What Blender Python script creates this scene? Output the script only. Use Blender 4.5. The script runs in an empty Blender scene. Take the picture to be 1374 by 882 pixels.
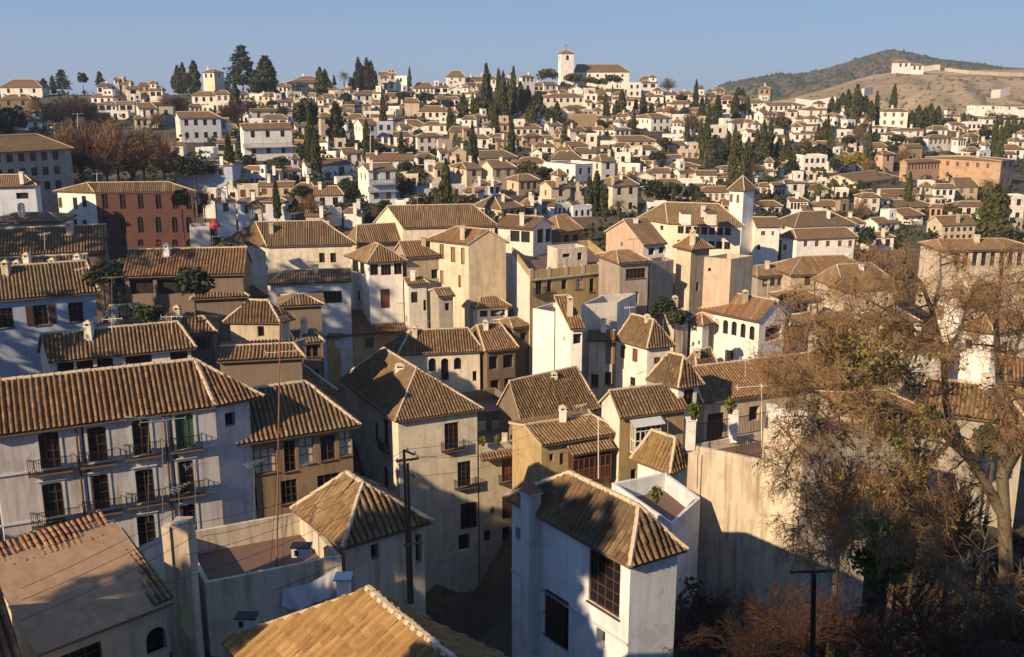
import bpy, math, random
import numpy as np
from mathutils import Vector, Matrix
R = math.radians
rnd = random.Random(7)
nr = np.random.RandomState(11)
sc = bpy.context.scene
col = sc.collection
F = 1350.0; CU, CV = 687.0, 441.0
TH = math.atan((441-110)/F)
CT, ST = math.cos(TH), math.sin(TH)

def ray(u, v):
    xc = (u-CU)/F; yc = (CV-v)/F
    return Vector((xc, CT+yc*ST, -ST+yc*CT))
def P(u, v, d):
    r = ray(u, v); return r*(d/r.y)
def PZ(u, v, z):
    r = ray(u, v); return r*(z/r.z)
def proj(p):
    yc = p[1]*ST + p[2]*CT; zc = p[1]*CT - p[2]*ST
    return CU+F*p[0]/zc, CV-F*yc/zc
def hit(u, v, P0, n):
    r = ray(u, v); return r*((P0[0]*n[0]+P0[1]*n[1])/(r.x*n[0]+r.y*n[1]))

# ---------------- materials ----------------
M = {}
def newmat(name):
    m = bpy.data.materials.new(name); m.use_nodes = True
    nt = m.node_tree; b = nt.nodes['Principled BSDF']
    return m, nt, b
def N_(nt, t, **k):
    n = nt.nodes.new(t)
    for a, v in k.items(): setattr(n, a, v)
    return n
def noise(nt, src, scale, detail=4, rough=.6, vec=None):
    n = N_(nt, 'ShaderNodeTexNoise'); n.inputs['Scale'].default_value = scale
    n.inputs['Detail'].default_value = detail; n.inputs['Roughness'].default_value = rough
    nt.links.new(src, n.inputs['Vector']); return n.outputs['Fac']
def ramp(nt, fac, stops):
    r = N_(nt, 'ShaderNodeValToRGB'); e = r.color_ramp.elements
    while len(e) > 1: e.remove(e[-1])
    e[0].position = stops[0][0]; e[0].color = (*stops[0][1], 1)
    for p, c in stops[1:]:
        x = e.new(p); x.color = (*c, 1)
    nt.links.new(fac, r.inputs['Fac']); return r.outputs['Color']
def mix(nt, a, b, fac, mode='MIX'):
    m = N_(nt, 'ShaderNodeMix', data_type='RGBA', blend_type=mode)
    if isinstance(fac, (int, float)): m.inputs[0].default_value = fac
    else: nt.links.new(fac, m.inputs[0])
    for s, i in ((a, 6), (b, 7)):
        if isinstance(s, tuple): m.inputs[i].default_value = (*s, 1)
        else: nt.links.new(s, m.inputs[i])
    return m.outputs[2]
def vmul(nt, src, s):
    m = N_(nt, 'ShaderNodeVectorMath', operation='MULTIPLY'); m.inputs[1].default_value = s
    nt.links.new(src, m.inputs[0]); return m.outputs[0]
def bump(nt, b, h, st, dist=.05):
    n = N_(nt, 'ShaderNodeBump'); n.inputs['Strength'].default_value = st; n.inputs['Distance'].default_value = dist
    nt.links.new(h, n.inputs['Height']); nt.links.new(n.outputs[0], b.inputs['Normal'])
def pos(nt):
    return N_(nt, 'ShaderNodeNewGeometry').outputs['Position']

def plaster(name, c, dirt=.35, dc=(.16, .11, .07), bs=.4, rough=.9):
    m, nt, b = newmat(name); p = pos(nt)
    n1 = noise(nt, p, .45, 6, .65); st = noise(nt, vmul(nt, p, (2.2, 2.2, .25)), 1.0, 5, .6); fn = noise(nt, p, 6, 4, .7)
    c1 = mix(nt, tuple(x*.86 for x in c), c, ramp(nt, n1, [(.35, (0,)*3), (.62, (1,)*3)]))
    d1 = ramp(nt, st, [(.47, (0,)*3), (.72, (min(1, dirt*1.5),)*3)])
    c2 = mix(nt, c1, tuple(dc[i]*.5+c[i]*.35 for i in range(3)), d1)
    c3 = mix(nt, c2, tuple(x*.75 for x in c), ramp(nt, fn, [(.52, (0,)*3), (.75, (.5,)*3)]))
    pn = noise(nt, p, .8, 3, .45); c3 = mix(nt, c3, tuple(c[i]*(.62, .60, .58)[i]+.05 for i in range(3)), ramp(nt, pn, [(.600, (0,)*3), (.612, (.55,)*3)]))
    pm = noise(nt, vmul(nt, p, (1, 1, 1.3)), .55, 8, .75); c3 = mix(nt, c3, (.30, .21, .14), ramp(nt, pm, [(.655, (0,)*3), (.67, (min(1, dirt*1.6),)*3)]))
    oi = N_(nt, 'ShaderNodeObjectInfo').outputs['Random']
    c4 = mix(nt, c3, ramp(nt, oi, [(0, (.80, .76, .71)), (.5, (.95, .93, .90)), (1, (1, 1, 1))]), 1.0, 'MULTIPLY')
    nt.links.new(c4, b.inputs['Base Color']); b.inputs['Roughness'].default_value = rough
    b.inputs['Specular IOR Level'].default_value = .2
    bump(nt, b, fn, bs, .03); M[name] = m; return m
def flat(name, c, rough=.7, metal=0, var=.25, ns=3):
    m, nt, b = newmat(name); p = pos(nt); n = noise(nt, p, ns, 4, .65)
    nt.links.new(mix(nt, tuple(x*(1-var) for x in c), tuple(min(1, x*(1+var)) for x in c), n), b.inputs['Base Color'])
    b.inputs['Roughness'].default_value = rough; b.inputs['Metallic'].default_value = metal; M[name] = m; return m
def tilemat(name, cols, far=False, lichen=(.16, .13, .08), la=.6):
    m, nt, b = newmat(name)
    uv = N_(nt, 'ShaderNodeUVMap', uv_map='UVMap').outputs[0]; p = pos(nt)
    fl = N_(nt, 'ShaderNodeVectorMath', operation='FLOOR'); nt.links.new(uv, fl.inputs[0])
    oi = N_(nt, 'ShaderNodeObjectInfo').outputs['Random']
    wn = N_(nt, 'ShaderNodeTexWhiteNoise', noise_dimensions='4D'); nt.links.new(fl.outputs[0], wn.inputs['Vector']); nt.links.new(oi, wn.inputs['W'])
    k = len(cols)
    c = ramp(nt, wn.outputs['Value'], [(i/(k-1), x) for i, x in enumerate(cols)])
    big = noise(nt, p, .35, 5, .7); med = noise(nt, p, 2.2, 4, .7)
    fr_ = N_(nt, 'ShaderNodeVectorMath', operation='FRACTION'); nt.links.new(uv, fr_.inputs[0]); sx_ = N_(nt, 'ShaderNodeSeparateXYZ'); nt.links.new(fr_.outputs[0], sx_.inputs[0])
    c = mix(nt, c, tuple(x*.8 for x in lichen), noise(nt, p, 14, 3, .6))
    if not far: c = mix(nt, (.05, .03, .022), c, ramp(nt, sx_.outputs[0], [(.05, (0,)*3), (.30, (1,)*3)]))  # channel tiles darkened: dirt, plus the shade of the troughs put into the colour
    c = mix(nt, c, lichen, ramp(nt, big, [(.40, (0,)*3), (.62, (la,)*3)]))
    c = mix(nt, c, tuple(x*.45 for x in cols[0]), ramp(nt, med, [(.5, (0,)*3), (.8, (.75,)*3)]))
    c = mix(nt, c, ramp(nt, oi, [(0, (.75, .72, .70)), (.5, (1, .95, .88)), (1, (1.0, .84, .74))]), 1.0, 'MULTIPLY')
    nt.links.new(c, b.inputs['Base Color']); b.inputs['Roughness'].default_value = .88; b.inputs['Specular IOR Level'].default_value = .25
    if far:
        w = N_(nt, 'ShaderNodeTexWave', wave_type='BANDS', bands_direction='X', wave_profile='SIN')
        w.inputs['Scale'].default_value = .314; w.inputs['Distortion'].default_value = .6
        nt.links.new(uv, w.inputs['Vector'])
        ad = N_(nt, 'ShaderNodeMath', operation='ADD'); nt.links.new(w.outputs['Fac'], ad.inputs[0]); nt.links.new(wn.outputs['Value'], ad.inputs[1])
        bump(nt, b, ad.outputs[0], .9, .12)
    else:
        bump(nt, b, noise(nt, p, 9, 4, .7), .5, .03)
    M[name] = m

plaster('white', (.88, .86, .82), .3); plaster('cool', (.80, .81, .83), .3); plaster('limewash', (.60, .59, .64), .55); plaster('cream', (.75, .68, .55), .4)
plaster('tan', (.54, .46, .35), .5); plaster('ochre', (.47, .36, .19), .6); plaster('pink', (.66, .48, .38), .3)
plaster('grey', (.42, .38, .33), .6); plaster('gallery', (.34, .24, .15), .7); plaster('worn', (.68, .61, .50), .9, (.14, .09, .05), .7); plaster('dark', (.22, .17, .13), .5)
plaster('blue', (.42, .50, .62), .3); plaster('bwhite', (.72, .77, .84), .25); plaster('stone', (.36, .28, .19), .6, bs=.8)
plaster('rust', (.30, .13, .08), .6)
# brick for the big convent
def brick(name, c1, c2, mo):
    m, nt, b = newmat(name); p = pos(nt); t = N_(nt, 'ShaderNodeTexBrick')
    sx = N_(nt, 'ShaderNodeSeparateXYZ'); nt.links.new(p, sx.inputs[0]); cx = N_(nt, 'ShaderNodeCombineXYZ')
    ad = N_(nt, 'ShaderNodeMath', operation='ADD'); nt.links.new(sx.outputs[0], ad.inputs[0]); nt.links.new(sx.outputs[1], ad.inputs[1])
    nt.links.new(ad.outputs[0], cx.inputs[0]); nt.links.new(sx.outputs[2], cx.inputs[1]); nt.links.new(cx.outputs[0], t.inputs['Vector'])
    t.inputs['Color1'].default_value = (*c1, 1); t.inputs['Color2'].default_value = (*c2, 1); t.inputs['Mortar'].default_value = (*mo, 1)
    t.inputs['Scale'].default_value = 2.0; t.inputs['Mortar Size'].default_value = .03
    c = mix(nt, t.outputs['Color'], tuple(x*.5 for x in c1), ramp(nt, noise(nt, p, .6, 5, .7), [(.45, (0,)*3), (.8, (.7,)*3)]))
    nt.links.new(c, b.inputs['Base Color']); b.inputs['Roughness'].default_value = .9; M[name] = m
brick('brick', (.40, .24, .14), (.48, .31, .18), (.42, .34, .24)); brick('redbrick', (.10, .035, .027), (.13, .046, .034), (.09, .053, .043))
TC = [(.19, .10, .052), (.31, .18, .092), (.39, .245, .13), (.52, .38, .24), (.24, .14, .078), (.35, .20, .10), (.29, .18, .11)]
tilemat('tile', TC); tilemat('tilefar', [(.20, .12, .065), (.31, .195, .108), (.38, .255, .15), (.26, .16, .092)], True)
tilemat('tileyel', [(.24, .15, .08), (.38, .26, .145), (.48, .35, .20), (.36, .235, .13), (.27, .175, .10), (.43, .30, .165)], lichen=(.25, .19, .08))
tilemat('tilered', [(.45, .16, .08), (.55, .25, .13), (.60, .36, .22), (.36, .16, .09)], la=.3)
flat('ridge', (.50, .40, .28), .9, 0, .35, 5); flat('wood', (.075, .038, .02), .6); flat('woodred', (.17, .065, .03), .6); flat('woodlt', (.30, .19, .10), .7)
flat('glass', (.012, .012, .016), .12, 0, .4, .7); flat('hole', (.012, .010, .009), .9); flat('iron', (.02, .018, .018), .5, .3)
flat('wfr', (.70, .66, .58), .6); flat('trim', (.45, .47, .50), .8); flat('soffit', (.14, .09, .06), .85); flat('shutg', (.05, .11, .055), .6)
flat('shutb', (.28, .18, .10), .7); flat('curtain', (.50, .46, .40), .9); flat('floor', (.11, .06, .05), .9); flat('terr', (.13, .075, .06), .85); flat('metal', (.45, .42, .38), .4, .8)
flat('sheet', (.66, .68, .76), .8, 0, .05); flat('red', (.42, .03, .02), .6); flat('yellow', (.6, .42, .02), .6); flat('grnp', (.15, .15, .05), .7); flat('rustm', (.20, .09, .05), .7)
flat('slate', (.16, .15, .15), .9, 0, .3, 2); flat('asb', (.33, .215, .13), .95, 0, .5, 2.2); flat('brickred', (.32, .12, .07), .85)

# ---------------- mesh builder ----------------
class MB:
    def __init__(s): s.V = []; s.n = 0; s.Fc = []; s.uv = []
    def add(s, v, f, mat=0, uv=None):
        v = np.asarray(v, float).reshape(-1, 3); f = np.asarray(f, int)
        s.V.append(v); s.Fc.append((f+s.n, mat)); s.uv.append(np.zeros((len(v), 2)) if uv is None else np.asarray(uv, float)); s.n += len(v)
    def quad(s, a, b, c, d, mat=0): s.add([a, b, c, d], [[0, 1, 2, 3]], mat)
    def tri(s, a, b, c, mat=0): s.add([a, b, c], [[0, 1, 2]], mat)
    def hexa(s, p, mat=0):   # 4 bottom + 4 top
        s.add(p, [[3, 2, 1, 0], [4, 5, 6, 7], [0, 1, 5, 4], [1, 2, 6, 5], [2, 3, 7, 6], [3, 0, 4, 7]], mat)
    def box(s, x0, x1, y0, y1, z0, z1, mat=0):
        s.hexa([(x0, y0, z0), (x1, y0, z0), (x1, y1, z0), (x0, y1, z0), (x0, y0, z1), (x1, y0, z1), (x1, y1, z1), (x0, y1, z1)], mat)
    def obox(s, o, ax, ay, az, mat=0):  # origin + 3 edge vectors
        o, ax, ay, az = map(Vector, (o, ax, ay, az))
        s.hexa([o, o+ax, o+ax+ay, o+ay, o+az, o+ax+az, o+ax+ay+az, o+ay+az], mat)
    def tube(s, a, b, r0, r1=None, k=6, mat=0):
        a = Vector(a); b = Vector(b); r1 = r0 if r1 is None else r1
        d = b-a
        if d.length < 1e-6: return
        q = d.to_track_quat('Z', 'Y'); X = q @ Vector((1, 0, 0)); Y = q @ Vector((0, 1, 0)); v = []
        for c, r in ((a, r0), (b, r1)):
            for i in range(k):
                t = 2*math.pi*i/k; v.append(c+X*(r*math.cos(t))+Y*(r*math.sin(t)))
        f = [[i, (i+1) % k, k+(i+1) % k, k+i] for i in range(k)]
        s.add(v, f, mat)
        if k == 4: s.add(v, [[3, 2, 1, 0], [4, 5, 6, 7]], mat)
        elif k == 6: s.add(v, [[0, 3, 2, 1], [0, 5, 4, 3], [6, 7, 8, 9], [6, 9, 10, 11]], mat)
    def prism(s, pts, z0, z1, mat=0):  # ccw polygon
        n = len(pts); v = [(p[0], p[1], z0) for p in pts]+[(p[0], p[1], z1) for p in pts]
        for i in range(n):
            j = (i+1) % n; s.add([v[i], v[j], v[n+j], v[n+i]], [[0, 1, 2, 3]], mat)
        for i in range(1, n-1):
            s.add([v[n], v[n+i], v[n+i+1]], [[0, 1, 2]], mat); s.add([v[0], v[i+1], v[i]], [[0, 1, 2]], mat)
    def mesh(s, name, mats, org=(0, 0, 0), smooth=False):
        me = bpy.data.meshes.new(name)
        if s.n == 0: return me
        V = np.concatenate(s.V)-np.array(org); UV = np.concatenate(s.uv)
        li = []; ls = []; mi = []; tot = 0
        for f, m in s.Fc:
            k = f.shape[1]; li.append(f.ravel()); ls.append(tot+np.arange(len(f))*k); mi.append(np.full(len(f), m)); tot += f.size
        li = np.concatenate(li); ls = np.concatenate(ls); mi = np.concatenate(mi)
        me.vertices.add(len(V)); me.vertices.foreach_set('co', V.ravel())
        me.loops.add(len(li)); me.loops.foreach_set('vertex_index', li.astype(np.int32))
        me.polygons.add(len(ls)); me.polygons.foreach_set('loop_start', ls.astype(np.int32))
        me.polygons.foreach_set('material_index', mi.astype(np.int32))
        me.polygons.foreach_set('use_smooth', np.full(len(ls), bool(smooth)))
        uvl = me.uv_layers.new(name='UVMap'); uvl.data.foreach_set('uv', UV[li].ravel())
        for m in mats: me.materials.append(M[m])
        me.update(calc_edges=True); me.validate()
        return me
    def build(s, name, mats, parent=None, org=(0, 0, 0), smooth=False):
        return link(name, s.mesh(name, mats, org, smooth), parent)
def link(name, me, parent=None, mat=None):
    o = bpy.data.objects.new(name, me); col.objects.link(o)
    if parent: o.parent = parent
    if mat is not None: o.matrix_local = mat
    return o
def tag(o, label, cat, group=None, kind=None):
    if label: o['label'] = label
    if cat: o['category'] = cat
    if group: o['group'] = group
    if kind: o['kind'] = kind
    return o
def empty(name, loc, label=None, cat=None, group=None, rz=0):
    o = bpy.data.objects.new(name, None); col.objects.link(o); o.location = loc; o.rotation_euler = (0, 0, rz); o.empty_display_size = .3
    return tag(o, label, cat, group)

# ---------------- tiled roof faces ----------------
PITCH = .34
def tileface(mb, e0, e1, r1, r0, lod, mat=0, pitch=PITCH, seed=0):
    """planar convex face: eave e0->e1, ridge r0->r1 (r0 above e0); outward normal up"""
    e0, e1, r0, r1 = map(Vector, (e0, e1, r0, r1))
    U = (e1-e0); Lu = U.length
    if Lu < .05: return
    U /= Lu
    nrm = U.cross(r0-e0)
    if nrm.length < 1e-6: return
    nrm.normalize()
    if nrm.z < 0: nrm = -nrm
    S = nrm.cross(U);
    if S.z < 0: S = -S
    pts = [((q-e0).dot(U), (q-e0).dot(S)) for q in (e0, e1, r1, r0)]
    us = [p[0] for p in pts]; u0, u1 = min(us), max(us)
    if lod >= 2:
        v = [e0, e1, r1, r0]; uv = [(p[0]/pitch, p[1]/.4) for p in pts]
        if (r1-r0).length < 1e-3: mb.add(v[:3], [[0, 1, 2]], mat, uv[:3])
        else: mb.add(v, [[0, 1, 2, 3]], mat, uv)
        return
    prof = [(0, 0), (.30, 0), (.36, .55), (.46, .92), (.62, 1), (.80, .92), (.92, .55)] if lod == 0 else [(0, 0), (.22, 0), (.38, .9), (.80, .9)]
    nt = max(1, int(math.ceil((u1-u0)/pitch))); p = (u1-u0)/nt
    uu = []; hh = []; ti = []
    rs = np.random.RandomState(int(abs(e0.x*31+e0.y*17+u1*7)) % 99999+seed)
    tj = rs.uniform(-1, 1, (nt+1, 2))
    for i in range(nt):
        for t, h in prof: uu.append(u0+(i+t)*p+(tj[i, 0]*.03 if t > .1 else 0)); hh.append(h); ti.append(i)
    uu.append(u1); hh.append(0); ti.append(nt-1)
    uu = np.clip(np.array(uu), u0+1e-4, u1-1e-4); hh = np.array(hh); ti = np.array(ti)
    wmin = np.full(len(uu), 1e9); wmax = np.full(len(uu), -1e9)
    for i in range(4):
        (a, wa), (b, wb) = pts[i], pts[(i+1) % 4]
        if abs(a-b) < 1e-6: continue
        t = (uu-a)/(b-a); ok = (t >= -1e-6) & (t <= 1+1e-6); w = wa+(wb-wa)*t
        wmin[ok] = np.minimum(wmin[ok], w[ok]); wmax[ok] = np.maximum(wmax[ok], w[ok])
    Wt = max(pt[1] for pt in pts)
    rows = max(1, int(round(Wt/(.42*pitch/PITCH if lod == 0 else 1.6))))
    # global row positions, clipped per column
    ks = []
    rowlen = Wt/rows
    for k in range(rows+1):
        ks.append((k*rowlen, 0.0, k)); 
        if lod == 0 and k < rows: ks.append(((k+.97)*rowlen, -.045, k))
    K = len(ks); C = len(uu)
    wv = np.array([k[0] for k in ks])[:, None]*np.ones((1, C)); jog = np.array([k[1] for k in ks])[:, None]*np.ones((1, C))
    wv = np.minimum(np.maximum(wv, wmin), np.maximum(wmax, wmin))
    amp = .15*(pitch/PITCH)**1.2 if lod == 0 else .14
    rowi = np.array([k[2] for k in ks])
    rj = rs.uniform(-.022, .022, (rows+2, nt+1)) if lod == 0 else np.zeros((rows+2, nt+1))
    H = hh[None, :]*amp+jog*(hh[None, :] > .1)+rj[rowi][:, ti]*(hh[None, :] > .1)+.03
    sag = -.09*np.sin(np.linspace(0, 9, C))[None, :]*np.sin(wv/Wt*3.1)
    H = H+sag
    e = np.array(e0); Ua = np.array(U); Sa = np.array(S); Na = np.array(nrm)
    V = e+uu[None, :, None]*Ua+wv[:, :, None]*Sa+H[:, :, None]*Na
    dl = (r1-e0).dot(nrm)
    if abs(dl) > 1e-3 and (r1-r0).length > .1:
        ua, ub = pts[3][0], pts[2][0]
        V = V+(dl*(wv/Wt)*np.clip((uu[None, :]-ua)/(ub-ua), 0, 1))[:, :, None]*Na
    uvx = (ti[None, :]+np.where(hh[None, :] < .1, .03, .5))*np.ones((K, 1)); uvy = (wv/rowlen)
    idx = np.arange(K*C).reshape(K, C)
    f = np.stack([idx[:-1, :-1], idx[:-1, 1:], idx[1:, 1:], idx[1:, :-1]], -1).reshape(-1, 4)
    dw = (np.abs(wv[1:]-wv[:-1])[:, :-1]+np.abs(wv[1:]-wv[:-1])[:, 1:]).ravel()
    f = f[dw > 1e-4]
    mb.add(V.reshape(-1, 3), f, mat, np.stack([uvx.ravel(), uvy.ravel()], -1))
def ridgeline(mb, a, b, r=.13, mat=0, far=False):
    a = Vector(a)+Vector((0, 0, .05)); b = Vector(b)+Vector((0, 0, .05)); L = (b-a).length
    if L < .2: return
    if far: mb.tube(a, b, r*1.0, r*1.0, 4, mat); return
    n = max(1, int(L/.42)); d = (b-a)/n
    for i in range(n):
        j = Vector((rnd.uniform(-.02, .02), rnd.uniform(-.02, .02), rnd.uniform(-.015, .015)))
        mb.tube(a+d*i+j, a+d*(i+1.06)+j, r*1.12, r*.92, 6, mat)

# ---------------- windows ----------------
_wc = {}
def winmesh(kind, w, h, far):
    """local: x along wall, y outward, z up; origin bottom centre on the wall face"""
    q = .1 if far else .05
    w = round(round(w/q)*q, 2); h = round(round(h/q)*q, 2); w = max(w, .2); h = max(h, .2)
    k = (kind, w, h, far)
    if k in _wc: return _wc[k]
    pane = MB(); fr = MB(); fm = ['wood']; pm = ['glass']; y = -.16; x0, x1 = -w/2, w/2; ft = .06 if not far else .09
    base = kind[0]
    if base == 'o': pm = ['hole']; y = -.45 if not far else -.25  # near-black sheet closes the opening, painted as the shade inside
    elif base == 's': pm = ['shutb']
    elif base == 'G': pm = ['shutg']
    elif base == 'R': pm = ['woodred']
    elif base == 'c': pm = ['curtain']
    pane.quad((x0-.02, y, -.02), (x1+.02, y, -.02), (x1+.02, y, h+.02), (x0-.02, y, h+.02))
    if base in 'sGR':
        n = max(3, int(h/.14)) if not far else 3
        for i in range(n):
            z = h*(i+.5)/n; pane.obox((x0+.05, y, z-.04), (w-.1, 0, 0), (0, .04, -.02), (0, 0, .05))
    has = False
    if base in 'wdcgWsRG':
        has = True
        if kind[-1] == 'W': fm = ['wfr']
        if base == 'R': fm = ['woodred']
        if base == 'G': fm = ['shutg']
        for a, b in ((x0, x0+ft), (x1-ft, x1)): fr.box(a, b, y+.0, y+.07, 0, h)
        fr.box(x0+ft, x1-ft, y, y+.07, 0, ft); fr.box(x0+ft, x1-ft, y, y+.07, h-ft, h)
        nm = max(1, int(round(w/.75))) if w > .6 else 0
        for i in range(1, nm+1 if nm > 1 or w > .7 else 1):
            x = x0+w*i/(nm+1); fr.box(x-ft*.5, x+ft*.5, y, y+.06, ft, h-ft)
        if not far and base in 'wdcW':
            for i in range(1, max(2, int(h/.55))): z = h*i/max(2, int(h/.55)); fr.box(x0+ft, x1-ft, y, y+.045, z-.02, z+.02)
    if not far and base in 'wdc' and fm != []:
        fr.box(x0-.09, x1+.09, -.02, .08, -.09, -.005)
    if 'O' in kind:
        for s in (-1, 1):
            xa = x0-w*.52 if s < 0 else x1+.02; fr.box(xa, xa+w*.5, .012, .05, .02, h-.02)
            for i in range(1, int(h/.3)): fr.box(xa+.03, xa+w*.5-.03, .05, .06, i*.3, i*.3+.05)
    if base == 'g':
        for i in range(1, int(w/.14)): x = x0+i*.14; fr.box(x-.012, x+.012, .05, .075, .05, h-.05)
        for z in (.15, h*.5, h-.15): fr.box(x0-.1, x1+.1, .04, .085, z, z+.03)
    pmesh = pane.mesh('window', pm); fmesh = fr.mesh('frame', fm) if has else None
    if far and fmesh is not None:
        mm = MB(); mm.V = pane.V+fr.V; mm.uv = pane.uv+fr.uv; mm.n = pane.n+fr.n
        mm.Fc = pane.Fc+[(f+pane.n, 1) for f, _ in fr.Fc]; pmesh = mm.mesh('window', pm+fm); fmesh = None
    _wc[k] = (pmesh, fmesh, w, h); return _wc[k]
_bc = {}
def balmesh(w, far, dep=.55):
    w = round(w, 1); k = (w, far, dep)
    if k in _bc: return _bc[k]
    b = MB(); b.box(-w/2, w/2, 0.003, dep, -.12, -.02, 0)
    st = .12 if not far else .3; th = .012 if not far else .025
    b.box(-w/2, w/2, dep-.05, dep-.02, .92, .96, 1); b.box(-w/2, w/2, dep-.05, dep-.02, .06, .09, 1)
    for s in (-1, 1):
        x = s*(w/2-.03); b.box(x-.015, x+.015, .02, dep-.05, .92, .96, 1)
        for i in range(1, int(dep/st)): b.box(x-th, x+th, i*st-th, i*st+th, -.02, .92, 1)
    n = int(w/st)
    for i in range(n+1):
        x = -w/2+.03+(w-.06)*i/n; b.box(x-th, x+th, dep-.05-th, dep-.02+th-.02, -.02, .92, 1)
    _bc[k] = b.mesh('balcony', ['soffit' if not far else 'trim', 'iron']); return _bc[k]
def wallside(mb, P0, P1, z0, z1, holes, rev=.2, mat=0, far=False):
    """P0->P1 seen from outside left to right; holes (x0,x1,za,zb,arch)"""
    P0 = Vector((P0[0], P0[1], 0)); P1 = Vector((P1[0], P1[1], 0)); d = P1-P0; L = d.length
    if L < .05: return
    d /= L; n = Vector((d.y, -d.x, 0))
    pt = lambda x, z, y=0: P0+d*x+n*y+Vector((0, 0, z))
    hs = []
    for h in holes:
        a, b, c, e = max(h[0], .06), min(h[1], L-.06), max(h[2], z0+.05), min(h[3], z1-.06)
        if b-a > .1 and e-c > .1: hs.append((a, b, c, e, h[4]))
    xs = sorted({0, L, *[x for h in hs for x in h[:2]]}); zs = sorted({z0, z1, *[z for h in hs for z in h[2:4]]})
    for i in range(len(xs)-1):
        for j in range(len(zs)-1):
            cx, cz = (xs[i]+xs[i+1])/2, (zs[j]+zs[j+1])/2
            if xs[i+1]-xs[i] < 1e-5 or zs[j+1]-zs[j] < 1e-5: continue
            if any(h[0] < cx < h[1] and h[2] < cz < h[3] for h in hs): continue
            mb.quad(pt(xs[i], zs[j]), pt(xs[i+1], zs[j]), pt(xs[i+1], zs[j+1]), pt(xs[i], zs[j+1]), mat)
    for a, b, c, e, ar in hs:
        r = -(.5 if ar == 'deep' else rev)
        mb.quad(pt(a, c), pt(a, c, r), pt(a, e, r), pt(a, e), mat); mb.quad(pt(b, c, r), pt(b, c), pt(b, e), pt(b, e, r), mat)
        mb.quad(pt(a, c), pt(b, c), pt(b, c, r), pt(a, c, r), mat); mb.quad(pt(a, e, r), pt(b, e, r), pt(b, e), pt(a, e), mat)
        if ar in ('arch', 'seg'):
            k = 8; w = (b-a)/2; cx = (a+b)/2; hgt = w if ar == 'arch' else w*.35
            ap = [(cx-w*math.cos(math.pi*t/k), e-hgt+hgt*math.sin(math.pi*t/k)) for t in range(k+1)]
            for t in range(k):
                (xa, za), (xb, zb) = ap[t], ap[t+1]
                mb.quad(pt(xa, za, -.002), pt(xb, zb, -.002), pt(xb, e, -.002), pt(xa, e, -.002), mat)
                mb.quad(pt(xa, za, -.002), pt(xa, za, r), pt(xb, zb, r), pt(xb, zb, -.002), mat)
HOUSES = []   # (root, u, v) for later
GA = []       # ground anchors (x,y,z)
def V3(p, z): return Vector((p[0], p[1], z))
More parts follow.
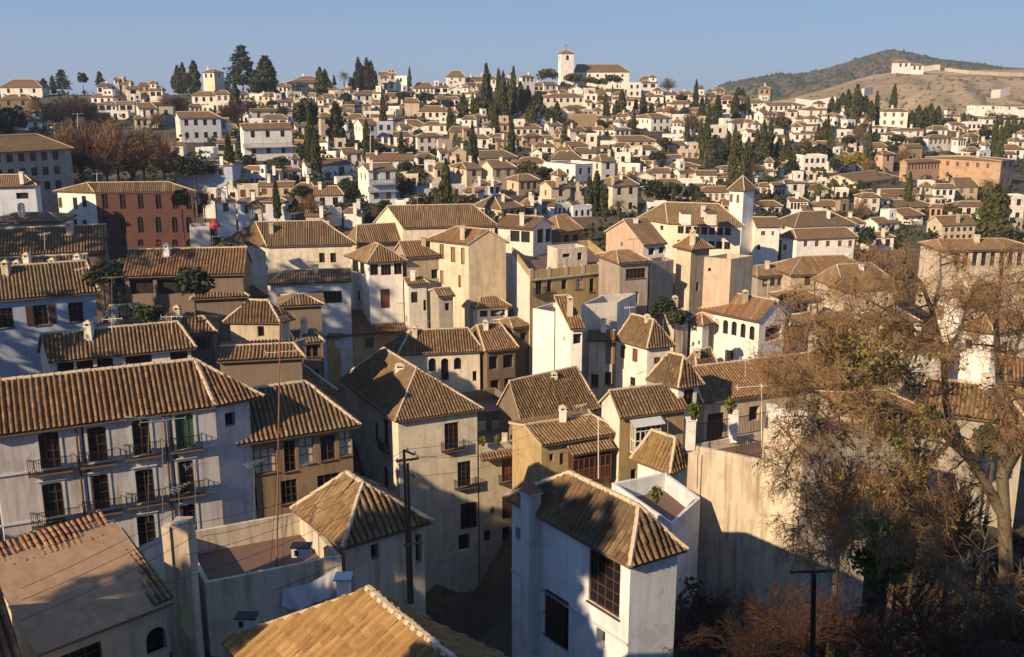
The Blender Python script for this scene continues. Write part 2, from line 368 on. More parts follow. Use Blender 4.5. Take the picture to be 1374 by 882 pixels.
def house(name, label, cat, N, Rr, B, L, zb, roof, wall='white', wins=(), over=.4, lod=None, tiles='tile', group=None,
          chim=(), low=None, trim=False, gut=True, far=None, parap=.9, root=None, wname='wall', ridge=True, wall_l=None, pitch=PITCH):
    """N,R,B,L eave-level corners (CCW seen from above), same z"""
    ze = N.z; d = N.y
    if lod is None: lod = 0 if d < 95 else (1 if d < 150 else 2)
    if far is None: far = d > 130
    O = Vector((N.x, N.y, zb)); own = root is None
    if own: root = empty(name, O, label, cat, group)
    else: O = root.location.copy()
    GA.append((N.x, N.y, zb+3))
    C = [N, Rr, B, L]; side = {'r': (N, Rr), 'e': (Rr, B), 'k': (B, L), 'l': (L, N)}
    holes = {k: [] for k in side}; place = []
    for w in wins:
        if w[0] == '#':
            _, s, nc, zfr, ww, wh, kind = w[:7]; m = w[7] if len(w) > 7 else .12
            p0, p1 = side[s]; Ln = (p1-p0).length; H = ze-zb
            for zf in zfr:
                for i in range(nc):
                    x = Ln*(m+(1-2*m)*(i+.5)/nc); z = ze-zf
                    if Ln*(1-2*m)/nc < ww*1.05: ww = Ln*(1-2*m)/nc/1.2
                    if z < zb+.5: continue
                    place.append((s, x, z, ww, wh, kind))
        else:
            s, u, v, wp, hp, kind = w; p0, p1 = side[s]; dv = (p1-p0).normalized(); n = Vector((dv.y, -dv.x, 0))
            c0 = hit(u-wp/2, v, p0, n); c1 = hit(u+wp/2, v, p0, n); t = hit(u, v-hp/2, p0, n); b = hit(u, v+hp/2, p0, n)
            x0 = (c0-p0).dot(dv); x1 = (c1-p0).dot(dv)
            place.append((s, (x0+x1)/2, b.z, abs(x1-x0), t.z-b.z, kind))
    wt = MB(); tr = MB()
    items = []
    for s, x, z, ww, wh, kind in place:
        p0, p1 = side[s]; dv = (p1-p0).normalized(); n = Vector((dv.y, -dv.x, 0)); Ln = (p1-p0).length
        wh = min(wh, ze-.12-z)
        if wh < .2 or x-ww/2 < -.3 or x+ww/2 > Ln+.3: 
            print('WIN?', label, s, round(x, 1), round(Ln, 1), round(z-zb, 1), round(wh, 1)); continue
        if kind == 'w' and not far and ww < 1.5 and .6 < ww+0 and (x-ww*1.1 > 0) and (x+ww*1.1 < Ln) and rnd.random() < .4: kind = 'wO'
        ar = 'arch' if 'A' in kind else ('seg' if 'S' in kind else ('deep' if kind[0] == 'o' and not far else ''))
        pm, fm, w2, h2 = winmesh(kind.replace('A', '').replace('S', '').replace('b', '').replace('t', ''), ww, wh, far)
        holes[s].append((x-w2/2, x+w2/2, z, z+h2, ar)); pos_ = Vector((p0.x, p0.y, 0))+dv*x; pos_.z = z
        mt = Matrix(((dv.x, n.x, 0, pos_.x-O.x), (dv.y, n.y, 0, pos_.y-O.y), (0, 0, 1, pos_.z-O.z), (0, 0, 0, 1)))
        items.append((kind, pm, fm, mt, w2, h2))
        if 't' in kind:
            f = lambda xx, zz, y: Vector((p0.x, p0.y, 0))+dv*xx+n*y+Vector((0, 0, zz))
            t_ = .16; a, b_, c, e = x-w2/2, x+w2/2, z, z+h2
            for (xa, xb, za, zz) in ((a-t_, a, c, e+t_), (b_, b_+t_, c, e+t_), (a, b_, e, e+t_)):
                q = f(xa, za, .003); tr.obox(q, dv*(xb-xa), n*.05, (0, 0, zz-za))
            q = f(a-t_*1.6, e+t_, .004); tr.obox(q, dv*(b_-a+t_*3.2), n*.14, (0, 0, .09))
    for s in side:
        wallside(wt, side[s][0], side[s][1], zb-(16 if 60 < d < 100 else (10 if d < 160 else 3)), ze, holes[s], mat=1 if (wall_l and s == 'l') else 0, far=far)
    # ---- roof
    kind = kind0 = roof[0]; rt = MB(); rl = MB()
    if kind == 'flat':
        pts = [(c.x, c.y) for c in C]
        z1 = ze-.35; rt.add([V3(c, z1) for c in C], [[0, 1, 2, 3]], 0)
        cen = sum(C, Vector())/4; th = .22
        def inn(c): q = Vector((cen.x-c.x, cen.y-c.y, 0)); return V3(c, 0)+q.normalized()*th*1.4
        I = [inn(c) for c in C]
        for i in range(4):
            j = (i+1) % 4; h = ze+parap-.9+.5 if False else ze+parap
            if parap <= 0: continue
            rl.hexa([V3(C[i], ze+.003), V3(C[j], ze+.003), V3(I[j], z1), V3(I[i], z1), V3(C[i], h), V3(C[j], h), V3(I[j], h), V3(I[i], h)], 0)
        ro = rt.build('roof', ['terr'], root, O)
        if parap > 0: rl.build('parapet', [wall], root, O)
        Pp = Qq = cen
    else:
        rise = 0; ax = kind; f4 = lambda s, t: (N*(1-s)+Rr*s)*(1-t)+(L*(1-s)+B*s)*t
        opts = roof[1]; i0, i1, pos_ = opts.get('i0', .25), opts.get('i1', .25), opts.get('pos', .5)
        if 'P' in opts: 
            zr = ze+opts['rise']; Pp = PZ(*opts['P'], zr); Qq = PZ(*opts['Q'], zr); 
            if 'raw' in opts: Qq = Pp+(L-N).normalized()*(Qq-Pp).length
            else:
                va, vb_ = Rr-N, L-N; det = va.x*vb_.y-va.y*vb_.x
                st = lambda q: (((q.x-N.x)*vb_.y-(q.y-N.y)*vb_.x)/det, (va.x*(q.y-N.y)-va.y*(q.x-N.x))/det)
                (s0, t0), (s1, t1) = st(Pp), st(Qq); cl = lambda x, a, b: min(max(x, a), b)
                if ax == 'a': t0 = cl(t0, .38, .62); s0 = cl(s0, .1, .45); s1 = cl(s1, s0+.15, .92); t1 = t0
                else: s0 = cl(s0, .38, .62); t0 = cl(t0, .12, .5); t1 = cl(t1, t0+.15, .92); s1 = s0
                Pp = V3(f4(s0, t0), zr); Qq = V3(f4(s1, t1), zr)
        else:
            if ax == 'a': Pp = f4(i0, pos_); Qq = f4(1-i1, pos_)
            else: Pp = f4(pos_, i0); Qq = f4(pos_, 1-i1)
            if 'v' in opts:
                # find z so that Pp projects at v
                lo, hi = ze-2, ze+14
                q = Pp if opts.get('vp', 0) == 0 else Qq
                for _ in range(40):
                    mdl = (lo+hi)/2
                    if proj((q.x, q.y, mdl))[1] > opts['v']: lo = mdl
                    else: hi = mdl
                rise = max(.35, lo-ze)
                if lo-ze < .35 or rise > 6: print('RISE', label, round(lo-ze, 2)); rise = min(rise, 5)
            else: rise = opts['rise']
            Pp = V3(Pp, ze+rise); Qq = V3(Qq, ze+rise)
        # faces: for ax 'a': ridge P(near L-N side)->Q(near R-B side)
        if ax == 'a': E = [(N, Rr, Qq, Pp), (Rr, B, Qq, Qq), (B, L, Pp, Qq), (L, N, Pp, Pp)]; gab = [None, i1 == 0, None, i0 == 0]
        else: E = [(L, N, Pp, Qq), (N, Rr, Pp, Pp), (Rr, B, Qq, Pp), (B, L, Qq, Qq)]; gab = [None, i0 == 0, None, i1 == 0]
        flatb = pos_ == 1
        # wall gables
        for (c0, c1, r1, r0), g in zip(E, gab):
            if g:
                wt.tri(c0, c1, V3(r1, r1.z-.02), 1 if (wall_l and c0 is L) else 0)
        if flatb: c0, c1, r1, r0 = E[2]; wt.quad(c0, c1, r1, r0, 0)
        # eave offsets
        cx = {}
        cyc = [N, Rr, B, L]
        zr = Pp.z; 
        gside = {}
        for (c0, c1, r1, r0), g in zip(E, gab):
            gside[(id(c0), id(c1))] = g
        for i in range(4):
            c = cyc[i]; pv = cyc[i-1]; nx = cyc[(i+1) % 4]
            d1 = (nx-c).normalized(); d0 = (pv-c).normalized()   # moving outwards along -d1 crosses edge pv-c ; along -d0 crosses edge c-nx
            g_prev = gside[(id(pv), id(c))]; g_next = gside[(id(c), id(nx))]
            o1 = .22 if g_prev else over; o0 = .22 if g_next else over
            q = c-d1*o1-d0*o0
            # drop z according to slope only across eaves
            sl = opts.get('sl', .42)
            drop = 0
            if not (g_prev and g_next): drop = over*sl*.8
            cx[id(c)] = Vector((q.x, q.y, c.z-drop))
        rax = (Qq-Pp).normalized() if (Qq-Pp).length > .01 else Vector((0, 0, 0))
        P2 = Pp-rax*(.22 if i0 == 0 else 0)+Vector((0, 0, .03)); Q2 = Qq+rax*(.22 if i1 == 0 else 0)+Vector((0, 0, .03))
        rep = {id(Pp): P2, id(Qq): Q2}
        fasc = 1
        for (c0, c1, r1, r0), g in zip(E, gab):
            a, b_ = cx[id(c0)], cx[id(c1)]; ra, rb = rep[id(r0)], rep[id(r1)]
            if g:  # barge: triangle underside sides
                continue
            if flatb and (c0 is E[2][0]): continue
            tileface(rt, a, b_, rb, ra, lod, 0, pitch)
            # slab underside + fascia
            dn = Vector((0, 0, -.13))
            v = [a+dn, b_+dn, rb+dn, ra+dn]
            rt.add(v, [[3, 2, 1, 0]], 1)
            rt.quad(a+dn, b_+dn, b_, a, 1)
        for (c0, c1, r1, r0), g in zip(E, gab):
            if g:
                a, b_, r = cx[id(c0)], cx[id(c1)], rep[id(r1)]; dn = Vector((0, 0, -.13)); up = Vector((0, 0, .1 if lod < 2 else .02))
                rt.quad(a+dn, r+dn, r+up, a+up, 2); rt.quad(r+dn, b_+dn, b_+up, r+up, 2)
        if ridge:
            # ridge & hips
            fr = lod >= 1; rr = .14 if not fr else .13
            if (P2-Q2).length > .3: ridgeline(rl, P2, Q2, rr, 0, fr)
            if i0 > 0 or 'P' in opts:
                e = E[3] if ax == 'a' else E[1]
                for c in (e[0], e[1]): ridgeline(rl, cx[id(c)], P2, rr*.9, 0, fr)
            if i1 > 0:
                e = E[1] if ax == 'a' else E[3]
                for c in (e[0], e[1]): ridgeline(rl, cx[id(c)], Q2, rr*.9, 0, fr)
        if lod == 2 and tiles in ('tile', 'tileyel'): tiles = 'tilefar'
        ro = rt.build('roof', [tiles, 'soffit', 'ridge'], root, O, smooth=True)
        if rl.n: rl.build('ridge_tiles', ['ridge'], ro, O)
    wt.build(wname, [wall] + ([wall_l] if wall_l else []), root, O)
    if low:   # lower storey of another colour: band in wall material, proud 2cm  (zlow, mat)
        zl, lm = low; b = MB()
        for s in ('r', 'l'):
            p0, p1 = side[s]; dv = (p1-p0).normalized(); n = Vector((dv.y, -dv.x, 0))
            b.obox(V3(p0, zl-.12)+n*.004, dv*(p1-p0).length, n*.07, (0, 0, .16))
        b.build('string_course', [lm], root, O)
    if tr.n: tr.build('window_surrounds', ['trim'], root, O)
    for kind, pm, fm, mt, w2, h2 in items:
        nm = 'door' if kind[0] in 'dR' and h2 > 1.75 else ('opening' if kind[0] == 'o' else 'window')
        o = link(nm, pm, root, mt)
        if fm is not None: link('frame', fm, o)
        if 'b' in kind:
            link('balcony', balmesh(w2+.9, far), root, mt)
    if not chim and kind0 != 'flat' and 70 < d < 215 and own and rnd.random() < .62:
        q = (N+Rr+B+L)/4; q = q+(Rr-N)*rnd.uniform(-.25, .25); uu_, vv_ = proj((q.x, q.y, ze+(Pp.z-ze)*.55)); px = F/d; chim = [(uu_, vv_+2, .62*px, 1.25*px, rnd.choice(['white', 'white', 'tan', 'cream']))]
    for c in chim:
        u, v, w, h = c[:4]; mt_ = c[4] if len(c) > 4 else 'white'
        q = PZ(u, v, ze+(Pp.z-ze)*.55); s = w/F*q.y; hh = h/F*q.y
        b = MB(); b.box(-s/2, s/2, -s/2, s/2, -.6, hh, 0); b.box(-s/2-.06, s/2+.06, -s/2-.06, s/2+.06, hh, hh+.1, 0)
        if d < 130:
            for sx in (-1, 1): b.box(sx*s*.35-.05, sx*s*.35+.05, -s/2, s/2, hh+.1, hh+.35, 0)
            b.hexa([(-s/2-.08, -s/2-.08, hh+.35), (s/2+.08, -s/2-.08, hh+.35), (s/2+.08, s/2+.08, hh+.35), (-s/2-.08, s/2+.08, hh+.35),
                    (-.08, -.08, hh+.6), (.08, -.08, hh+.6), (.08, .08, hh+.6), (-.08, .08, hh+.6)], 1)
        o = b.build('chimney', [mt_, 'ridge'], ro); o.location = q-O
    HOUSES.append((root, N, Rr))
    return root, O
LAST = []
def H(name, label, L, N, Rr, d, vb, roof, wall='white', wins=(), B=None, cat='house', **k):
    n = P(N[0], N[1], d); z = n.z
    r = PZ(Rr[0], Rr[1], z) if not isinstance(Rr, (int, float)) else None
    l = PZ(L[0], L[1], z) if not isinstance(L, (int, float)) else None
    if r is None: a = (l-n).normalized(); r = n+Vector((a.y, -a.x, 0))*Rr
    if l is None: a = (r-n).normalized(); l = n+Vector((-a.y, a.x, 0))*L
    b = r+l-n if B is None else (PZ(B[0], B[1], z) if not isinstance(B, Vector) else V3(B, z))
    zb = P(N[0], vb, d).z
    if roof[0] != "flat":
        o_ = k.get('over', .4); cs = [n, r, b, l]; out = []
        for i in range(4):
            c = cs[i]; e0 = cs[i-1]-c; e1 = cs[(i+1) % 4]-c
            q = min(o_, e0.length*.16); w_ = min(o_, e1.length*.16)
            out.append(V3(c+e0.normalized()*q+e1.normalized()*w_, z+o_*.30))
        n, r, b, l = out
    LAST[:] = [n, r, b, l]
    if roof[0] == 'flat':
        pz = k.get('parap', .9)
        for q in (n, r, b, l): q.z -= pz
    ang = math.degrees((r-n).angle(l-n))
    print('%-50s d%.0f wr%.1f wl%.1f ang%.0f h%.1f' % (label[:50], d, (r-n).length, (l-n).length, ang, z-zb))
    return house(name, label, cat, n, r, b, l, zb, roof, wall, wins, **k)
# ================= near and middle houses, each placed from its eave corners =================
# --- long white three-storey house on the left
n_ = P(289, 545, 62); ze = n_.z
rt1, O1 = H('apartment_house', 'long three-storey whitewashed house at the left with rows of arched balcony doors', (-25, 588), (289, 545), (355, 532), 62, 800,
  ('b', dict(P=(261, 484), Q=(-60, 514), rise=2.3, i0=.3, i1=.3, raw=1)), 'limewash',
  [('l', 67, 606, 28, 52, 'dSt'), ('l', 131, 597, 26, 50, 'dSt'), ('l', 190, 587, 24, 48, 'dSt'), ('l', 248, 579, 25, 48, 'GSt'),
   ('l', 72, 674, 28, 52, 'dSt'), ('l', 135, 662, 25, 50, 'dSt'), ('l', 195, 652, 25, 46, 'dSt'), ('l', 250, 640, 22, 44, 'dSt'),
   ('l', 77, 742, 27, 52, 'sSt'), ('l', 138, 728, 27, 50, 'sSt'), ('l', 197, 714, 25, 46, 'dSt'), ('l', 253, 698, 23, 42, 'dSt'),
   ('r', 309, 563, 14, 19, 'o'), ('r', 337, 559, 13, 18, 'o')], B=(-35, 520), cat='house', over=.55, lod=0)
def plane(L, N): 
    d = (N-L); d.z = 0; d.normalize(); return Vector((d.y, -d.x, 0))
L1 = LAST[3]; n_ = LAST[0]; nn = plane(L1, n_)
def balc(root, O, u, v, wpx, P0, n, dep=.6, far=False):
    c = hit(u, v, P0, n); a = hit(u-wpx/2, v, P0, n); w = 2*(c-a).length
    d = Vector((-n.y, n.x, 0))
    m = Matrix(((d.x, n.x, 0, c.x-O.x), (d.y, n.y, 0, c.y-O.y), (0, 0, 1, c.z-O.z), (0, 0, 0, 1)))
    return link('balcony', balmesh(w, far, dep), root, m)
for u, v, w in ((68, 632, 60), (132, 622, 50), (192, 611, 50), (250, 602, 44), (76, 701, 66), (138, 687, 52), (197, 675, 54), (251, 663, 48)):
    balc(rt1, O1, u, v, w, L1, nn, .45)
for u0, v0, u1, v1 in ((100, 562, 110, 760), (219, 548, 227, 740)):
    b = MB(); p = hit(u0, v0, L1, nn)+nn*.12; b.tube(p, (p.x, p.y, p.z-9), .07, k=6)
    p2 = hit(u0+7, v0, L1, nn)
    b.obox((p2.x, p2.y, p2.z-9), (Vector((-nn.y, nn.x, 0)))*.35, nn*.05, (0, 0, 9)); b.build('drainpipe', ['wood'], rt1, O1)
# string courses
dd = Vector((-nn.y, nn.x, 0))
for u, v in ((289, 599), (289, 661)):
    b = MB(); c = hit(u, v, L1, nn); b.obox(c-dd*16+nn*.003, dd*16, nn*.09, (0, 0, .12)); b.build('string_course', ['trim'], rt1, O1)
# --- gallery house to its right
H('gallery_house', 'brown gallery house with curtained glazed bays, right of the long white house', 6, (294, 601), (484, 571), 62.5, 745,
  ('a', dict(rise=2.6, i0=0, i1=.28)), 'gallery',
  [('r', 308, 623, 24, 36, 'c'), ('r', 330, 622, 12, 36, 'd'), ('r', 356, 619, 30, 34, 'c'), ('r', 389, 612, 16, 42, 'd'), ('r', 411, 605, 20, 36, 'c'),
   ('r', 440, 601, 20, 34, 'd'), ('r', 464, 595, 18, 34, 'c'), ('r', 325, 672, 40, 30, 'd'), ('r', 388, 660, 22, 32, 'd'), ('r', 441, 650, 30, 28, 'd')], lod=0, over=.5)
# --- small house with hipped roof near the pole
H('small_house', 'small pale house with boldly striped hipped tile roof beside the utility pole', (391, 683), (459, 736), (581, 700), 46, 840,
  ('b', dict(P=(487, 650), Q=(475, 633), rise=2.0, i0=.4, i1=.4)), 'worn', [('r', 503, 741, 11, 22, 'o'), ('r', 562, 737, 9, 40, 'o')], lod=0, pitch=.36, over=.35)
H('terrace_house', 'flat terrace house with shaded dark roof deck and washing on its wall', (238, 716), (275, 783), (458, 746), 43, 900,
  ('flat',), 'worn', [('r', 325, 830, 8, 12, 'o')], parap=.9)
TN, TR_ = LAST[0].copy(), LAST[1].copy()
# --- nearest roof, bottom centre
Lc = PZ(314, 860, -18.4); Pr = PZ(497, 797, -16.2); dr = (PZ(602, 884, -16.2)-Pr).normalized()
aa = V3((Pr-Lc)*2, 0); bb = V3(dr*-9, 0); Nc = V3(Lc-bb, -18.4)
house('near_house', 'nearest house with broad yellow-brown old tile roof at the bottom centre', 'house', Nc, Nc+aa, Nc+aa+bb, V3(Lc, -18.4), -29,
      ('b', dict(rise=2.2, i0=0, i1=0)), 'white', lod=0, tiles='tileyel', pitch=.43)
# --- bottom-left shed with smooth brown roof
rt5, O5 = H('lean_to_house', 'ochre house with smooth brown sheet roof and fan-shaped arch, bottom left', 5.2, (46, 880), (237, 806), 34, 980,
  ('a', dict(rise=1.9, i0=0, i1=0, pos=1)), 'tan', [('r', 213, 858, 34, 34, 'oA'), ('r', 105, 884, 66, 26, 'w')], lod=2, tiles='asb', over=.35, ridge=False)
# --- left edge roof
H('corner_house', 'dark striped tile roof cut by the left bottom corner', 5, (-90, 935), (40, 890), 30, 1000, ('a', dict(rise=2.4, i0=0, i1=0)), 'white', lod=0)
H('wall_block', 'tall white garden wall block left of the dark roof terrace', .6, (194, 740), (262, 706), 41.5, 830, ('flat',), 'bwhite', parap=0, cat='wall')
# --- central cream house
rt6, O6 = H('corner_house', 'tall cream corner house in the middle with hipped roof, white chimney and balconies', (455, 509), (530, 566), (649, 549), 95, 760,
  ('b', dict(P=(559, 495), Q=(513, 468), rise=3.4, i0=.3, i1=.3)), 'cream',
  [('r', 606, 585, 19, 36, 'db'), ('r', 623, 636, 18, 34, 'db'), ('r', 629, 692, 22, 34, 'g'), ('r', 623, 728, 15, 22, 'o'),
   ('l', 518, 583, 6, 40, 'db'), ('l', 518, 645, 6, 34, 'd'), ('l', 505, 580, 4, 26, 'd')], chim=[(538, 507, 14, 14)], lod=0, over=.5)
N6, R6 = LAST[0], LAST[1]; d6 = (R6-N6).normalized(); n6 = Vector((d6.y, -d6.x, 0))
w0 = hit(643, 607, N6, n6); w1 = hit(720, 592, N6, n6); zt = w0.z
w0 = V3(w0, zt); w1 = V3(w1, zt)-n6*.02; w0 = w0-n6*.02
rw, Ow = house('terrace_wing', 'cream wing with roof terrace and red balcony door, attached right of the central house', 'house', w0, w1, w1-n6*7, w0-n6*7, O6.z, ('flat',), 'cream',
   [('r', 682, 627, 17, 38, 'Rb'), ('r', 681, 680, 14, 32, 'g'), ('r', 679, 717, 10, 20, 'o'), ('r', 654, 720, 10, 16, 'o')], parap=.75)
b = MB(); a0 = w0+n6*.75+Vector((0, 0, -.75)); a1 = w1+n6*.75+Vector((0, 0, -.75)); t0 = w0+Vector((0, 0, -.25)); t1 = w1+Vector((0, 0, -.25))
tileface(b, a0, a1, t1, t0, 0, 0); dn = Vector((0, 0, -.1)); b.quad(a0+dn, t0+dn, t1+dn, a1+dn, 1); b.quad(a0+dn, a1+dn, a1, a0, 1)
b.build('pent_roof', ['tile', 'soffit'], rw, Ow)
b = MB()
for u in (677, 712):
    b = MB(); q = hit(u, 585, N6, n6); b.box(q.x-.3, q.x+.3, q.y+.1, q.y+.7, zt+.75, zt+1.5); b.build('pier', ['cream'], rw, Ow)
# --- arcaded house
H('arcade_house', 'cream house with three dark arches, right behind the central cream house', (513, 465), (533, 477), (650, 471), 119, 560,
  ('a', dict(P=(553, 446), Q=(641, 441), rise=2.4, i0=.2, i1=.1)), 'cream', [('r', 580, 490, 10, 18, 'oA'), ('r', 597, 496, 10, 30, 'oA'), ('r', 614, 488, 10, 16, 'oA'), ('r', 637, 505, 6, 14, 'o')], lod=0)
H('gallery_house', 'dark timber gallery house under a tiled roof right of the three arches', 8, (651, 472), (697, 467), 120, 570,
  ('a', dict(v=437, i0=.02, i1=.15)), 'dark', [('r', 662, 487, 12, 18, 'o'), ('r', 682, 485, 14, 18, 'o'), ('r', 664, 520, 12, 20, 'o'), ('r', 684, 517, 14, 20, 'o')], lod=0)
H('yellow_house', 'low yellow house with green blinds behind the central cream house', 9, (436, 453), (584, 441), 131, 485,
  ('a', dict(v=417, i0=.18, i1=.1)), 'ochre', [('r', 454, 461, 12, 11, 'G'), ('r', 496, 460, 12, 14, 'G')], lod=0)
H('tower_house', 'bright white tower house with brown glazed top-floor windows all round', (461, 343), (492, 353), (547, 350), 134, 425,
  ('b', dict(P=(509, 335), Q=(493, 330), rise=2.1, i0=.4, i1=.4)), 'white',
  [('r', 502, 362, 11, 15, 'w'), ('r', 518, 362, 14, 15, 'w'), ('r', 534, 361, 11, 15, 'w'), ('r', 517, 401, 13, 26, 'R'), ('l', 477, 357, 8, 16, 'w'), ('l', 486, 360, 6, 16, 'w'), ('l', 481, 397, 4, 14, 'o')], lod=1, over=.5)
H('long_white_house', 'long low white wing with wide dark glazed window left of the white tower house', 7, (358, 382), (474, 378), 130, 430,
  ('a', dict(v=364, i0=.18, i1=0)), 'bwhite', [('r', 437, 399, 44, 17, 'w'), ('r', 394, 396, 9, 5, 'o')], lod=1)
H('annexe', 'tiny white annexe with one door right of the white tower house', 5, (545, 383), (577, 381), 133, 430,
  ('a', dict(v=374, i0=0, i1=.1)), 'white', [('r', 556, 399, 9, 15, 'd'), ('r', 571, 410, 6, 14, 'o')], lod=1)
H('brown_house', 'plain brown-walled house behind the white tower house', 7, (542, 346), (594, 343), 136, 400,
  ('a', dict(v=325, i0=.0, i1=.1)), 'tan', [('r', 584, 368, 10, 12, 'o')], lod=1)
# convent with bell gable
rc, Oc = H('convent', 'ochre convent with bell gable over its hipped tile roof', (298, 322), (358, 331), (479, 328), 142, 400,
  ('a', dict(v=299, i0=.12, i1=.08)), 'cream', [('r', 432, 346, 8, 13, 'o'), ('r', 447, 346, 8, 13, 'o'), ('l', 309, 333, 8, 11, 'o')], lod=1)
q = PZ(345, 318, Oc.z+8.1); q.z = Oc.z+9.0; b = MB()
w = .95; 
for x0, x1 in ((-w, -w+.5), (w-.5, w)): b.box(q.x+x0, q.x+x1, q.y-.4, q.y+.4, q.z-2.5, q.z+3.0)
b.box(q.x-w+.5, q.x+w-.5, q.y-.4, q.y+.4, q.z-2.5, q.z+.9); b.box(q.x-w+.002, q.x+w-.002, q.y-.39, q.y+.39, q.z+3.0, q.z+3.5)
b.hexa([(q.x-w-.4, q.y-.7, q.z+3.5), (q.x+w+.4, q.y-.7, q.z+3.5), (q.x+w+.4, q.y+.7, q.z+3.5), (q.x-w-.4, q.y+.7, q.z+3.5),
        (q.x-.3, q.y-.4, q.z+4.4), (q.x+.3, q.y-.4, q.z+4.4), (q.x+.3, q.y+.4, q.z+4.4), (q.x-.3, q.y+.4, q.z+4.4)], 1)
bg = b.build('bell_gable', ['cream', 'tilefar'], rc, Oc)
b = MB(); b.tube((q.x, q.y, q.z+1.5), (q.x, q.y, q.z+2.4), .42, .2, 8); b.box(q.x-.45, q.x+.45, q.y-.06, q.y+.06, q.z+2.4, q.z+2.5); b.build('bell', ['iron'], bg, Oc)
H('church_hall', 'long hall with a very wide rust-brown tiled roof and tan gable in the centre', (499, 299), (539, 306), (669, 303), 165, 345,
  ('a', dict(v=277, i0=0, i1=.08)), 'cream', [('l', 521, 303, 4, 6, 'o')], lod=1, tiles='tile')
H('lean_to_house', 'lower tiled lean-to at the foot of the tan gable', 6, (478, 328), (540, 324), 152, 350, ('a', dict(v=303, i0=.1, i1=0)), 'tan', lod=1)
H('plain_house', 'tall plain cream building with blank gable wall in the centre', (570, 322), (628, 328), (686, 326), 135, 420,
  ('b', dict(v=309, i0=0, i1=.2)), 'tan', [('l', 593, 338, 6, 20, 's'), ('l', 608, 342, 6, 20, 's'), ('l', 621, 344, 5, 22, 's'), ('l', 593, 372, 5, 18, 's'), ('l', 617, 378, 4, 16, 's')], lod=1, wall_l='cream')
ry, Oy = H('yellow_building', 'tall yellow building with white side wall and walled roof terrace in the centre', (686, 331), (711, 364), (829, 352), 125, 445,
  ('flat',), 'ochre', [('r', 723, 386, 8, 18, 'db'), ('r', 737, 384, 6, 16, 'd'), ('r', 757, 382, 7, 13, 'o'), ('r', 777, 380, 9, 17, 'c'), ('r', 794, 383, 6, 18, 'd'), ('r', 811, 377, 15, 14, 'w'),
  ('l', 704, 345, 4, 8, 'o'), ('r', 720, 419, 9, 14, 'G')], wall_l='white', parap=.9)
H('roof_hut', 'small white stair hut on the yellow building roof terrace', 3, (748, 334), (788, 331), 131, 352, ('flat',), 'worn', [('r', 778, 344, 6, 10, 'o'), ('r', 760, 343, 10, 5, 'o')], parap=.2, cat='hut')
H('open_loft', 'open loft with olive-brown roof on pale posts above the yellow building', (663, 304), (717, 308), (745, 301), 142, 345,
  ('b', dict(rise=1.2, i0=0, i1=0)), 'white', [('l', 691, 317, 12, 15, 'o'), ('l', 705, 318, 12, 15, 'o'), ('r', 725, 317, 8, 18, 'o'), ('r', 736, 316, 8, 18, 'o')], lod=1)
H('shack', 'patched dark house with small stepped roofs right of the open loft', (722, 304), (752, 313), (783, 308), 148, 345, ('a', dict(rise=1.8)), 'dark', [('r', 760, 322, 7, 12, 'o'), ('r', 772, 321, 7, 12, 'o')], lod=1)
H('balcony_house', 'grey shaded house with long wooden balcony, right of the yellow building', 7, (830, 354), (876, 351), 122, 430,
  ('a', dict(v=337, i0=.25, i1=.3)), 'grey', [('r', 853, 367, 26, 14, 'w'), ('r', 853, 400, 8, 16, 'o')], lod=1)
H('gable_house', 'pink-cream gabled house with plain gable facing left, above the grey balcony house', (809, 311), (862, 330), (897, 327), 140, 370,
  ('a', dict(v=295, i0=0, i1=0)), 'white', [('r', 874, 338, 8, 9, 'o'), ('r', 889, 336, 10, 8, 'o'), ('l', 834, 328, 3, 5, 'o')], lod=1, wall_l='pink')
# white houses centre right
H('white_house', 'tall white house with blank shadowed side wall and tiny tiled lean-to roof', (740, 428), (764, 442), (787, 441), 108, 540,
  ('a', dict(rise=2.6, i0=0, i1=0, pos=1)), 'white', [('r', 775, 455, 12, 14, 'o'), ('r', 772, 499, 9, 10, 'o'), ('l', 757, 455, 3, 5, 'o')], lod=0)
H('white_block', 'windowless white block with flat top joined behind the tall white house', (715, 414), (744, 419), 4, 113.5, 540, ('flat',), 'white', parap=.1)
H('terrace_house', 'white walled roof terrace with shadow across it below the yellow building', (780, 409), (808, 396), (854, 393), 120, 455, ('flat',), 'white', parap=1.2)
H('facade_house', 'narrow shaded grey facade with dark shuttered window between two white houses', 6, (786, 457), (827, 458), 112, 560,
  ('a', dict(v=445, i0=0, i1=0)), 'worn', [('r', 819, 474, 12, 30, 's'), ('r', 798, 511, 10, 17, 'w'), ('r', 817, 508, 11, 17, 'w')], lod=0)
H('hipped_house', 'white two-storey house with red shutters and hipped roof right of the shaded facade', (825, 456), (868, 468), (907, 464), 110, 560,
  ('b', dict(P=(880, 447), Q=(850, 419), rise=2.9, i0=.3, i1=.2)), 'white',
  [('l', 835, 472, 7, 17, 'R'), ('l', 852, 477, 7, 18, 'R'), ('l', 832, 510, 7, 17, 'w'), ('l', 849, 512, 7, 12, 'w'), ('r', 882, 484, 9, 9, 'R')], lod=0)
H('pagoda_house', 'small white house under a flared pale-brown hipped roof', (866, 509), (910, 521), (945, 516), 89, 585,
  ('b', dict(P=(913, 497), Q=(897, 474), rise=2.6, i0=.3, i1=.1)), 'white', [('r', 924, 533, 13, 22, 'd'), ('l', 889, 525, 4, 8, 'o')], lod=0)
H('back_house', 'house with plain shadow-striped roof right behind the flared roof', (906, 501), (940, 526), (975, 515), 97, 585, ('a', dict(v=473, i0=.15, i1=.1)), 'white', lod=0)
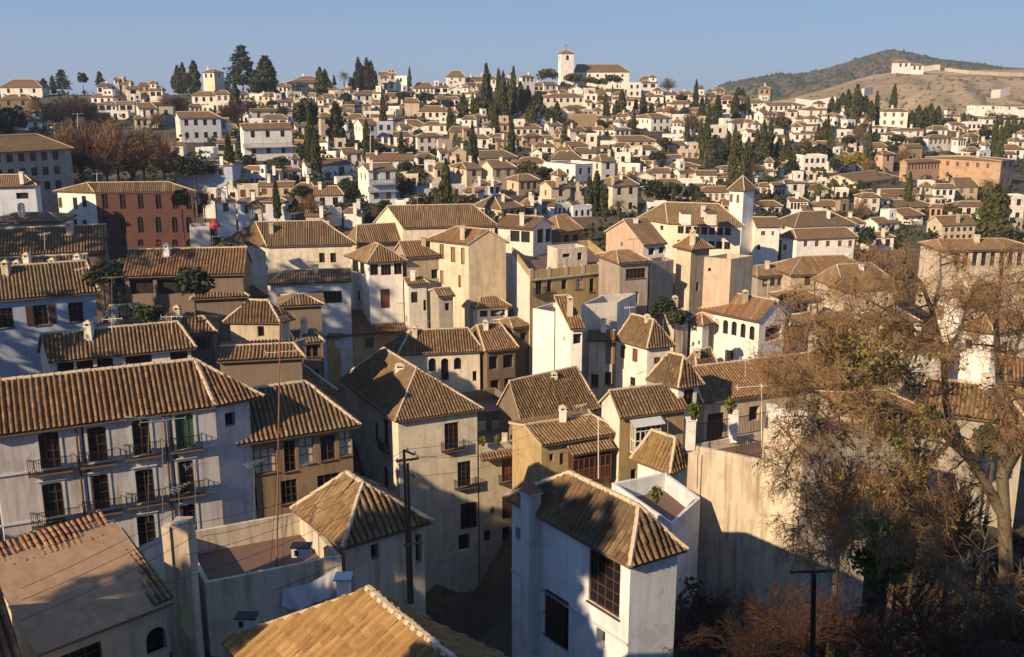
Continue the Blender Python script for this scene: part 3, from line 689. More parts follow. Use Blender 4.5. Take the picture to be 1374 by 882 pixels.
rg, Og = H('bay_house', 'ochre house with white glazed bay window and small white gable', (800, 541), (829, 562), (926, 549), 86, 680,
  ('a', dict(v=525, i0=0, i1=0)), 'ochre', [('r', 915, 577, 13, 22, 'wW'), ('r', 850, 640, 8, 20, 'o')], lod=0, wall_l='white')
N_h, R_h = LAST[0], LAST[1]
def bay(root, O, u0, u1, v0, v1, N, Rr, dep, fm, pm, nv, name='bay_window', bot=.45, roofm='tile'):
    d = (Rr-N).normalized(); n = Vector((d.y, -d.x, 0)); a = hit(u0, (v0+v1)/2, N, n); c = hit(u1, (v0+v1)/2, N, n); zt = hit((u0+u1)/2, v0, N, n).z; zb = hit((u0+u1)/2, v1, N, n).z
    w = (V3(c, 0)-V3(a, 0)).length; a = V3(a, 0); b = MB(); hgt = zt-zb; n3 = n*dep
    def pt(x, y, z): return a+d*x+n*y+Vector((0, 0, zb+z))
    def bx(x0, x1, y0, y1, z0, z1, m): b.obox(pt(x0, y0, z0), d*(x1-x0), n*(y1-y0), (0, 0, z1-z0), m)
    bx(.06, w-.06, .01, dep-.06, .02, hgt-.02, 1)
    zc = hgt*bot
    for i in range(nv+1):
        x = (w-.08)*i/nv; bx(x, x+.08, dep-.08, dep, 0, hgt, 0)
    for z in (0, zc, hgt*.78, hgt-.1): bx(0, w, dep-.075, dep+.005, z, z+.1, 0)
    for x in (0, w-.08):
        for i in range(3): bx(x, x+.08, .02+i*dep*.33, .09+i*dep*.33, 0, hgt, 0)
        for z in (0, zc, hgt-.1): bx(x-.003, x+.083, .01, dep, z, z+.1, 0)
    if pm == 'wood':
        for i in range(int(w/.16)): bx(.04+i*.16, .09+i*.16, dep-.06, dep-.015, .1, zc, 0)
    bb = b.build(name, [fm, 'glass' if pm == 'glass' else 'hole'], root, O)
    r = MB(); e0, e1 = pt(-.3, dep+.3, hgt-.02), pt(w+.3, dep+.3, hgt-.02); t0, t1 = pt(-.3, .0, hgt+.55), pt(w+.3, .0, hgt+.55)
    tileface(r, e0, e1, t1, t0, 0 if roofm == 'tile' else 2, 0); r.quad(e0-Vector((0, 0, .06)), t0-Vector((0, 0, .06)), t1-Vector((0, 0, .06)), e1-Vector((0, 0, .06)), 1)
    r.quad(e0-Vector((0, 0, .06)), e1-Vector((0, 0, .06)), e1, e0, 1)
    r.build('bay_roof', [roofm, 'soffit'], bb, O)
bay(rg, Og, 846, 880, 566, 604, N_h, R_h, .9, 'wfr', 'glass', 5, roofm='trim')
ro_, Oo = H('oriel_house', 'ochre house with projecting red-brown wooden oriel gallery in the centre', 7, (724, 599), (839, 580), 84, 690,
  ('a', dict(v=571, i0=0, i1=.15)), 'ochre', [('r', 740, 614, 5, 10, 'o'), ('r', 754, 616, 6, 16, 'R')], lod=0)
N_h, R_h = LAST[0], LAST[1]
bay(ro_, Oo, 762, 813, 601, 640, N_h, R_h, 1.0, 'woodred', 'wood', 7, 'oriel', .42)
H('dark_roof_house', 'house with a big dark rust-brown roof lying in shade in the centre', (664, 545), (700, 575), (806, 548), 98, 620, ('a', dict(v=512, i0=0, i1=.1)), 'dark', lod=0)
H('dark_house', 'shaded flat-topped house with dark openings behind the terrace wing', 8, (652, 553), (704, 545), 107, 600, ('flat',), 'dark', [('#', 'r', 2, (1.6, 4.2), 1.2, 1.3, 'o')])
# orange roof and white terrace
H('orange_roof_house', 'low house with pale orange tile roof left of the big tan tower block', (846, 616), (899, 636), (930, 622), 66, 690, ('b', dict(rise=1.9, i0=.1, i1=.15)), 'white', [('l', 853, 633, 9, 18, 'wW')], lod=0, tiles='tileyel')
H('terrace_house', 'white-walled roof terrace with reddish floor behind the near white house', (821, 648), (902, 703), (940, 668), 57, 780, ('flat',), 'bwhite', B=(893, 634), parap=.9)
# near white house
rw6, O26 = H('white_house', 'near white house in bluish shade with large dark window and striped roof', (676, 667), (845, 761), (922, 738), 42, 960,
  ('b', dict(P=(857, 681), Q=(742, 641), rise=1.9, i0=.3, i1=.2)), 'bwhite',
  [('l', 811, 782, 42, 74, 'w'), ('l', 747, 832, 32, 66, 'g'), ('l', 806, 855, 12, 24, 'o'), ('l', 695, 717, 7, 17, 'o')], lod=0, over=.3)
N26, L26 = LAST[0], LAST[3]; d26 = (N26-L26).normalized(); n26 = Vector((d26.y, -d26.x, 0))
q = V3(hit(714, 700, L26, n26), O26.z); q2 = V3(hit(727, 700, L26, n26), O26.z); hh = N26.z-O26.z+1.0
b = MB(); dv = d26*((q2-q).length*.9); b.obox(q+n26*.003, dv, n26*.75, (0, 0, hh)); t = q+Vector((0, 0, hh)); b.obox(t-d26*.08-n26*.08, dv+d26*.16, n26*.91, (0, 0, .12))
c = t+dv*.5+n26*.37+Vector((0, 0, .12)); b.hexa([c+d26*x+n26*y for x, y in ((-.45, -.45), (.45, -.45), (.45, .45), (-.45, .45))]+[c+d26*x+n26*y+Vector((0, 0, .5)) for x, y in ((-.06, -.06), (.06, -.06), (.06, .06), (-.06, .06))], 1)
b.build('chimney', ['bwhite', 'rustm'], rw6, O26)
b = MB(); zc = hit(841, 866, L26, n26).z; LL = (N26-L26).length
b.obox(V3(L26, zc)+n26*.003, d26*(LL), n26*.06, (0, 0, .14)); b.build('string_course', ['trim', 'wood'], rw6, O26); b = MB(); b.obox(V3(hit(770, 750, L26, n26), hit(811, 741, L26, n26).z-.05)+n26*.01, d26*((hit(838, 750, L26, n26)-hit(788, 750, L26, n26)).length), n26*.2, (0, 0, .12), 1)
b.build('lintel', ['trim', 'wood'], rw6, O26)
# big tan tower block on the right
dT = 60
rT, OT = H('tower_block', 'big tan plastered block on the right with railed roof terrace on top', (926, 597), (1022, 618), (1110, 598), dT, 850, ('flat',), 'worn', B=(1037, 577), parap=.25)
NT = P(1022, 618, dT); LT = PZ(926, 597, NT.z); BT = PZ(1037, 577, NT.z); dT_ = (NT-LT).normalized(); nT = Vector((dT_.y, -dT_.x, 0)); aT = (BT-LT).normalized()
b = MB(); b.obox(V3(LT, OT.z)-dT_*.05+nT*.003, dT_*.95, nT*.12, (0, 0, NT.z-OT.z-.5)); b.build('pilaster', ['tan'], rT, OT)
for sx in (0, 1): pass
b = MB(); la = (BT-LT).length
for t in (0, .5, .97):
    b = MB(); p = LT+aT*(la*t); b.box(p.x-.28, p.x+.28, p.y-.28, p.y+.28, NT.z-.3, NT.z+1.75); b.box(p.x-.34, p.x+.34, p.y-.34, p.y+.34, NT.z+1.75, NT.z+1.85); b.build('pillar', ['white'], rT, OT)
def railing(root, O, p0, p1, z, h=1.4, name='railing', st=.13):
    b = MB(); d = (p1-p0); d.z = 0; L = d.length; d.normalize(); n = Vector((d.y, -d.x, 0)); p = V3(p0, z)
    for zz in (.1, h-.05): b.obox(p+Vector((0, 0, zz)), d*L, n*.04, (0, 0, .04))
    for i in range(int(L/st)): b.obox(p+d*(i*st)+Vector((0, 0, .1)), d*.022, n*.022, (0, 0, h-.1))
    return b.build(name, ['iron'], root, O)
railing(rT, OT, LT+aT*.35, LT+aT*(la*.46), NT.z); railing(rT, OT, LT+aT*(la*.54), BT-aT*.4, NT.z)
railing(rT, OT, NT-dT_*1.8-nT*.2, NT-dT_*.1-nT*.2, NT.z, 1.2)
zh = hit(1026, 575, NT, nT).z; N2 = V3(NT, zh)+dT_*2.6; L2 = V3(NT, zh)+dT_*.002
rT2, OT2 = house('tower_block', 'taller bare plaster wall of the tan block, half hidden by the bare tree', 'house', N2, N2+aT*6, L2+aT*6, L2, OT.z, ('flat',), 'worn', parap=.0, lod=0)
b = MB(); c = L2+dT_*1.2+aT*.9; k = 10; rr = .95; Lg = 1.9
for i in range(k):   # vaulted plaster hood
    t0, t1 = math.pi*i/k, math.pi*(i+1)/k
    p = [c+aT*(rr*math.cos(t))+Vector((0, 0, rr*.9*math.sin(t)+.45)) for t in (t0, t1)]
    b.quad(p[0]-dT_*.9, p[1]-dT_*.9, p[1]+dT_*1.2, p[0]+dT_*1.2)
    for s_ in (-.9, 1.2): b.tri(c+dT_*s_+Vector((0, 0, .45)), p[0]+dT_*s_, p[1]+dT_*s_)
b.obox(c-dT_*.9-aT*rr, dT_*2.1, aT*(2*rr), (0, 0, .45)); b.build('plaster_hood', ['white'], rT2, OT2, smooth=False)
# arcaded white house
H('arcade_house', 'white house with a row of five dark arches under a wide tiled roof', (937, 415), (1020, 432), (1064, 424), 118, 515,
  ('b', dict(v=404, i0=0, i1=.25)), 'white', [('l', 962, 437, 7, 19, 'oA'), ('l', 973.5, 439, 7, 19, 'oA'), ('l', 985, 441, 7, 19, 'oA'), ('l', 997, 444, 7, 19, 'oA'), ('l', 1009, 447, 7, 19, 'oA'),
  ('l', 978, 481, 11, 22, 'o'), ('l', 1006, 484, 6, 10, 'o'), ('r', 1038, 447, 22, 20, 'o')], lod=1, over=.6)
H('annexe', 'small white annexe with tiny windows at the left end of the five arches', (922, 432), (944, 437), 1.9, 121.5, 485, ('b', dict(rise=1.0, i0=.4, i1=.4)), 'white', [('l', 938, 460, 3, 6, 'o'), ('l', 930, 462, 3, 6, 'o')], lod=1)
H('long_roof_house', 'long ochre house whose broad tiled roof runs under the bare tree', 10, (944, 541), (1142, 514), 92, 620,
  ('a', dict(v=494, i0=.05, i1=.0)), 'tan', [('r', 960, 572, 22, 34, 'w'), ('r', 1012, 555, 14, 20, 'o'), ('r', 1060, 548, 12, 18, 'o')], lod=0)
# ---- left middle
H('blue_house', 'pale blue house with three square windows at the left edge', 8, (-40, 407), (134, 392), 90, 500,
  ('a', dict(rise=2.3, i0=0, i1=.03)), 'blue', [('r', 6, 427, 24, 27, 'w'), ('r', 55, 423, 20, 27, 'w'), ('r', 102, 419, 20, 26, 'w')], lod=0)
H('chimney_house', 'low tiled roof carrying a row of white chimneys behind the pale blue house', 5, (-30, 375), (120, 367), 102, 400,
  ('a', dict(rise=1.5, i0=0, i1=0)), 'tan', lod=0, chim=[(25, 368, 9, 12), (38, 364, 8, 18), (72, 365, 9, 12), (106, 361, 8, 14)])
H('dark_house', 'low brown house with long tiled roof at the left edge above the chimneys', 8, (-30, 346), (146, 337), 111, 372, ('a', dict(rise=2.4, i0=0, i1=0)), 'dark', lod=0)
H('attic_house', 'white attic with a row of dark openings rising behind the long white house', (46, 472), (62, 487), (264, 467), 82, 520,
  ('a', dict(v=449, i0=0, i1=.03)), 'white', [('r', 88, 493, 22, 13, 'o'), ('r', 114, 490, 22, 13, 'o'), ('r', 141, 487, 22, 13, 'o'), ('r', 186, 482, 36, 14, 'o'), ('r', 240, 476, 24, 14, 'o')], lod=0)
H('shed_roof_house', 'brown hipped roof with stout chimney behind the white attic', 7, (120, 446), (215, 444), 90, 470, ('a', dict(v=424, i0=.5, i1=.45)), 'tan', lod=0, chim=[(154, 440, 10, 22, 'tan')])
H('open_gallery_house', 'long tiled house with dark open gallery and pale posts in front of the red building', 8, (160, 372), (330, 368), 108, 425,
  ('a', dict(v=336, i0=0, i1=0)), 'dark', [('r', 190, 385, 32, 20, 'o'), ('r', 226, 385, 30, 20, 'o'), ('r', 262, 384, 30, 20, 'o')], lod=0)
H('red_building', 'big dark red brick building with a bright white end wall at left', (71, 257), (127, 259), (264, 257), 175, 340,
  ('a', dict(v=246, i0=.12, i1=.05)), 'redbrick', [('l', 81, 272, 5, 14, 's'), ('l', 101, 273, 6, 15, 'w'), ('l', 113, 271, 6, 15, 'w'), ('l', 101, 302, 6, 14, 'w'), ('l', 114, 302, 6, 14, 'w'), ('l', 82, 300, 5, 12, 'w')] +
  [('r', u, v, 8, h, k) for u in (141, 165, 189, 213, 235, 254) for v, h, k in ((271, 20, 'w'), (302, 22, 'wA'), (326, 10, 'wA'))], wall_l='white', lod=1)
H('ruin_house', 'grey weathered three-storey house in shade at the upper left edge', 8, (-30, 206), (99, 199), 172, 290, ('a', dict(rise=2.4)), 'grey', [('#', 'r', 6, (2.0, 4.6, 7.2), 1.1, 1.5, 'w')])
H('blue_house', 'low bluish house with two windows at the left edge below the trees', 7, (-20, 300), (84, 298), 126, 335, ('a', dict(v=287)), 'blue', [('r', 40, 312, 8, 9, 'w'), ('r', 64, 311, 12, 9, 'w'), ('r', 10, 313, 8, 9, 'w')], lod=1)
H('blue_house', 'pale house with a blue-grey roof edge at the far left edge', 6, (-25, 251), (50, 249), 163, 290, ('a', dict(rise=1.4)), 'bwhite', [('r', 30, 263, 16, 8, 'o')])
H('white_block', 'little flat white block beside the red awning', 4, (254, 305), (281, 304), 136, 345, ('flat',), 'white', parap=.1)
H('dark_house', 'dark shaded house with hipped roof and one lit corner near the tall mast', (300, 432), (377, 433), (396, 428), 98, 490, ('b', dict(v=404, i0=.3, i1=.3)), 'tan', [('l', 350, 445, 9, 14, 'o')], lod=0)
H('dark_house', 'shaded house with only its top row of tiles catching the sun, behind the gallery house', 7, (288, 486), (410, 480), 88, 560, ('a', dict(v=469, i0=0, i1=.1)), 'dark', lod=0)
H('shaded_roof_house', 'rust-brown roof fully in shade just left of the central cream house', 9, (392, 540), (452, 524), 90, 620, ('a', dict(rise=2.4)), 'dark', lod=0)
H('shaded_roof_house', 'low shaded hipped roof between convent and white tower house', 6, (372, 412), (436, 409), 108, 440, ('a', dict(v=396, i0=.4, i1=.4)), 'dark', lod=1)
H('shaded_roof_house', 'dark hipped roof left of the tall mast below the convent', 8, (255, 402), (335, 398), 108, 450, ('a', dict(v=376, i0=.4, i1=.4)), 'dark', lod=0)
H('pavilion', 'small white pavilion with a pyramid tile roof on posts in the centre', (609, 404), (639, 414), (687, 411), 134, 450, ('b', dict(rise=1.9, i0=.45, i1=.45)), 'white', [('r', 668, 420, 20, 9, 'o'), ('r', 649, 421, 10, 9, 'o'), ('l', 622, 418, 12, 8, 'oA')], lod=1)
# tall blocks centre right
H('tower_house', 'tall narrow cream house with small tiled top and shaded right face', (902, 331), (927, 336), (958, 333), 128, 425, ('b', dict(rise=1.2, i0=.2, i1=.2)), 'grey', [('r', 936, 385, 4, 12, 'o')], wall_l='cream', lod=1)  # grey on the right face puts its shade into the wall colour
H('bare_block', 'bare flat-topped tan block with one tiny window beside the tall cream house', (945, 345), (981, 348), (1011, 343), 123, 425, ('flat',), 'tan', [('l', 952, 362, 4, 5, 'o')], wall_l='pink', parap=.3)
H('dark_house', 'windowless shaded grey wall left of the tall narrow cream house', (858, 349), (872, 354), (904, 349), 126, 430, ('flat',), 'grey', parap=.1)
rb, Ob = H('monastery', 'large house with huge brown hipped roof and two white dormers beside the white tower', (854, 293), (896, 300), (1000, 304), 172, 350,
  ('a', dict(v=272, i0=.15, i1=.1)), 'cream', [('#', 'r', 7, (1.8, 4.2), 1.0, 1.3, 'w'), ('l', 888, 306, 4, 6, 'o')], lod=2, tiles='tilefar')
for u in (920, 954):
    q = PZ(u, 293, Ob.z+8.4); b = MB(); b.box(q.x-.7, q.x+.7, q.y-1, q.y+2.5, q.z-1, q.z+.9); b.box(q.x-.9, q.x+.9, q.y-1.2, q.y+2.5, q.z+.9, q.z+1.05, 1); b.build('dormer', ['white', 'tilefar'], rb, Ob)
H('white_tower', 'white tower with pyramid roof and paired windows beside the huge brown roof', (975, 255), (999, 256), (1017, 254), 186, 330,
  ('a', dict(rise=2.4, i0=.5, i1=.5)), 'white', [('l', 981, 266, 4, 11, 'R'), ('l', 990, 267, 4, 11, 'R'), ('r', 1008, 266, 14, 18, 'w')], cat='tower')
H('white_house', 'white house with small gable below the white tower', 7, (1013, 304), (1050, 304), 185, 360, ('a', dict(v=292, i0=0, i1=0)), 'white', [('r', 1024, 313, 6, 6, 'R'), ('r', 1037, 313, 3, 6, 'w'), ('r', 1018, 332, 4, 7, 'w')])
H('tiled_house', 'low wide tiled house behind the long white one with small shutters', 9, (1066, 305), (1150, 301), 206, 322, ('a', dict(v=285)), 'white', [('#', 'r', 6, (1.4,), .8, .9, 'w')])
H('long_white_house', 'long white house with five small red-shuttered windows right of the white tower', (1045, 317), (1069, 321), (1152, 318), 188, 365, ('a', dict(v=308, i0=.05, i1=.03)), 'white',
  [('r', u, 327, 5, 8, 'R') for u in (1081, 1096, 1111, 1127, 1141)]+[('r', u, 348, 6, 4, 'o') for u in (1081, 1096, 1111, 1127, 1141)]+[('l', 1053, 332, 5, 8, 'R')])
H('gallery_house', 'long house with white-pillared gallery seen through the bare tree at right', 8, (1265, 337), (1400, 335), 150, 375, ('a', dict(v=322, i0=.05)), 'worn', [('r', u, 348, 7, 18, 'o') for u in range(1284, 1376, 12)], lod=1)
H('low_house', 'low brown-roofed house behind the bare tree top', 9, (1133, 390), (1212, 386), 140, 430, ('a', dict(v=356, i0=.1)), 'worn', [('r', 1165, 405, 6, 8, 'o'), ('r', 1190, 403, 6, 8, 'o')], lod=1)
H('gable_house', 'white gabled house with one tall window seen between bare branches', (1252, 404), (1290, 410), (1352, 403), 126, 460, ('a', dict(v=385, i0=0, i1=0)), 'white', [('l', 1262, 420, 9, 20, 's')]+[('r', u, 415, 6, 12, 'o') for u in (1300, 1312, 1324, 1336)], lod=1)
H('white_house', 'white house with tiled roof low behind the right tree trunks', (1284, 441), (1335, 448), (1400, 440), 110, 520, ('a', dict(v=421, i0=.1)), 'white', [('l', 1300, 462, 10, 14, 'o'), ('r', 1350, 465, 6, 14, 'w')], lod=1)
H('white_house', 'little white house with tiled roof deep behind the tree left of its trunk', 7, (1215, 470), (1275, 466), 118, 520, ('a', dict(v=448)), 'white', [('r', 1230, 482, 6, 12, 'o'), ('r', 1250, 480, 6, 12, 'o')], lod=1)
H('white_house', 'small patchy white house under the tree crown left side', 7, (1085, 440), (1170, 436), 125, 500, ('a', dict(v=420)), 'worn', [('#', 'r', 4, (1.8, 4.4), .9, 1.3, 'w')], lod=1)
H('yellow_house', 'yellow-walled house cut by the right edge behind the tree', 7, (1338, 512), (1420, 520), 86, 590, ('a', dict(rise=1.4, i0=0)), 'ochre', lod=0)
H('low_house', 'long low tiled house with pale verge behind the right tree trunk', 7, (1232, 552), (1385, 572), 72, 640, ('a', dict(rise=1.5, i0=0)), 'grey', lod=0)
H('long_roof_house', 'long brown-roofed house with pale wall between the tree and white house', 9, (1060, 370), (1180, 366), 150, 410, ('a', dict(v=345)), 'tan', [('#', 'r', 5, (1.8,), 1, 1.3, 'w')], lod=1)

H('dark_house', 'narrow shaded grey house behind the small white pavilion', 5, (586, 399), (613, 397), 127, 450, ('a', dict(v=388, i0=0, i1=0)), 'grey', [('r', 600, 412, 6, 10, 'o')], lod=1)
H('low_house', 'small low brown house between the pavilion and the windowless white block', 5, (688, 441), (716, 437), 124, 490, ('a', dict(v=428)), 'dark', [('r', 702, 452, 8, 10, 'o')], lod=1)
H('low_house', 'small tan house half hidden behind the left twigs of the big tree', 6, (1016, 372), (1062, 369), 152, 400, ('a', dict(v=357)), 'grey', [('#', 'r', 3, (1.8,), .9, 1.2, 'w')], lod=1)
H('low_house', 'small pale house below the long brown-roofed house behind the twigs', 6, (1058, 405), (1108, 402), 134, 440, ('a', dict(v=391)), 'worn', [('#', 'r', 3, (1.8,), .9, 1.2, 'w')], lod=1)
H('low_house', 'tan house seen through the top of the big tree, left of its trunk', 6, (1186, 436), (1238, 432), 124, 470, ('a', dict(v=416)), 'tan', [('#', 'r', 3, (1.8,), .9, 1.2, 'w')], lod=1)
H('low_house', 'wide worn house hidden deep behind the big tree foliage', 7, (1108, 504), (1216, 496), 101, 560, ('a', dict(v=478)), 'worn', [('#', 'r', 5, (1.9,), .9, 1.3, 'w')], lod=1)
H('low_house', 'tile-roofed house hidden behind the yellow leaves of the big tree', 7, (1148, 556), (1240, 548), 86, 620, ('a', dict(v=528)), 'grey', [('#', 'r', 4, (1.9,), .9, 1.3, 'w')], lod=1)
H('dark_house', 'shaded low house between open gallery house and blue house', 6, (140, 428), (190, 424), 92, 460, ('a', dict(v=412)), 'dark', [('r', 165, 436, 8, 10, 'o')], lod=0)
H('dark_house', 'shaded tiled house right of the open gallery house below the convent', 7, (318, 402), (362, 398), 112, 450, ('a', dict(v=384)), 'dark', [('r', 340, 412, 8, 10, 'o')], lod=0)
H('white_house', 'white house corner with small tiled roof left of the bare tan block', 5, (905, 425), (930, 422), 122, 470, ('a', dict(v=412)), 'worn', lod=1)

H('dark_house', 'shaded house with low tiled roof filling the courtyard right of the white attic', 7, (205, 452), (292, 447), 94, 490, ('a', dict(v=428, i0=.2, i1=.2)), 'dark', [('#', 'r', 3, (1.7,), .9, 1.2, 'w')], lod=0)  # dark plaster here and on the next house: shade put into the wall colour
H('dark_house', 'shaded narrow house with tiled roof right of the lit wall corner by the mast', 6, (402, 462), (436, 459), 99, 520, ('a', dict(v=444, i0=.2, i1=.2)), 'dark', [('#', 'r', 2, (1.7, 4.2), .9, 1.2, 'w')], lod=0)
# ================= ground =================
DV = [96, 110, 125, 150, 200, 250, 300, 340, 400, 460]
DU = [0, 350, 700, 1050, 1374]
DT = np.array([[470, 470, 520, 560, 620], [425, 430, 475, 510, 560], [385, 390, 435, 470, 510], [325, 335, 380, 420, 440], [232, 255, 290, 325, 335],
               [185, 208, 225, 262, 275], [155, 170, 187, 222, 235], [125, 142, 158, 190, 200], [100, 112, 126, 150, 150], [80, 95, 108, 120, 118]], float)
def D(u, v):
    u = min(max(u, 0), 1374); row = [np.interp(u, DU, r) for r in DT]
    return float(np.interp(v, DV, row))
_vv = np.linspace(96, 460, 120)
def hillz(x, y):
    """ground height of the hillside from the depth table"""
    u = CU+F*x/max(y, 30.)*.97; u = min(max(u, -400), 1800)
    uc = min(max(u, 0), 1374); rows = np.array([np.interp(uc, DU, r) for r in DT]); dd = np.interp(_vv, DV, rows)
    cv = float(np.interp(uc, [0, 300, 500, 700, 760, 850, 950, 1050, 1374], [127, 126, 122, 117, 113, 122, 138, 146, 160])); dc = float(np.interp(cv, _vv, dd))
    if y >= dc: return P(uc, cv, dc).z - (y-dc)*.10
    v = np.interp(y, dd[::-1], _vv[::-1]); return P(uc, v, y).z
AN = [(g[0], g[1], g[2]-(3.5 if g[1] < 62 else (9.5 if 95 < g[1] < 152 else 5.5))) for g in GA if g[1] < 195]
for _u in (450, 600, 800, 1000, 1200, 1374):
    for _v in (262, 285): _d = D(_u, _v); _p = P(_u, _v, _d); AN.append((_p.x, _d, _p.z))
AN += [(-8, 88, -58), (3, 86, -60), (-2, 70, -62), (3, 76, -62), (-3, 62, -58), (-12, 100, -48), (4, 104, -47), (-4, 56, -46), (12, 42, -31), (22, 42, -29), (34, 44, -27), (18, 30, -27), (32, 30, -23), (45, 40, -24), (45, 60, -28),
       (0, 30, -31), (-20, 25, -29), (-40, 40, -32), (-60, 60, -28), (0, 12, -29), (20, 14, -22), (-20, 12, -27), (0, 0, -16), (30, 0, -12), (-40, 5, -20), (-80, 20, -22), (-30, -25, -8), (30, -25, -6), (-70, -20, -10), (-120, 0, -14),
       (80, 80, -30), (110, 60, -24), (70, 20, -14), (-80, 90, -24), (-110, 120, -14), (-130, 70, -16)]
ANp = np.array(AN)
def gz(x, y):
    h = hillz(x, max(y, 100)) if y > 100 else None
    if y > 232: return h
    dd = (ANp[:, 0]-x)**2+(ANp[:, 1]-y)**2+4; wg = dd**-1.6
    a = float((wg*ANp[:, 2]).sum()/wg.sum())
    if y <= 100: return a
    y0 = float(np.interp(x, [-62, -45], [185, 150])); t = min(1, max(0, (y-y0)/(232-y0))); t = t*t*(3-2*t); return a*(1-t)+h*t
def grid_mesh(name, xs, ys, zf, mats, label=None, kind='structure'):
    V = [(x, y, zf(x, y)) for y in ys for x in xs]; nx = len(xs); b = MB()
    idx = np.arange(len(V)).reshape(len(ys), nx)
    f = np.stack([idx[:-1, :-1], idx[:-1, 1:], idx[1:, 1:], idx[1:, :-1]], -1).reshape(-1, 4)
    b.add(V, f); return tag(b.build(name, mats, smooth=True), label, None, None, kind)
m, nt, b_ = newmat('ground'); p = pos(nt)
n1 = noise(nt, p, .06, 6, .65); n2 = noise(nt, p, .5, 5, .7)
c = ramp(nt, n1, [(.35, (.03, .024, .014)), (.5, (.06, .045, .026)), (.62, (.11, .08, .045)), (.75, (.16, .12, .075))])
c = mix(nt, c, (.03, .035, .015), ramp(nt, n2, [(.48, (0,)*3), (.62, (.8,)*3)]))
nt.links.new(c, b_.inputs['Base Color']); b_.inputs['Roughness'].default_value = .95; bump(nt, b_, n2, .7, .4); M['ground'] = m
xs = np.concatenate([np.arange(-420, -120, 15), np.arange(-120, 120, 4), np.arange(120, 620, 15)]); ys = np.concatenate([np.arange(-60, 110, 4), np.arange(110, 660, 8), np.arange(660, 900, 40)])
grid_mesh('ground', xs, ys, gz, ['ground'])
# paved street between the houses
flat('paving', (.045, .038, .033), .9, 0, .3, 2)
def strip(name, pts, w, mat, dz=.12):
    b = MB(); L = [Vector((x, y, 0)) for x, y in pts]; prev = None
    fine = []
    for a, c in zip(L[:-1], L[1:]):
        n = max(1, int((c-a).length/2)); fine += [a+(c-a)*i/n for i in range(n)]
    fine.append(L[-1])
    for i, q in enumerate(fine):
        t = (fine[min(i+1, len(fine)-1)]-fine[max(i-1, 0)]).normalized(); s = Vector((-t.y, t.x, 0))
        z = max(gz(q.x+s.x*k, q.y+s.y*k) for k in (-w/2, -w/4, 0, w/4, w/2))+dz
        row = [q+s*(w/2)+Vector((0, 0, z)), q-s*(w/2)+Vector((0, 0, z))]
        if prev: b.quad(prev[1], row[1], row[0], prev[0])
        prev = row
    return tag(b.build(name, [mat]), None, None, None, 'structure')
#strip('street', [(-10, 56), (-5, 68), (-2, 80), (4, 90), (12, 96)], 5, 'paving')
# ---- the far hills
def hillmat(name, scrub, cols):
    m, nt, b_ = newmat(name); p = pos(nt); n1 = noise(nt, vmul(nt, p, (.5, .5, 2.5)), .012, 7, .65); n2 = noise(nt, p, .05, 6, .7); n3 = noise(nt, p, .25, 3, .7)
    c = ramp(nt, n1, [(.32, cols[0]), (.5, cols[1]), (.66, cols[2])])
    c = mix(nt, c, (.045, .05, .025), ramp(nt, n2, [(scrub, (0,)*3), (scrub+.10, (.9,)*3)]))
    c = mix(nt, c, (.03, .035, .02), ramp(nt, n3, [(.52, (0,)*3), (.66, (.55,)*3)]))
    nt.links.new(c, b_.inputs['Base Color']); b_.inputs['Roughness'].default_value = .95; bump(nt, b_, n2, .9, 3); M[name] = m
hillmat('hillfront', .60, [(.20, .145, .08), (.32, .235, .135), (.42, .33, .21)]); hillmat('hillback', .45, [(.09, .07, .04), (.16, .12, .065), (.24, .175, .10)])
def ridgehill(name, prof, d0, z0, d1, mat, us, rough=6, seed=1):
    """slope rising from depth d0 (height z0) to the skyline profile at depth d1, then falling behind"""
    rs = np.random.RandomState(seed); ph = rs.uniform(0, 6, 8)
    b = MB(); T = np.concatenate([np.linspace(0, 1, 34), [1.12, 1.3, 1.6]]); V = []
    for t in T:
        d = d0+(d1-d0)*t
        for u in us:
            top = P(u, np.interp(u, [q[0] for q in prof], [q[1] for q in prof]), d1)
            x = (u-CU)/F*d/1.037; s = t if t <= 1 else 1-(t-1)*.9
            sm = s**1.15
            wob = rough*math.sin(math.pi*min(t, 1))*(math.sin(u*.021+ph[0]+t*5)+.6*math.sin(u*.05+ph[1]-t*7)+.4*math.sin(u*.11+ph[2]+t*13))
            V.append((x, d, z0+(top.z-z0)*sm+wob))
    nx = len(us); idx = np.arange(len(V)).reshape(len(T), nx)
    f = np.stack([idx[:-1, :-1], idx[:-1, 1:], idx[1:, 1:], idx[1:, :-1]], -1).reshape(-1, 4); b.add(V, f)
    o = tag(b.build(name, [mat], smooth=True), None, None, None, 'structure'); return np.array(V).reshape(len(T), nx, 3)
HF = ridgehill('hill', [(880, 175), (960, 150), (1000, 143), (1060, 133), (1110, 120), (1150, 107), (1180, 100), (1203, 97), (1300, 94), (1374, 93), (1600, 96)], 430, -34, 900, 'hillfront', np.arange(900, 1640, 9), 5, 3)
HB = ridgehill('hill', [(700, 190), (880, 150), (940, 129), (975, 113), (1000, 106), (1040, 101), (1090, 97), (1130, 86), (1165, 74), (1192, 66), (1225, 71), (1260, 79), (1310, 84), (1345, 90), (1400, 93), (1600, 110)], 760, -34, 1500, 'hillback', np.arange(700, 1640, 9), 9, 5)
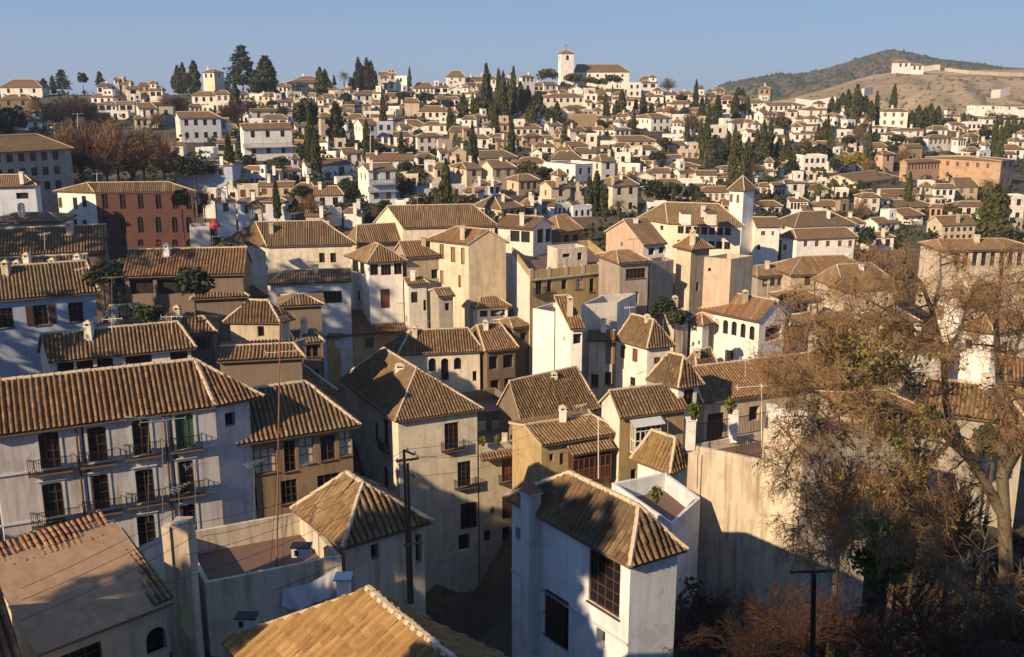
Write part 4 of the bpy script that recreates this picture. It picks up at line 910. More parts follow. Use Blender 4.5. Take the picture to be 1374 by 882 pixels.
#HC = ridgehill('hill', [(-600, 122), (0, 122), (600, 120), (900, 126), (1000, 130)], 620, -30, 1400, 'hillback', np.arange(-600, 1000, 25), 2, 8)
# scrub on the hills
def scrub(name, G, n, t0, t1, s0, s1, mat, seed):
    rs = np.random.RandomState(seed); b = MB(); base = np.array([(1, 0, 0), (.3, .9, 0), (-.8, .6, 0), (-.8, -.6, 0), (.3, -.9, 0), (.1, .1, .9)])
    F_ = np.array([[0, 1, 5], [1, 2, 5], [2, 3, 5], [3, 4, 5], [4, 0, 5]]); V = []; Fc = []
    for i in range(n):
        a = rs.uniform(t0, t1)*33; c = rs.uniform(0, G.shape[1]-1.01); i0, j0 = int(a), int(c)
        q = G[i0, j0]*(1-(a-i0))*(1-(c-j0))+G[i0+1, j0]*(a-i0)*(1-(c-j0))+G[i0, j0+1]*(1-(a-i0))*(c-j0)+G[i0+1, j0+1]*(a-i0)*(c-j0)
        s = rs.uniform(s0, s1); V.append(base*np.array([s, s, s*rs.uniform(.6, 1.3)])*rs.uniform(.7, 1.3, (6, 3))+q-np.array([0, 0, s*.15])); Fc.append(F_+6*i)
    b.add(np.concatenate(V), np.concatenate(Fc)); tag(b.build(name, [mat]), None, None, None, 'stuff')
# ================= trees =================
def leafmat(name, c1, c2, tr=.0):
    m, nt, b = newmat(name); p = pos(nt); n = noise(nt, p, 1.4, 3, .7); oi = N_(nt, 'ShaderNodeObjectInfo').outputs['Random']
    c = mix(nt, c1, c2, ramp(nt, n, [(.35, (0,)*3), (.65, (1,)*3)])); c = mix(nt, c, ramp(nt, oi, [(0, (.7, .75, .7)), (1, (1.25, 1.15, 1.0))]), 1., 'MULTIPLY')
    nt.links.new(c, b.inputs['Base Color']); b.inputs['Roughness'].default_value = .75; b.inputs['Specular IOR Level'].default_value = .2; M[name] = m
    if 'bark' in name: bump(nt, b, noise(nt, vmul(nt, p, (9, 9, 2)), 1.6, 5, .7), .9, .05)
leafmat('cyp', (.035, .046, .018), (.095, .10, .04)); leafmat('treeleaf', (.12, .115, .04), (.24, .21, .07)); leafmat('pine', (.022, .036, .02), (.05, .065, .032)); leafmat('olive', (.06, .06, .03), (.13, .115, .05))
leafmat('greenleaf', (.06, .085, .02), (.14, .15, .03)); leafmat('palm', (.07, .075, .025), (.16, .13, .045)); leafmat('bark', (.06, .045, .035), (.15, .115, .085)); leafmat('barkpale', (.12, .09, .065), (.22, .17, .12))
leafmat('twig', (.13, .08, .048), (.26, .165, .10)); leafmat('twigred', (.035, .019, .014), (.07, .037, .025)); leafmat('rusty', (.22, .09, .02), (.34, .15, .04)); leafmat('yellowleaf', (.16, .13, .02), (.30, .25, .04))
def quads(C, size, rs, asp=1., up=0.0, tri=False):
    n = len(C); a = rs.normal(size=(n, 3)); a[:, 2] += up*rs.uniform(.5, 1.5, n)*2; a /= np.linalg.norm(a, axis=1)[:, None]
    r = rs.normal(size=(n, 3)); b = np.cross(a, r); b /= np.linalg.norm(b, axis=1)[:, None]
    s = size*rs.uniform(.6, 1.4, n)[:, None]; a = a*s*asp; b = b*s
    V = np.stack([C-a*.5-b*.35, C-a*.1+b*.5, C+a*.6, C-a*.1-b*.5], 1).reshape(-1, 3); return V, np.arange(4*n).reshape(n, 4)
def clump(rs, n, c, r, hollow=.5):
    d = rs.normal(size=(n, 3)); d /= np.linalg.norm(d, axis=1)[:, None]; return np.array(c)+d*(r*rs.uniform(hollow, 1, n)**.6)[:, None]
_tm = {}
def cyp_mesh(k):  # unit height, unit width 1
    rs = np.random.RandomState(100+k); n = 1500; t = rs.uniform(0, 1, n)**.9; prof = np.interp(t, [0, .06, .2, .5, .8, .93, 1], [.28, .42, .5, .46, .27, .12, .015])
    lump = 1+.22*np.sin(t*23+k)*rs.uniform(.3, 1, n); th = rs.uniform(0, 2*math.pi, n); lob = 1+.18*np.sin(3*th+k+t*4)
    rr = prof*lump*lob*rs.uniform(.55, 1.05, n); C = np.stack([rr*np.cos(th), rr*np.sin(th), t], 1)
    a = np.stack([rs.normal(0, .06, n), rs.normal(0, .06, n), np.full(n, .05)], 1); r = rs.normal(size=(n, 3)); b = np.cross(a, r); b /= np.linalg.norm(b, axis=1)[:, None]; s = rs.uniform(.6, 1.4, n)[:, None]
    b = b*np.array([.13, .13, .022])*s; a = a*s
    V = np.stack([C-a*.6, C+b*.6, C+a, C-b*.6], 1).reshape(-1, 3)
    m = MB(); m.add(V, np.arange(4*n).reshape(n, 4)); 
    # dark inner core so the crown is dense
    kk = 7; rows = [(0.02, .2), (.2, .34), (.5, .3), (.8, .15), (.97, .01)]
    v = [(r_*math.cos(2*math.pi*i/kk), r_*math.sin(2*math.pi*i/kk), z) for z, r_ in rows for i in range(kk)]
    f = [[j*kk+i, j*kk+(i+1) % kk, (j+1)*kk+(i+1) % kk, (j+1)*kk+i] for j in range(4) for i in range(kk)]; m.add(v, f)
    return m.mesh('crown', ['cyp'])
def round_mesh(k, mat, n=1500, leaf=.075, nclump=16, core=True, asp=1.3):
    rs = np.random.RandomState(200+k); m = MB(); pts = []
    for i in range(nclump):
        d = rs.normal(size=3); d /= np.linalg.norm(d); d[2] = abs(d[2])*.9-.25; c = np.array([0, 0, .5])+d*np.array([.33, .33, .34])*rs.uniform(.5, 1.1); pts.append(clump(rs, n//nclump, c, rs.uniform(.13, .24)))
    C = np.concatenate(pts); V, f = quads(C, leaf, rs, asp); m.add(V, f)
    return m.mesh('crown', [mat])
def twig_mesh(k, mat, n=900, spread=.5):   # bare crown: fans of thin twigs
    rs = np.random.RandomState(300+k); m = MB(); V = []; Fc = []; c = 0
    for i in range(n):
        a0 = rs.uniform(0, 2*math.pi); el = rs.uniform(.15, 1.45); r0 = rs.uniform(.05, .42); base = np.array([r0*math.cos(a0)*math.cos(el)*1.1, r0*math.sin(a0)*math.cos(el)*1.1, .25+r0*math.sin(el)*1.5])
        d = np.array([math.cos(a0)*math.cos(el), math.sin(a0)*math.cos(el), math.sin(el)*1.1])+rs.normal(0, .35, 3); d /= np.linalg.norm(d); L = rs.uniform(.08, .20)
        s = np.cross(d, rs.normal(size=3)); s /= np.linalg.norm(s); w = .0075
        V += [base-s*w, base+s*w, base+d*L]; Fc.append([c, c+1, c+2]); c += 3
        for q in range(2):
            t = rs.uniform(.2, .8); b2 = base+d*L*t; d2 = d+rs.normal(0, .6, 3); d2 /= np.linalg.norm(d2); V += [b2-s*w*.6, b2+s*w*.6, b2+d2*L*.7]; Fc.append([c, c+1, c+2]); c += 3
    m.add(V, Fc)
    for i in range(14):
        a0 = rs.uniform(0, 6.28); el = rs.uniform(.5, 1.4); e = (.38*math.cos(a0)*math.cos(el), .38*math.sin(a0)*math.cos(el), .2+.6*math.sin(el)); m.tube((0, 0, .1), e, .014, .004, 3)
    return m.mesh('crown', [mat])
def cedar_mesh(k):
    rs = np.random.RandomState(400+k); m = MB(); C = []
    for lv in range(15):
        z = .18+.8*lv/15; R_ = np.interp(z, [.15, .3, .55, .85, 1], [.42, .5, .36, .17, .03])
        for j in range(int(5+R_*10)):
            th = rs.uniform(0, 6.28); r = R_*rs.uniform(.55, 1.1); nn = 26
            t = rs.uniform(.1, 1, nn)**.7; x = t*r*math.cos(th)+rs.normal(0, .022, nn); y = t*r*math.sin(th)+rs.normal(0, .022, nn); zz = z+rs.normal(0, .010, nn)+t*.03-t*t*.05; C.append(np.stack([x, y, zz], 1))
            m.tube((0, 0, z), (r*math.cos(th), r*math.sin(th), z-.01), .006, .002, 3)
    V, f = quads(np.concatenate(C), .042, rs, 1.2); m.add(V, f); return m.mesh('crown', ['pine'])
def palm_mesh(k):
    rs = np.random.RandomState(500+k); m = MB()
    for i in range(46):
        th = rs.uniform(0, 6.28); el = rs.uniform(-.5, 1.3); L = rs.uniform(.42, .55); d = np.array([math.cos(th)*math.cos(el), math.sin(th)*math.cos(el), math.sin(el)]); p = np.array([0, 0, .55]); sd_ = np.array([-math.sin(th), math.cos(th), 0]); prev = None
        for j in range(8):
            t = j/7; q = p+d*L*t+np.array([0, 0, -.28*t*t]); w = .055*math.sin(math.pi*min(1, t*.9+.1))+.008; dn = np.array([0, 0, -w*.55])
            row = (q, q+sd_*w+dn, q-sd_*w+dn)
            if prev is not None and True:
                m.add([prev[0], row[0]*.6+prev[0]*.4, row[1]], [[0, 1, 2]]); m.add([prev[0], row[0]*.6+prev[0]*.4, row[2]], [[0, 2, 1]])
            prev = row
    return m.mesh('crown', ['palm'])
def trunk_mesh():
    m = MB(); m.tube((0, 0, -.2), (0, 0, 1), 1, .6, 6); return m.mesh('trunk', ['bark'])
_trunk = trunk_mesh()
TM = dict(cyp=[cyp_mesh(i) for i in range(4)], round=[round_mesh(i, 'pine') for i in range(3)], olive=[round_mesh(i+5, 'olive') for i in range(3)], bare=[twig_mesh(i, 'twig') for i in range(3)],
          barered=[twig_mesh(i+5, 'twigred', 1100) for i in range(2)], cedar=[cedar_mesh(i) for i in range(2)], palm=[palm_mesh(i) for i in range(2)], rusty=[round_mesh(9, 'rusty')], golden=[round_mesh(11, 'yellowleaf', 1300, .06)], green=[round_mesh(12, 'greenleaf')])
NAMES = dict(cyp='cypress', round='evergreen_tree', olive='olive_tree', bare='bare_tree', barered='bare_tree', cedar='cedar', palm='palm_tree', rusty='rusty_tree', golden='golden_tree', green='leafy_tree')
CATS = dict(cyp='cypress tree', round='tree', olive='tree', bare='bare tree', barered='bare tree', cedar='cedar tree', palm='palm tree', rusty='tree', golden='tree', green='tree')
NT_ = 0
def tree(kind, u, vt, vb, wpx, label=None, group=None, d=None, stem=None):
    global NT_; NT_ += 1
    if d is None: d = D(u, vb)
    base = P(u, vb, d); top = P(u, vt, d); h = top.z-base.z; w = wpx/F*d*1.15
    g = gz(base.x, base.y) if d < 700 else base.z
    if stem is None: stem = {'palm': .55, 'cyp': .03, 'cedar': .08}.get(kind, .18)
    r = empty(NAMES[kind], (base.x, base.y, min(base.z, g+.2)), label, CATS[kind], group, rz=rnd.uniform(0, 6.28))
    off = base.z-r.location.z
    c = link('crown', TM[kind][NT_ % len(TM[kind])], r); ch = h*(1-stem*.7) if kind != 'palm' else min(h, w*1.1)
    if kind == 'palm': c.location = (0, 0, off+h-ch*.92)
    else: c.location = (0, 0, off+h-ch)
    c.scale = (w, w, ch)
    t = link('trunk', _trunk, r); tr = max(.07, min(.35, w*.05)); t.scale = (tr, tr, off+h*(.25 if kind != 'palm' else .95) if kind != 'palm' else max(.5, off+h-ch*.45)); return r
# ================= hillside houses =================
# (u0, u1, v_eave, v_base, side px (+left/-right), roof px, wall, window cols, rows, opts, own label)
FAR = [
 (0,52,118,131,0,12,'white',3,1,'',''),(0,38,134,148,0,7,'dark',2,1,'',''),(24,54,163,175,0,8,'bwhite',2,1,'',''),(58,80,161,170,0,4,'bwhite',2,1,'c',''),
 (130,143,117,127,0,5,'white',2,1,'o',''),(143,157,115,126,4,0,'white',1,1,'f',''),(157,174,114,125,0,6,'tan',2,1,'',''),(170,184,120,137,5,4,'white',1,2,'o',''),(185,200,116,126,0,5,'tan',2,1,'',''),
 (122,150,131,138,0,5,'white',3,1,'',''),(130,176,140,151,0,3,'white',5,1,'o','long shaded house with a pillared gallery among the bare trees, upper left'),(148,170,151,160,0,0,'white',2,1,'f',''),
 (186,206,146,172,12,8,'white',2,2,'','tall white gabled house between the bare trees, upper left'),(200,217,122,137,0,6,'white',2,1,'o',''),(213,231,146,167,0,0,'grey',1,1,'f',''),(181,196,160,176,3,6,'cream',2,1,'',''),
 (241,288,159,192,18,9,'bwhite',4,2,'g','white gabled house with wide dark wooden loggia, upper left'),(257,289,129,141,0,6,'white',3,1,'',''),(289,306,127,152,0,5,'white',2,2,'',''),(272,289,98,121,-8,5,'cream',2,1,'T','stout cream lookout tower with flat pyramid roof on the left skyline'),
 (290,307,113,120,0,4,'tan',1,1,'',''),(318,331,127,136,3,6,'white',1,1,'',''),(347,362,117,127,0,4,'white',2,1,'',''),(373,385,117,123,0,5,'white',2,1,'',''),(385,424,112,124,4,5,'white',4,1,'',''),(400,424,106,113,0,3,'white',2,1,'',''),
 (326,384,174,217,9,8,'white',3,2,'B','big white house with two rows of windows and long dark balcony left of centre'),(336,386,150,163,2,5,'white',3,1,'',''),(350,385,160,173,0,6,'cool',3,1,'o',''),(334,352,162,175,0,0,'white',1,1,'f',''),
 (289,304,164,187,0,5,'cool',2,2,'',''),(229,245,195,208,0,3,'white',1,1,'',''),(262,286,201,212,0,3,'bwhite',2,1,'f',''),(290,314,192,206,0,4,'tan',2,1,'o',''),
 (475,497,128,142,4,6,'white',2,1,'c','white terraced house with a small hipped attic below the tall cypresses'),(498,510,141,151,0,7,'white',1,1,'',''),(456,474,145,152,0,4,'white',2,1,'',''),(486,497,142,153,0,3,'tan',1,1,'',''),(425,450,144,153,0,4,'white',2,1,'',''),
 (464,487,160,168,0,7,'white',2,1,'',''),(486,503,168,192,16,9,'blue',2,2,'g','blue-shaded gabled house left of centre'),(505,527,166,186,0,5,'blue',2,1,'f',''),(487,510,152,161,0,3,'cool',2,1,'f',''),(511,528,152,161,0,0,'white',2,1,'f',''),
 (430,445,158,187,5,6,'tan',1,2,'','brown weathered stone house beside the dark pine and cypress'),
 (530,546,104,122,-4,3,'white',1,2,'f','white square block house right of the tallest skyline cypresses'),(513,529,113,122,0,3,'white',2,1,'',''),(508,530,101,110,0,4,'tan',3,1,'',''),(535,552,143,152,0,3,'white',2,1,'o',''),(543,562,138,156,0,6,'tan',0,0,'','blank tan block house right of centre-left terraces'),
 (556,582,119,126,0,8,'white',5,1,'',''),(582,602,118,126,0,5,'white',2,1,'o',''),(562,601,150,161,0,8,'white',4,1,'','long white house with four even windows above the rooftop strip'),
 (569,601,168,180,0,4,'white',2,1,'',''),(520,569,168,176,0,7,'tan',4,1,'',''),(528,553,183,197,0,6,'white',2,1,'',''),(538,552,172,184,6,6,'white',1,1,'g',''),
 (560,591,184,205,3,9,'white',3,2,'',''),(588,606,190,214,3,0,'pink',0,0,'f','blank pinkish-white stepped block left of the gabled roofs'),(492,526,198,213,2,7,'white',3,1,'o',''),(461,487,206,222,7,7,'white',2,1,'g','little white gabled house with dark door above the long low white one'),
 (411,470,223,240,10,9,'bwhite',2,1,'gG','long low white house with two green doors'),(493,553,216,232,0,11,'bwhite',3,1,'','hipped house with wide brown roof behind the white balcony house'),
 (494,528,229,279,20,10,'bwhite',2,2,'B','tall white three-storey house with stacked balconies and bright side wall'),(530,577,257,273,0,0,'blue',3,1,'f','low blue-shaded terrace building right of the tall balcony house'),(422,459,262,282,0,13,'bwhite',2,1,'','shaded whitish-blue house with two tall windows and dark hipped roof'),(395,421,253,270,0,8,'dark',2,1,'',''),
 (461,485,285,296,0,4,'white',0,0,'',''),(443,457,283,295,3,0,'white',0,0,'f',''),(410,441,290,298,0,4,'worn',1,1,'',''),(530,562,272,281,0,0,'white',0,0,'f',''),(571,584,219,248,0,0,'white',1,1,'f',''),(584,602,226,250,0,8,'cream',2,1,'',''),
 (626,646,227,252,25,10,'grey',1,2,'','hipped house with bright left wall, grey front and timber gallery below'),(624,649,258,273,0,6,'white',1,1,'',''),(643,693,213,224,16,11,'tan',3,1,'g','long brown roof with bright white gable at its left end'),
 (661,690,226,255,16,12,'grey',2,1,'g','grey house with two dark windows and lit cream gable'),(696,723,243,263,16,9,'grey',3,1,'','hipped house with white left wall and three windows in its grey front'),(740,766,252,277,15,8,'cream',1,1,'g',''),(766,784,255,276,0,6,'grey',0,0,'',''),
 (673,701,281,294,38,22,'tan',3,1,'','wide brown house with tall hipped roof behind the church hall'),(702,720,276,290,0,10,'tan',1,1,'o',''),(717,744,276,288,0,9,'white',1,1,'',''),(640,655,247,262,4,5,'blue',1,1,'',''),(655,672,248,262,0,4,'bwhite',2,1,'',''),
 (772,812,224,246,41,0,'white',3,1,'f','big white flat-topped building with terrace in the centre'),(807,826,217,262,10,10,'cool',1,3,'','tall bluish-white narrow house with one window per storey'),(740,780,214,222,0,12,'white',2,1,'','white house under a broad pyramid roof in the centre'),(693,732,219,226,0,8,'white',3,1,'',''),
 (711,727,206,214,0,7,'white',0,0,'g',''),(718,744,197,205,0,6,'white',2,1,'',''),(746,768,204,212,0,9,'white',2,1,'',''),(770,800,206,214,0,8,'white',2,1,'',''),
 (600,623,104,114,0,9,'white',2,1,'',''),(623,646,107,113,0,3,'tan',3,1,'',''),(646,668,107,113,0,3,'white',2,1,'',''),(676,688,108,115,0,4,'white',1,1,'',''),(700,717,104,128,3,2,'white',3,1,'','square white tower house with three top windows left of the church'),
 (600,613,152,161,0,7,'white',1,1,'',''),(612,639,162,169,0,3,'white',2,1,'f',''),(600,640,171,180,0,3,'white',3,1,'',''),(604,620,177,188,0,7,'tan',1,1,'',''),(622,634,175,190,2,3,'tan',1,1,'',''),
 (645,664,175,192,0,0,'white',1,1,'f','square bright white block among brown roofs in the centre'),(632,656,186,199,0,5,'white',2,1,'',''),(650,684,168,177,0,5,'tan',3,1,'',''),(690,726,173,183,0,6,'white',4,1,'',''),(703,727,184,199,4,4,'pink',2,1,'',''),(655,675,184,194,0,4,'white',1,1,'o',''),(666,682,190,203,0,5,'tan',2,1,'',''),
 (736,754,169,183,5,5,'white',1,1,'g',''),(729,785,131,146,0,5,'white',6,1,'','long white house with six small windows below the hilltop church'),(760,786,145,152,0,3,'tan',3,1,'o',''),(785,801,128,149,0,0,'white',2,2,'f',''),(738,762,125,131,0,4,'white',2,1,'',''),
 (762,800,156,170,0,0,'stone',0,0,'f','bare stone retaining wall below the church terrace'),(743,766,190,201,0,8,'tan',1,1,'',''),(765,786,176,192,3,6,'white',1,1,'g',''),(788,801,182,197,0,0,'white',1,1,'f',''),(760,790,197,208,4,9,'white',2,1,'',''),(720,744,187,197,0,5,'white',1,1,'',''),
 (843,860,113,131,0,0,'white',2,2,'f','white block with small round-headed windows right of the church'),(860,882,112,128,0,3,'white',2,1,'o',''),(859,875,107,113,0,4,'white',1,1,'',''),(865,890,130,139,0,5,'white',2,1,'',''),(893,910,128,139,0,5,'white',1,1,'',''),(912,931,127,133,0,4,'white',1,1,'',''),
 (840,858,136,148,0,3,'white',2,1,'',''),(882,899,150,158,0,5,'cool',1,1,'',''),(874,903,159,178,18,6,'white',3,2,'','white two-storey house with six windows and dark side gallery, centre right'),(903,925,156,169,0,4,'white',2,1,'f',''),(800,822,140,152,0,4,'white',3,1,'',''),(822,840,128,140,0,4,'white',2,1,'',''),
 (825,847,175,185,17,7,'white',3,1,'',''),(830,880,190,198,0,8,'tan',4,1,'','wide low house with a long brown roof, centre right'),(885,920,195,204,0,5,'white',2,1,'',''),(890,916,183,191,0,4,'white',3,1,'f',''),(918,932,186,194,0,4,'white',1,1,'',''),
 (806,826,192,203,0,0,'white',2,1,'f',''),(824,846,197,207,0,5,'white',2,1,'',''),(846,862,199,211,0,0,'white',1,1,'f',''),(858,882,201,212,0,6,'white',2,1,'',''),(826,846,208,222,0,0,'white',1,1,'f',''),(862,886,214,224,0,4,'cream',2,1,'',''),(895,915,212,228,0,3,'white',1,1,'',''),
 (800,822,246,266,0,0,'cool',1,1,'f',''),(822,858,250,290,18,14,'cream',2,2,'','cream house with faceted brown roof and paired windows beside the low palm'),(850,878,238,246,0,5,'white',1,1,'g',''),(866,892,254,272,0,4,'dark',2,1,'o',''),(870,900,232,242,0,6,'white',2,1,'',''),
 (912,935,232,245,6,5,'white',1,1,'g',''),(935,962,235,248,0,6,'white',2,1,'',''),(940,976,258,272,0,8,'white',4,1,'','low white house with a row of small openings left of the white tower'),(900,940,224,232,0,5,'cream',3,1,'',''),
 (949,985,171,186,0,3,'white',3,1,'f',''),(982,1012,165,192,3,8,'white',3,2,'','white hillside villa with little attic above the dark cypresses'),(948,975,130,140,0,5,'tan',2,1,'',''),(968,985,134,156,0,5,'white',2,2,'o',''),(928,946,130,140,0,4,'white',1,1,'',''),
 (1018,1032,120,137,-5,3,'stone',2,1,'TA','square brown stone bell tower on the right skyline'),(1000,1018,139,150,0,5,'white',2,1,'o',''),(1011,1033,138,146,0,5,'white',2,1,'',''),(1030,1081,142,152,0,4,'white',7,1,'','long white house with seven small windows beside the stone tower'),
 (1081,1110,148,159,0,4,'white',2,1,'',''),(1122,1133,157,169,12,5,'white',1,1,'',''),(1024,1045,154,169,8,6,'white',3,1,'',''),(1057,1070,150,170,0,3,'white',1,1,'',''),(1068,1091,160,171,0,3,'white',1,1,'',''),(1072,1102,169,180,0,4,'white',2,1,'',''),(1064,1095,180,191,0,3,'white',3,1,'',''),
 (1111,1123,172,191,0,3,'white',1,2,'o',''),(1078,1104,163,171,0,3,'white',1,1,'',''),(1032,1051,176,194,0,0,'cool',1,1,'f',''),(1000,1012,164,192,0,3,'white',1,2,'',''),(1003,1022,177,194,0,3,'white',1,1,'o',''),(1012,1030,200,207,0,3,'cool',1,1,'',''),
 (1164,1188,172,184,0,2,'white',3,1,'','white house with three dark windows below the right cypress row'),(1187,1200,181,191,0,3,'white',1,1,'',''),(1170,1192,198,206,0,6,'white',2,1,'',''),(1078,1112,211,233,0,0,'white',4,2,'f','terraced white house with many windows left of the golden shrubs'),
 (1181,1212,150,170,-3,4,'white',3,2,'','white villa with wooden gallery right of the cypress row'),(1246,1287,186,206,4,4,'white',5,1,'','big white villa with colonnade and upper lantern storey at right'),(1252,1273,174,185,0,5,'white',2,1,'','lantern storey standing on top of the white colonnaded villa'),(1286,1298,188,207,0,2,'white',3,1,'o',''),
 (1320,1336,193,204,0,4,'white',2,1,'',''),(1345,1374,201,214,0,7,'white',2,1,'',''),(1361,1380,190,200,0,5,'white',1,1,'',''),(1298,1318,166,176,0,2,'white',3,1,'f',''),(1276,1296,168,177,0,3,'white',3,1,'',''),(1308,1332,144,151,0,0,'white',1,1,'f',''),(1347,1378,143,149,0,2,'white',2,1,'',''),(1346,1378,152,163,0,0,'white',2,1,'f',''),(1320,1340,160,168,0,2,'white',2,1,'',''),
 (1185,1203,208,233,9,5,'pink',1,1,'','pinkish many-sided apse of the brick convent at right'),(1217,1276,219,246,5,4,'brick',10,1,'','long brown brick convent wing with a row of small windows'),(1344,1374,217,258,69,3,'brick',2,2,'','huge orange-brown brick convent block at the right edge'),(1216,1240,199,214,0,5,'stone',0,0,'','bare brown stone nave end above the brick convent wing'),
 (1150,1236,246,256,38,14,'tan',5,1,'g','long tan church nave with wide brown roof and bare gable at right'),(1150,1246,264,270,0,10,'tan',5,1,'','lower aisle roof along the front of the long tan nave'),(1155,1182,265,286,0,6,'white',2,2,'','white two-storey house in front of the long tan nave'),(1183,1197,268,284,8,6,'white',1,1,'g',''),
 (1254,1283,253,277,0,6,'white',3,2,'','white house with three tall windows left of the brown shuttered one'),(1283,1313,251,272,0,16,'tan',2,2,'','tan house with shuttered windows under a tall brown roof at right'),(1238,1264,264,276,0,6,'cream',2,1,'',''),
 (1182,1262,279,287,0,11,'tan',4,1,'',''),(1212,1246,291,302,16,12,'tan',3,1,'g',''),(1248,1262,278,304,-3,3,'brick',2,1,'','short square brick tower among brown roofs at right'),(1282,1319,277,294,0,7,'cream',3,1,'',''),(1265,1314,303,322,0,15,'worn',5,2,'','patchy white house with a deep brown roof left of the great cypress'),
 (1347,1376,265,300,0,0,'white',2,2,'f','tall white house cut by the right edge beyond the great cypress'),(1356,1380,285,300,0,5,'white',1,1,'',''),(1178,1214,301,314,12,7,'white',2,1,'g',''),(1345,1378,312,325,0,8,'tan',1,1,'',''),
 (968,995,227,238,0,2,'white',3,1,'','square white upper storey block below the dark hillside cypresses'),(960,1017,238,252,0,3,'white',5,1,'o',''),(1019,1031,250,262,0,3,'white',1,1,'',''),(1040,1057,252,267,8,7,'white',3,1,'o',''),(1055,1081,246,266,0,2,'white',1,1,'',''),(1060,1084,270,289,0,3,'cool',5,1,'o',''),
 (1017,1050,277,287,0,8,'white',3,1,'',''),(1091,1127,277,289,0,9,'white',0,0,'','blank white house with hipped roof right of the big palm'),(1128,1142,272,296,4,2,'stone',1,1,'f',''),(1130,1162,300,316,0,8,'bwhite',2,1,'',''),(1160,1200,318,332,0,6,'white',3,1,'',''),
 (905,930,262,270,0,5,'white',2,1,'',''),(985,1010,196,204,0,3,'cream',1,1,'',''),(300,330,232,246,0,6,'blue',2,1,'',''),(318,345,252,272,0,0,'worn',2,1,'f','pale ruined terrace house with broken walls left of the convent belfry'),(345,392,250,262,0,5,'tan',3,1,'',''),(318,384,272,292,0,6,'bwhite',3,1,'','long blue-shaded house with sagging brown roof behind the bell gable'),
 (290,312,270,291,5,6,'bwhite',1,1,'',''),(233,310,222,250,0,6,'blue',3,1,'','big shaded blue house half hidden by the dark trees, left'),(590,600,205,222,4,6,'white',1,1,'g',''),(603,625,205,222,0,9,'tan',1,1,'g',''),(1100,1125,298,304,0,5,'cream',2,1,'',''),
 (440,470,150,158,0,4,'cream',2,1,'',''),(508,522,196,206,0,4,'white',1,1,'',''),(900,925,140,150,0,4,'white',2,1,'',''),(940,960,146,158,0,4,'white',2,1,'',''),(1040,1060,205,214,0,3,'white',2,1,'',''),(1204,1240,176,184,0,3,'white',3,1,'',''),
]
CY = {'left': [(72,103,126,6),(60,107,126,9),(247,86,126,9),(240,90,126,9),(262,84,127,13),(233,103,120,5)],
 'sky': [(430,92,126,10),(437,95,126,8),(443,109,127,6),(449,102,126,4),(482,79,124,9),(493,80,124,9),(499,84,124,9),(488,90,124,6),(505,97,124,4),(477,98,121,8),(550,92,125,4),(471,105,123,6)],
 'mid': [(653,88,162,11),(669,96,166,9),(675,99,168,9),(689,93,163,9),(698,112,165,12),(708,118,165,11),(684,122,160,10),(722,125,166,16),(640,132,164,14),(622,128,160,10),(736,148,168,12),(747,138,168,9),(661,140,168,12),(712,140,168,12)],
 'ch': [(812,127,158,5),(834,122,160,10),(853,134,158,6),(863,128,156,8),(874,140,156,6),(826,138,160,7)],
 'cr': [(933,109,150,6),(962,130,164,10),(986,128,160,9),(990,118,136,8),(996,120,136,7),(941,132,160,8),(950,140,172,7),(1002,132,155,8)],
 'gr': [(939,165,212,9),(947,160,216,10),(976,178,216,9),(990,184,222,9),(1003,186,222,9),(1014,176,222,9),(1023,163,216,9),(1032,160,212,8),(1044,186,222,11),(1055,192,226,14),(1068,200,228,12),(984,200,226,10),(1078,205,230,8)],
 'rr': [(1106,150,158,5),(1115,132,156,8),(1129,127,160,10),(1136,122,162,10),(1147,116,168,12),(1159,131,168,13),(1167,137,170,9),(1174,124,168,6),(1122,135,160,8),(1152,128,166,9)],
 'r2': [(1109,156,193,6),(1097,168,193,6),(1105,164,193,8)],
 'fr': [(1222,150,172,7),(1231,143,172,9),(1239,146,172,8),(1247,141,172,10),(1257,144,172,9),(1292,153,168,5)],
 'er': [(1332,156,210,6),(1349,160,196,9),(1358,158,196,9),(1367,162,198,9),(1341,170,196,8),(1374,160,198,8)],
 'ce': [(452,140,196,17),(318,113,166,12),(686,158,212,8),(800,232,280,12),(790,238,284,9),(808,246,284,9),(1158,196,210,5)]}
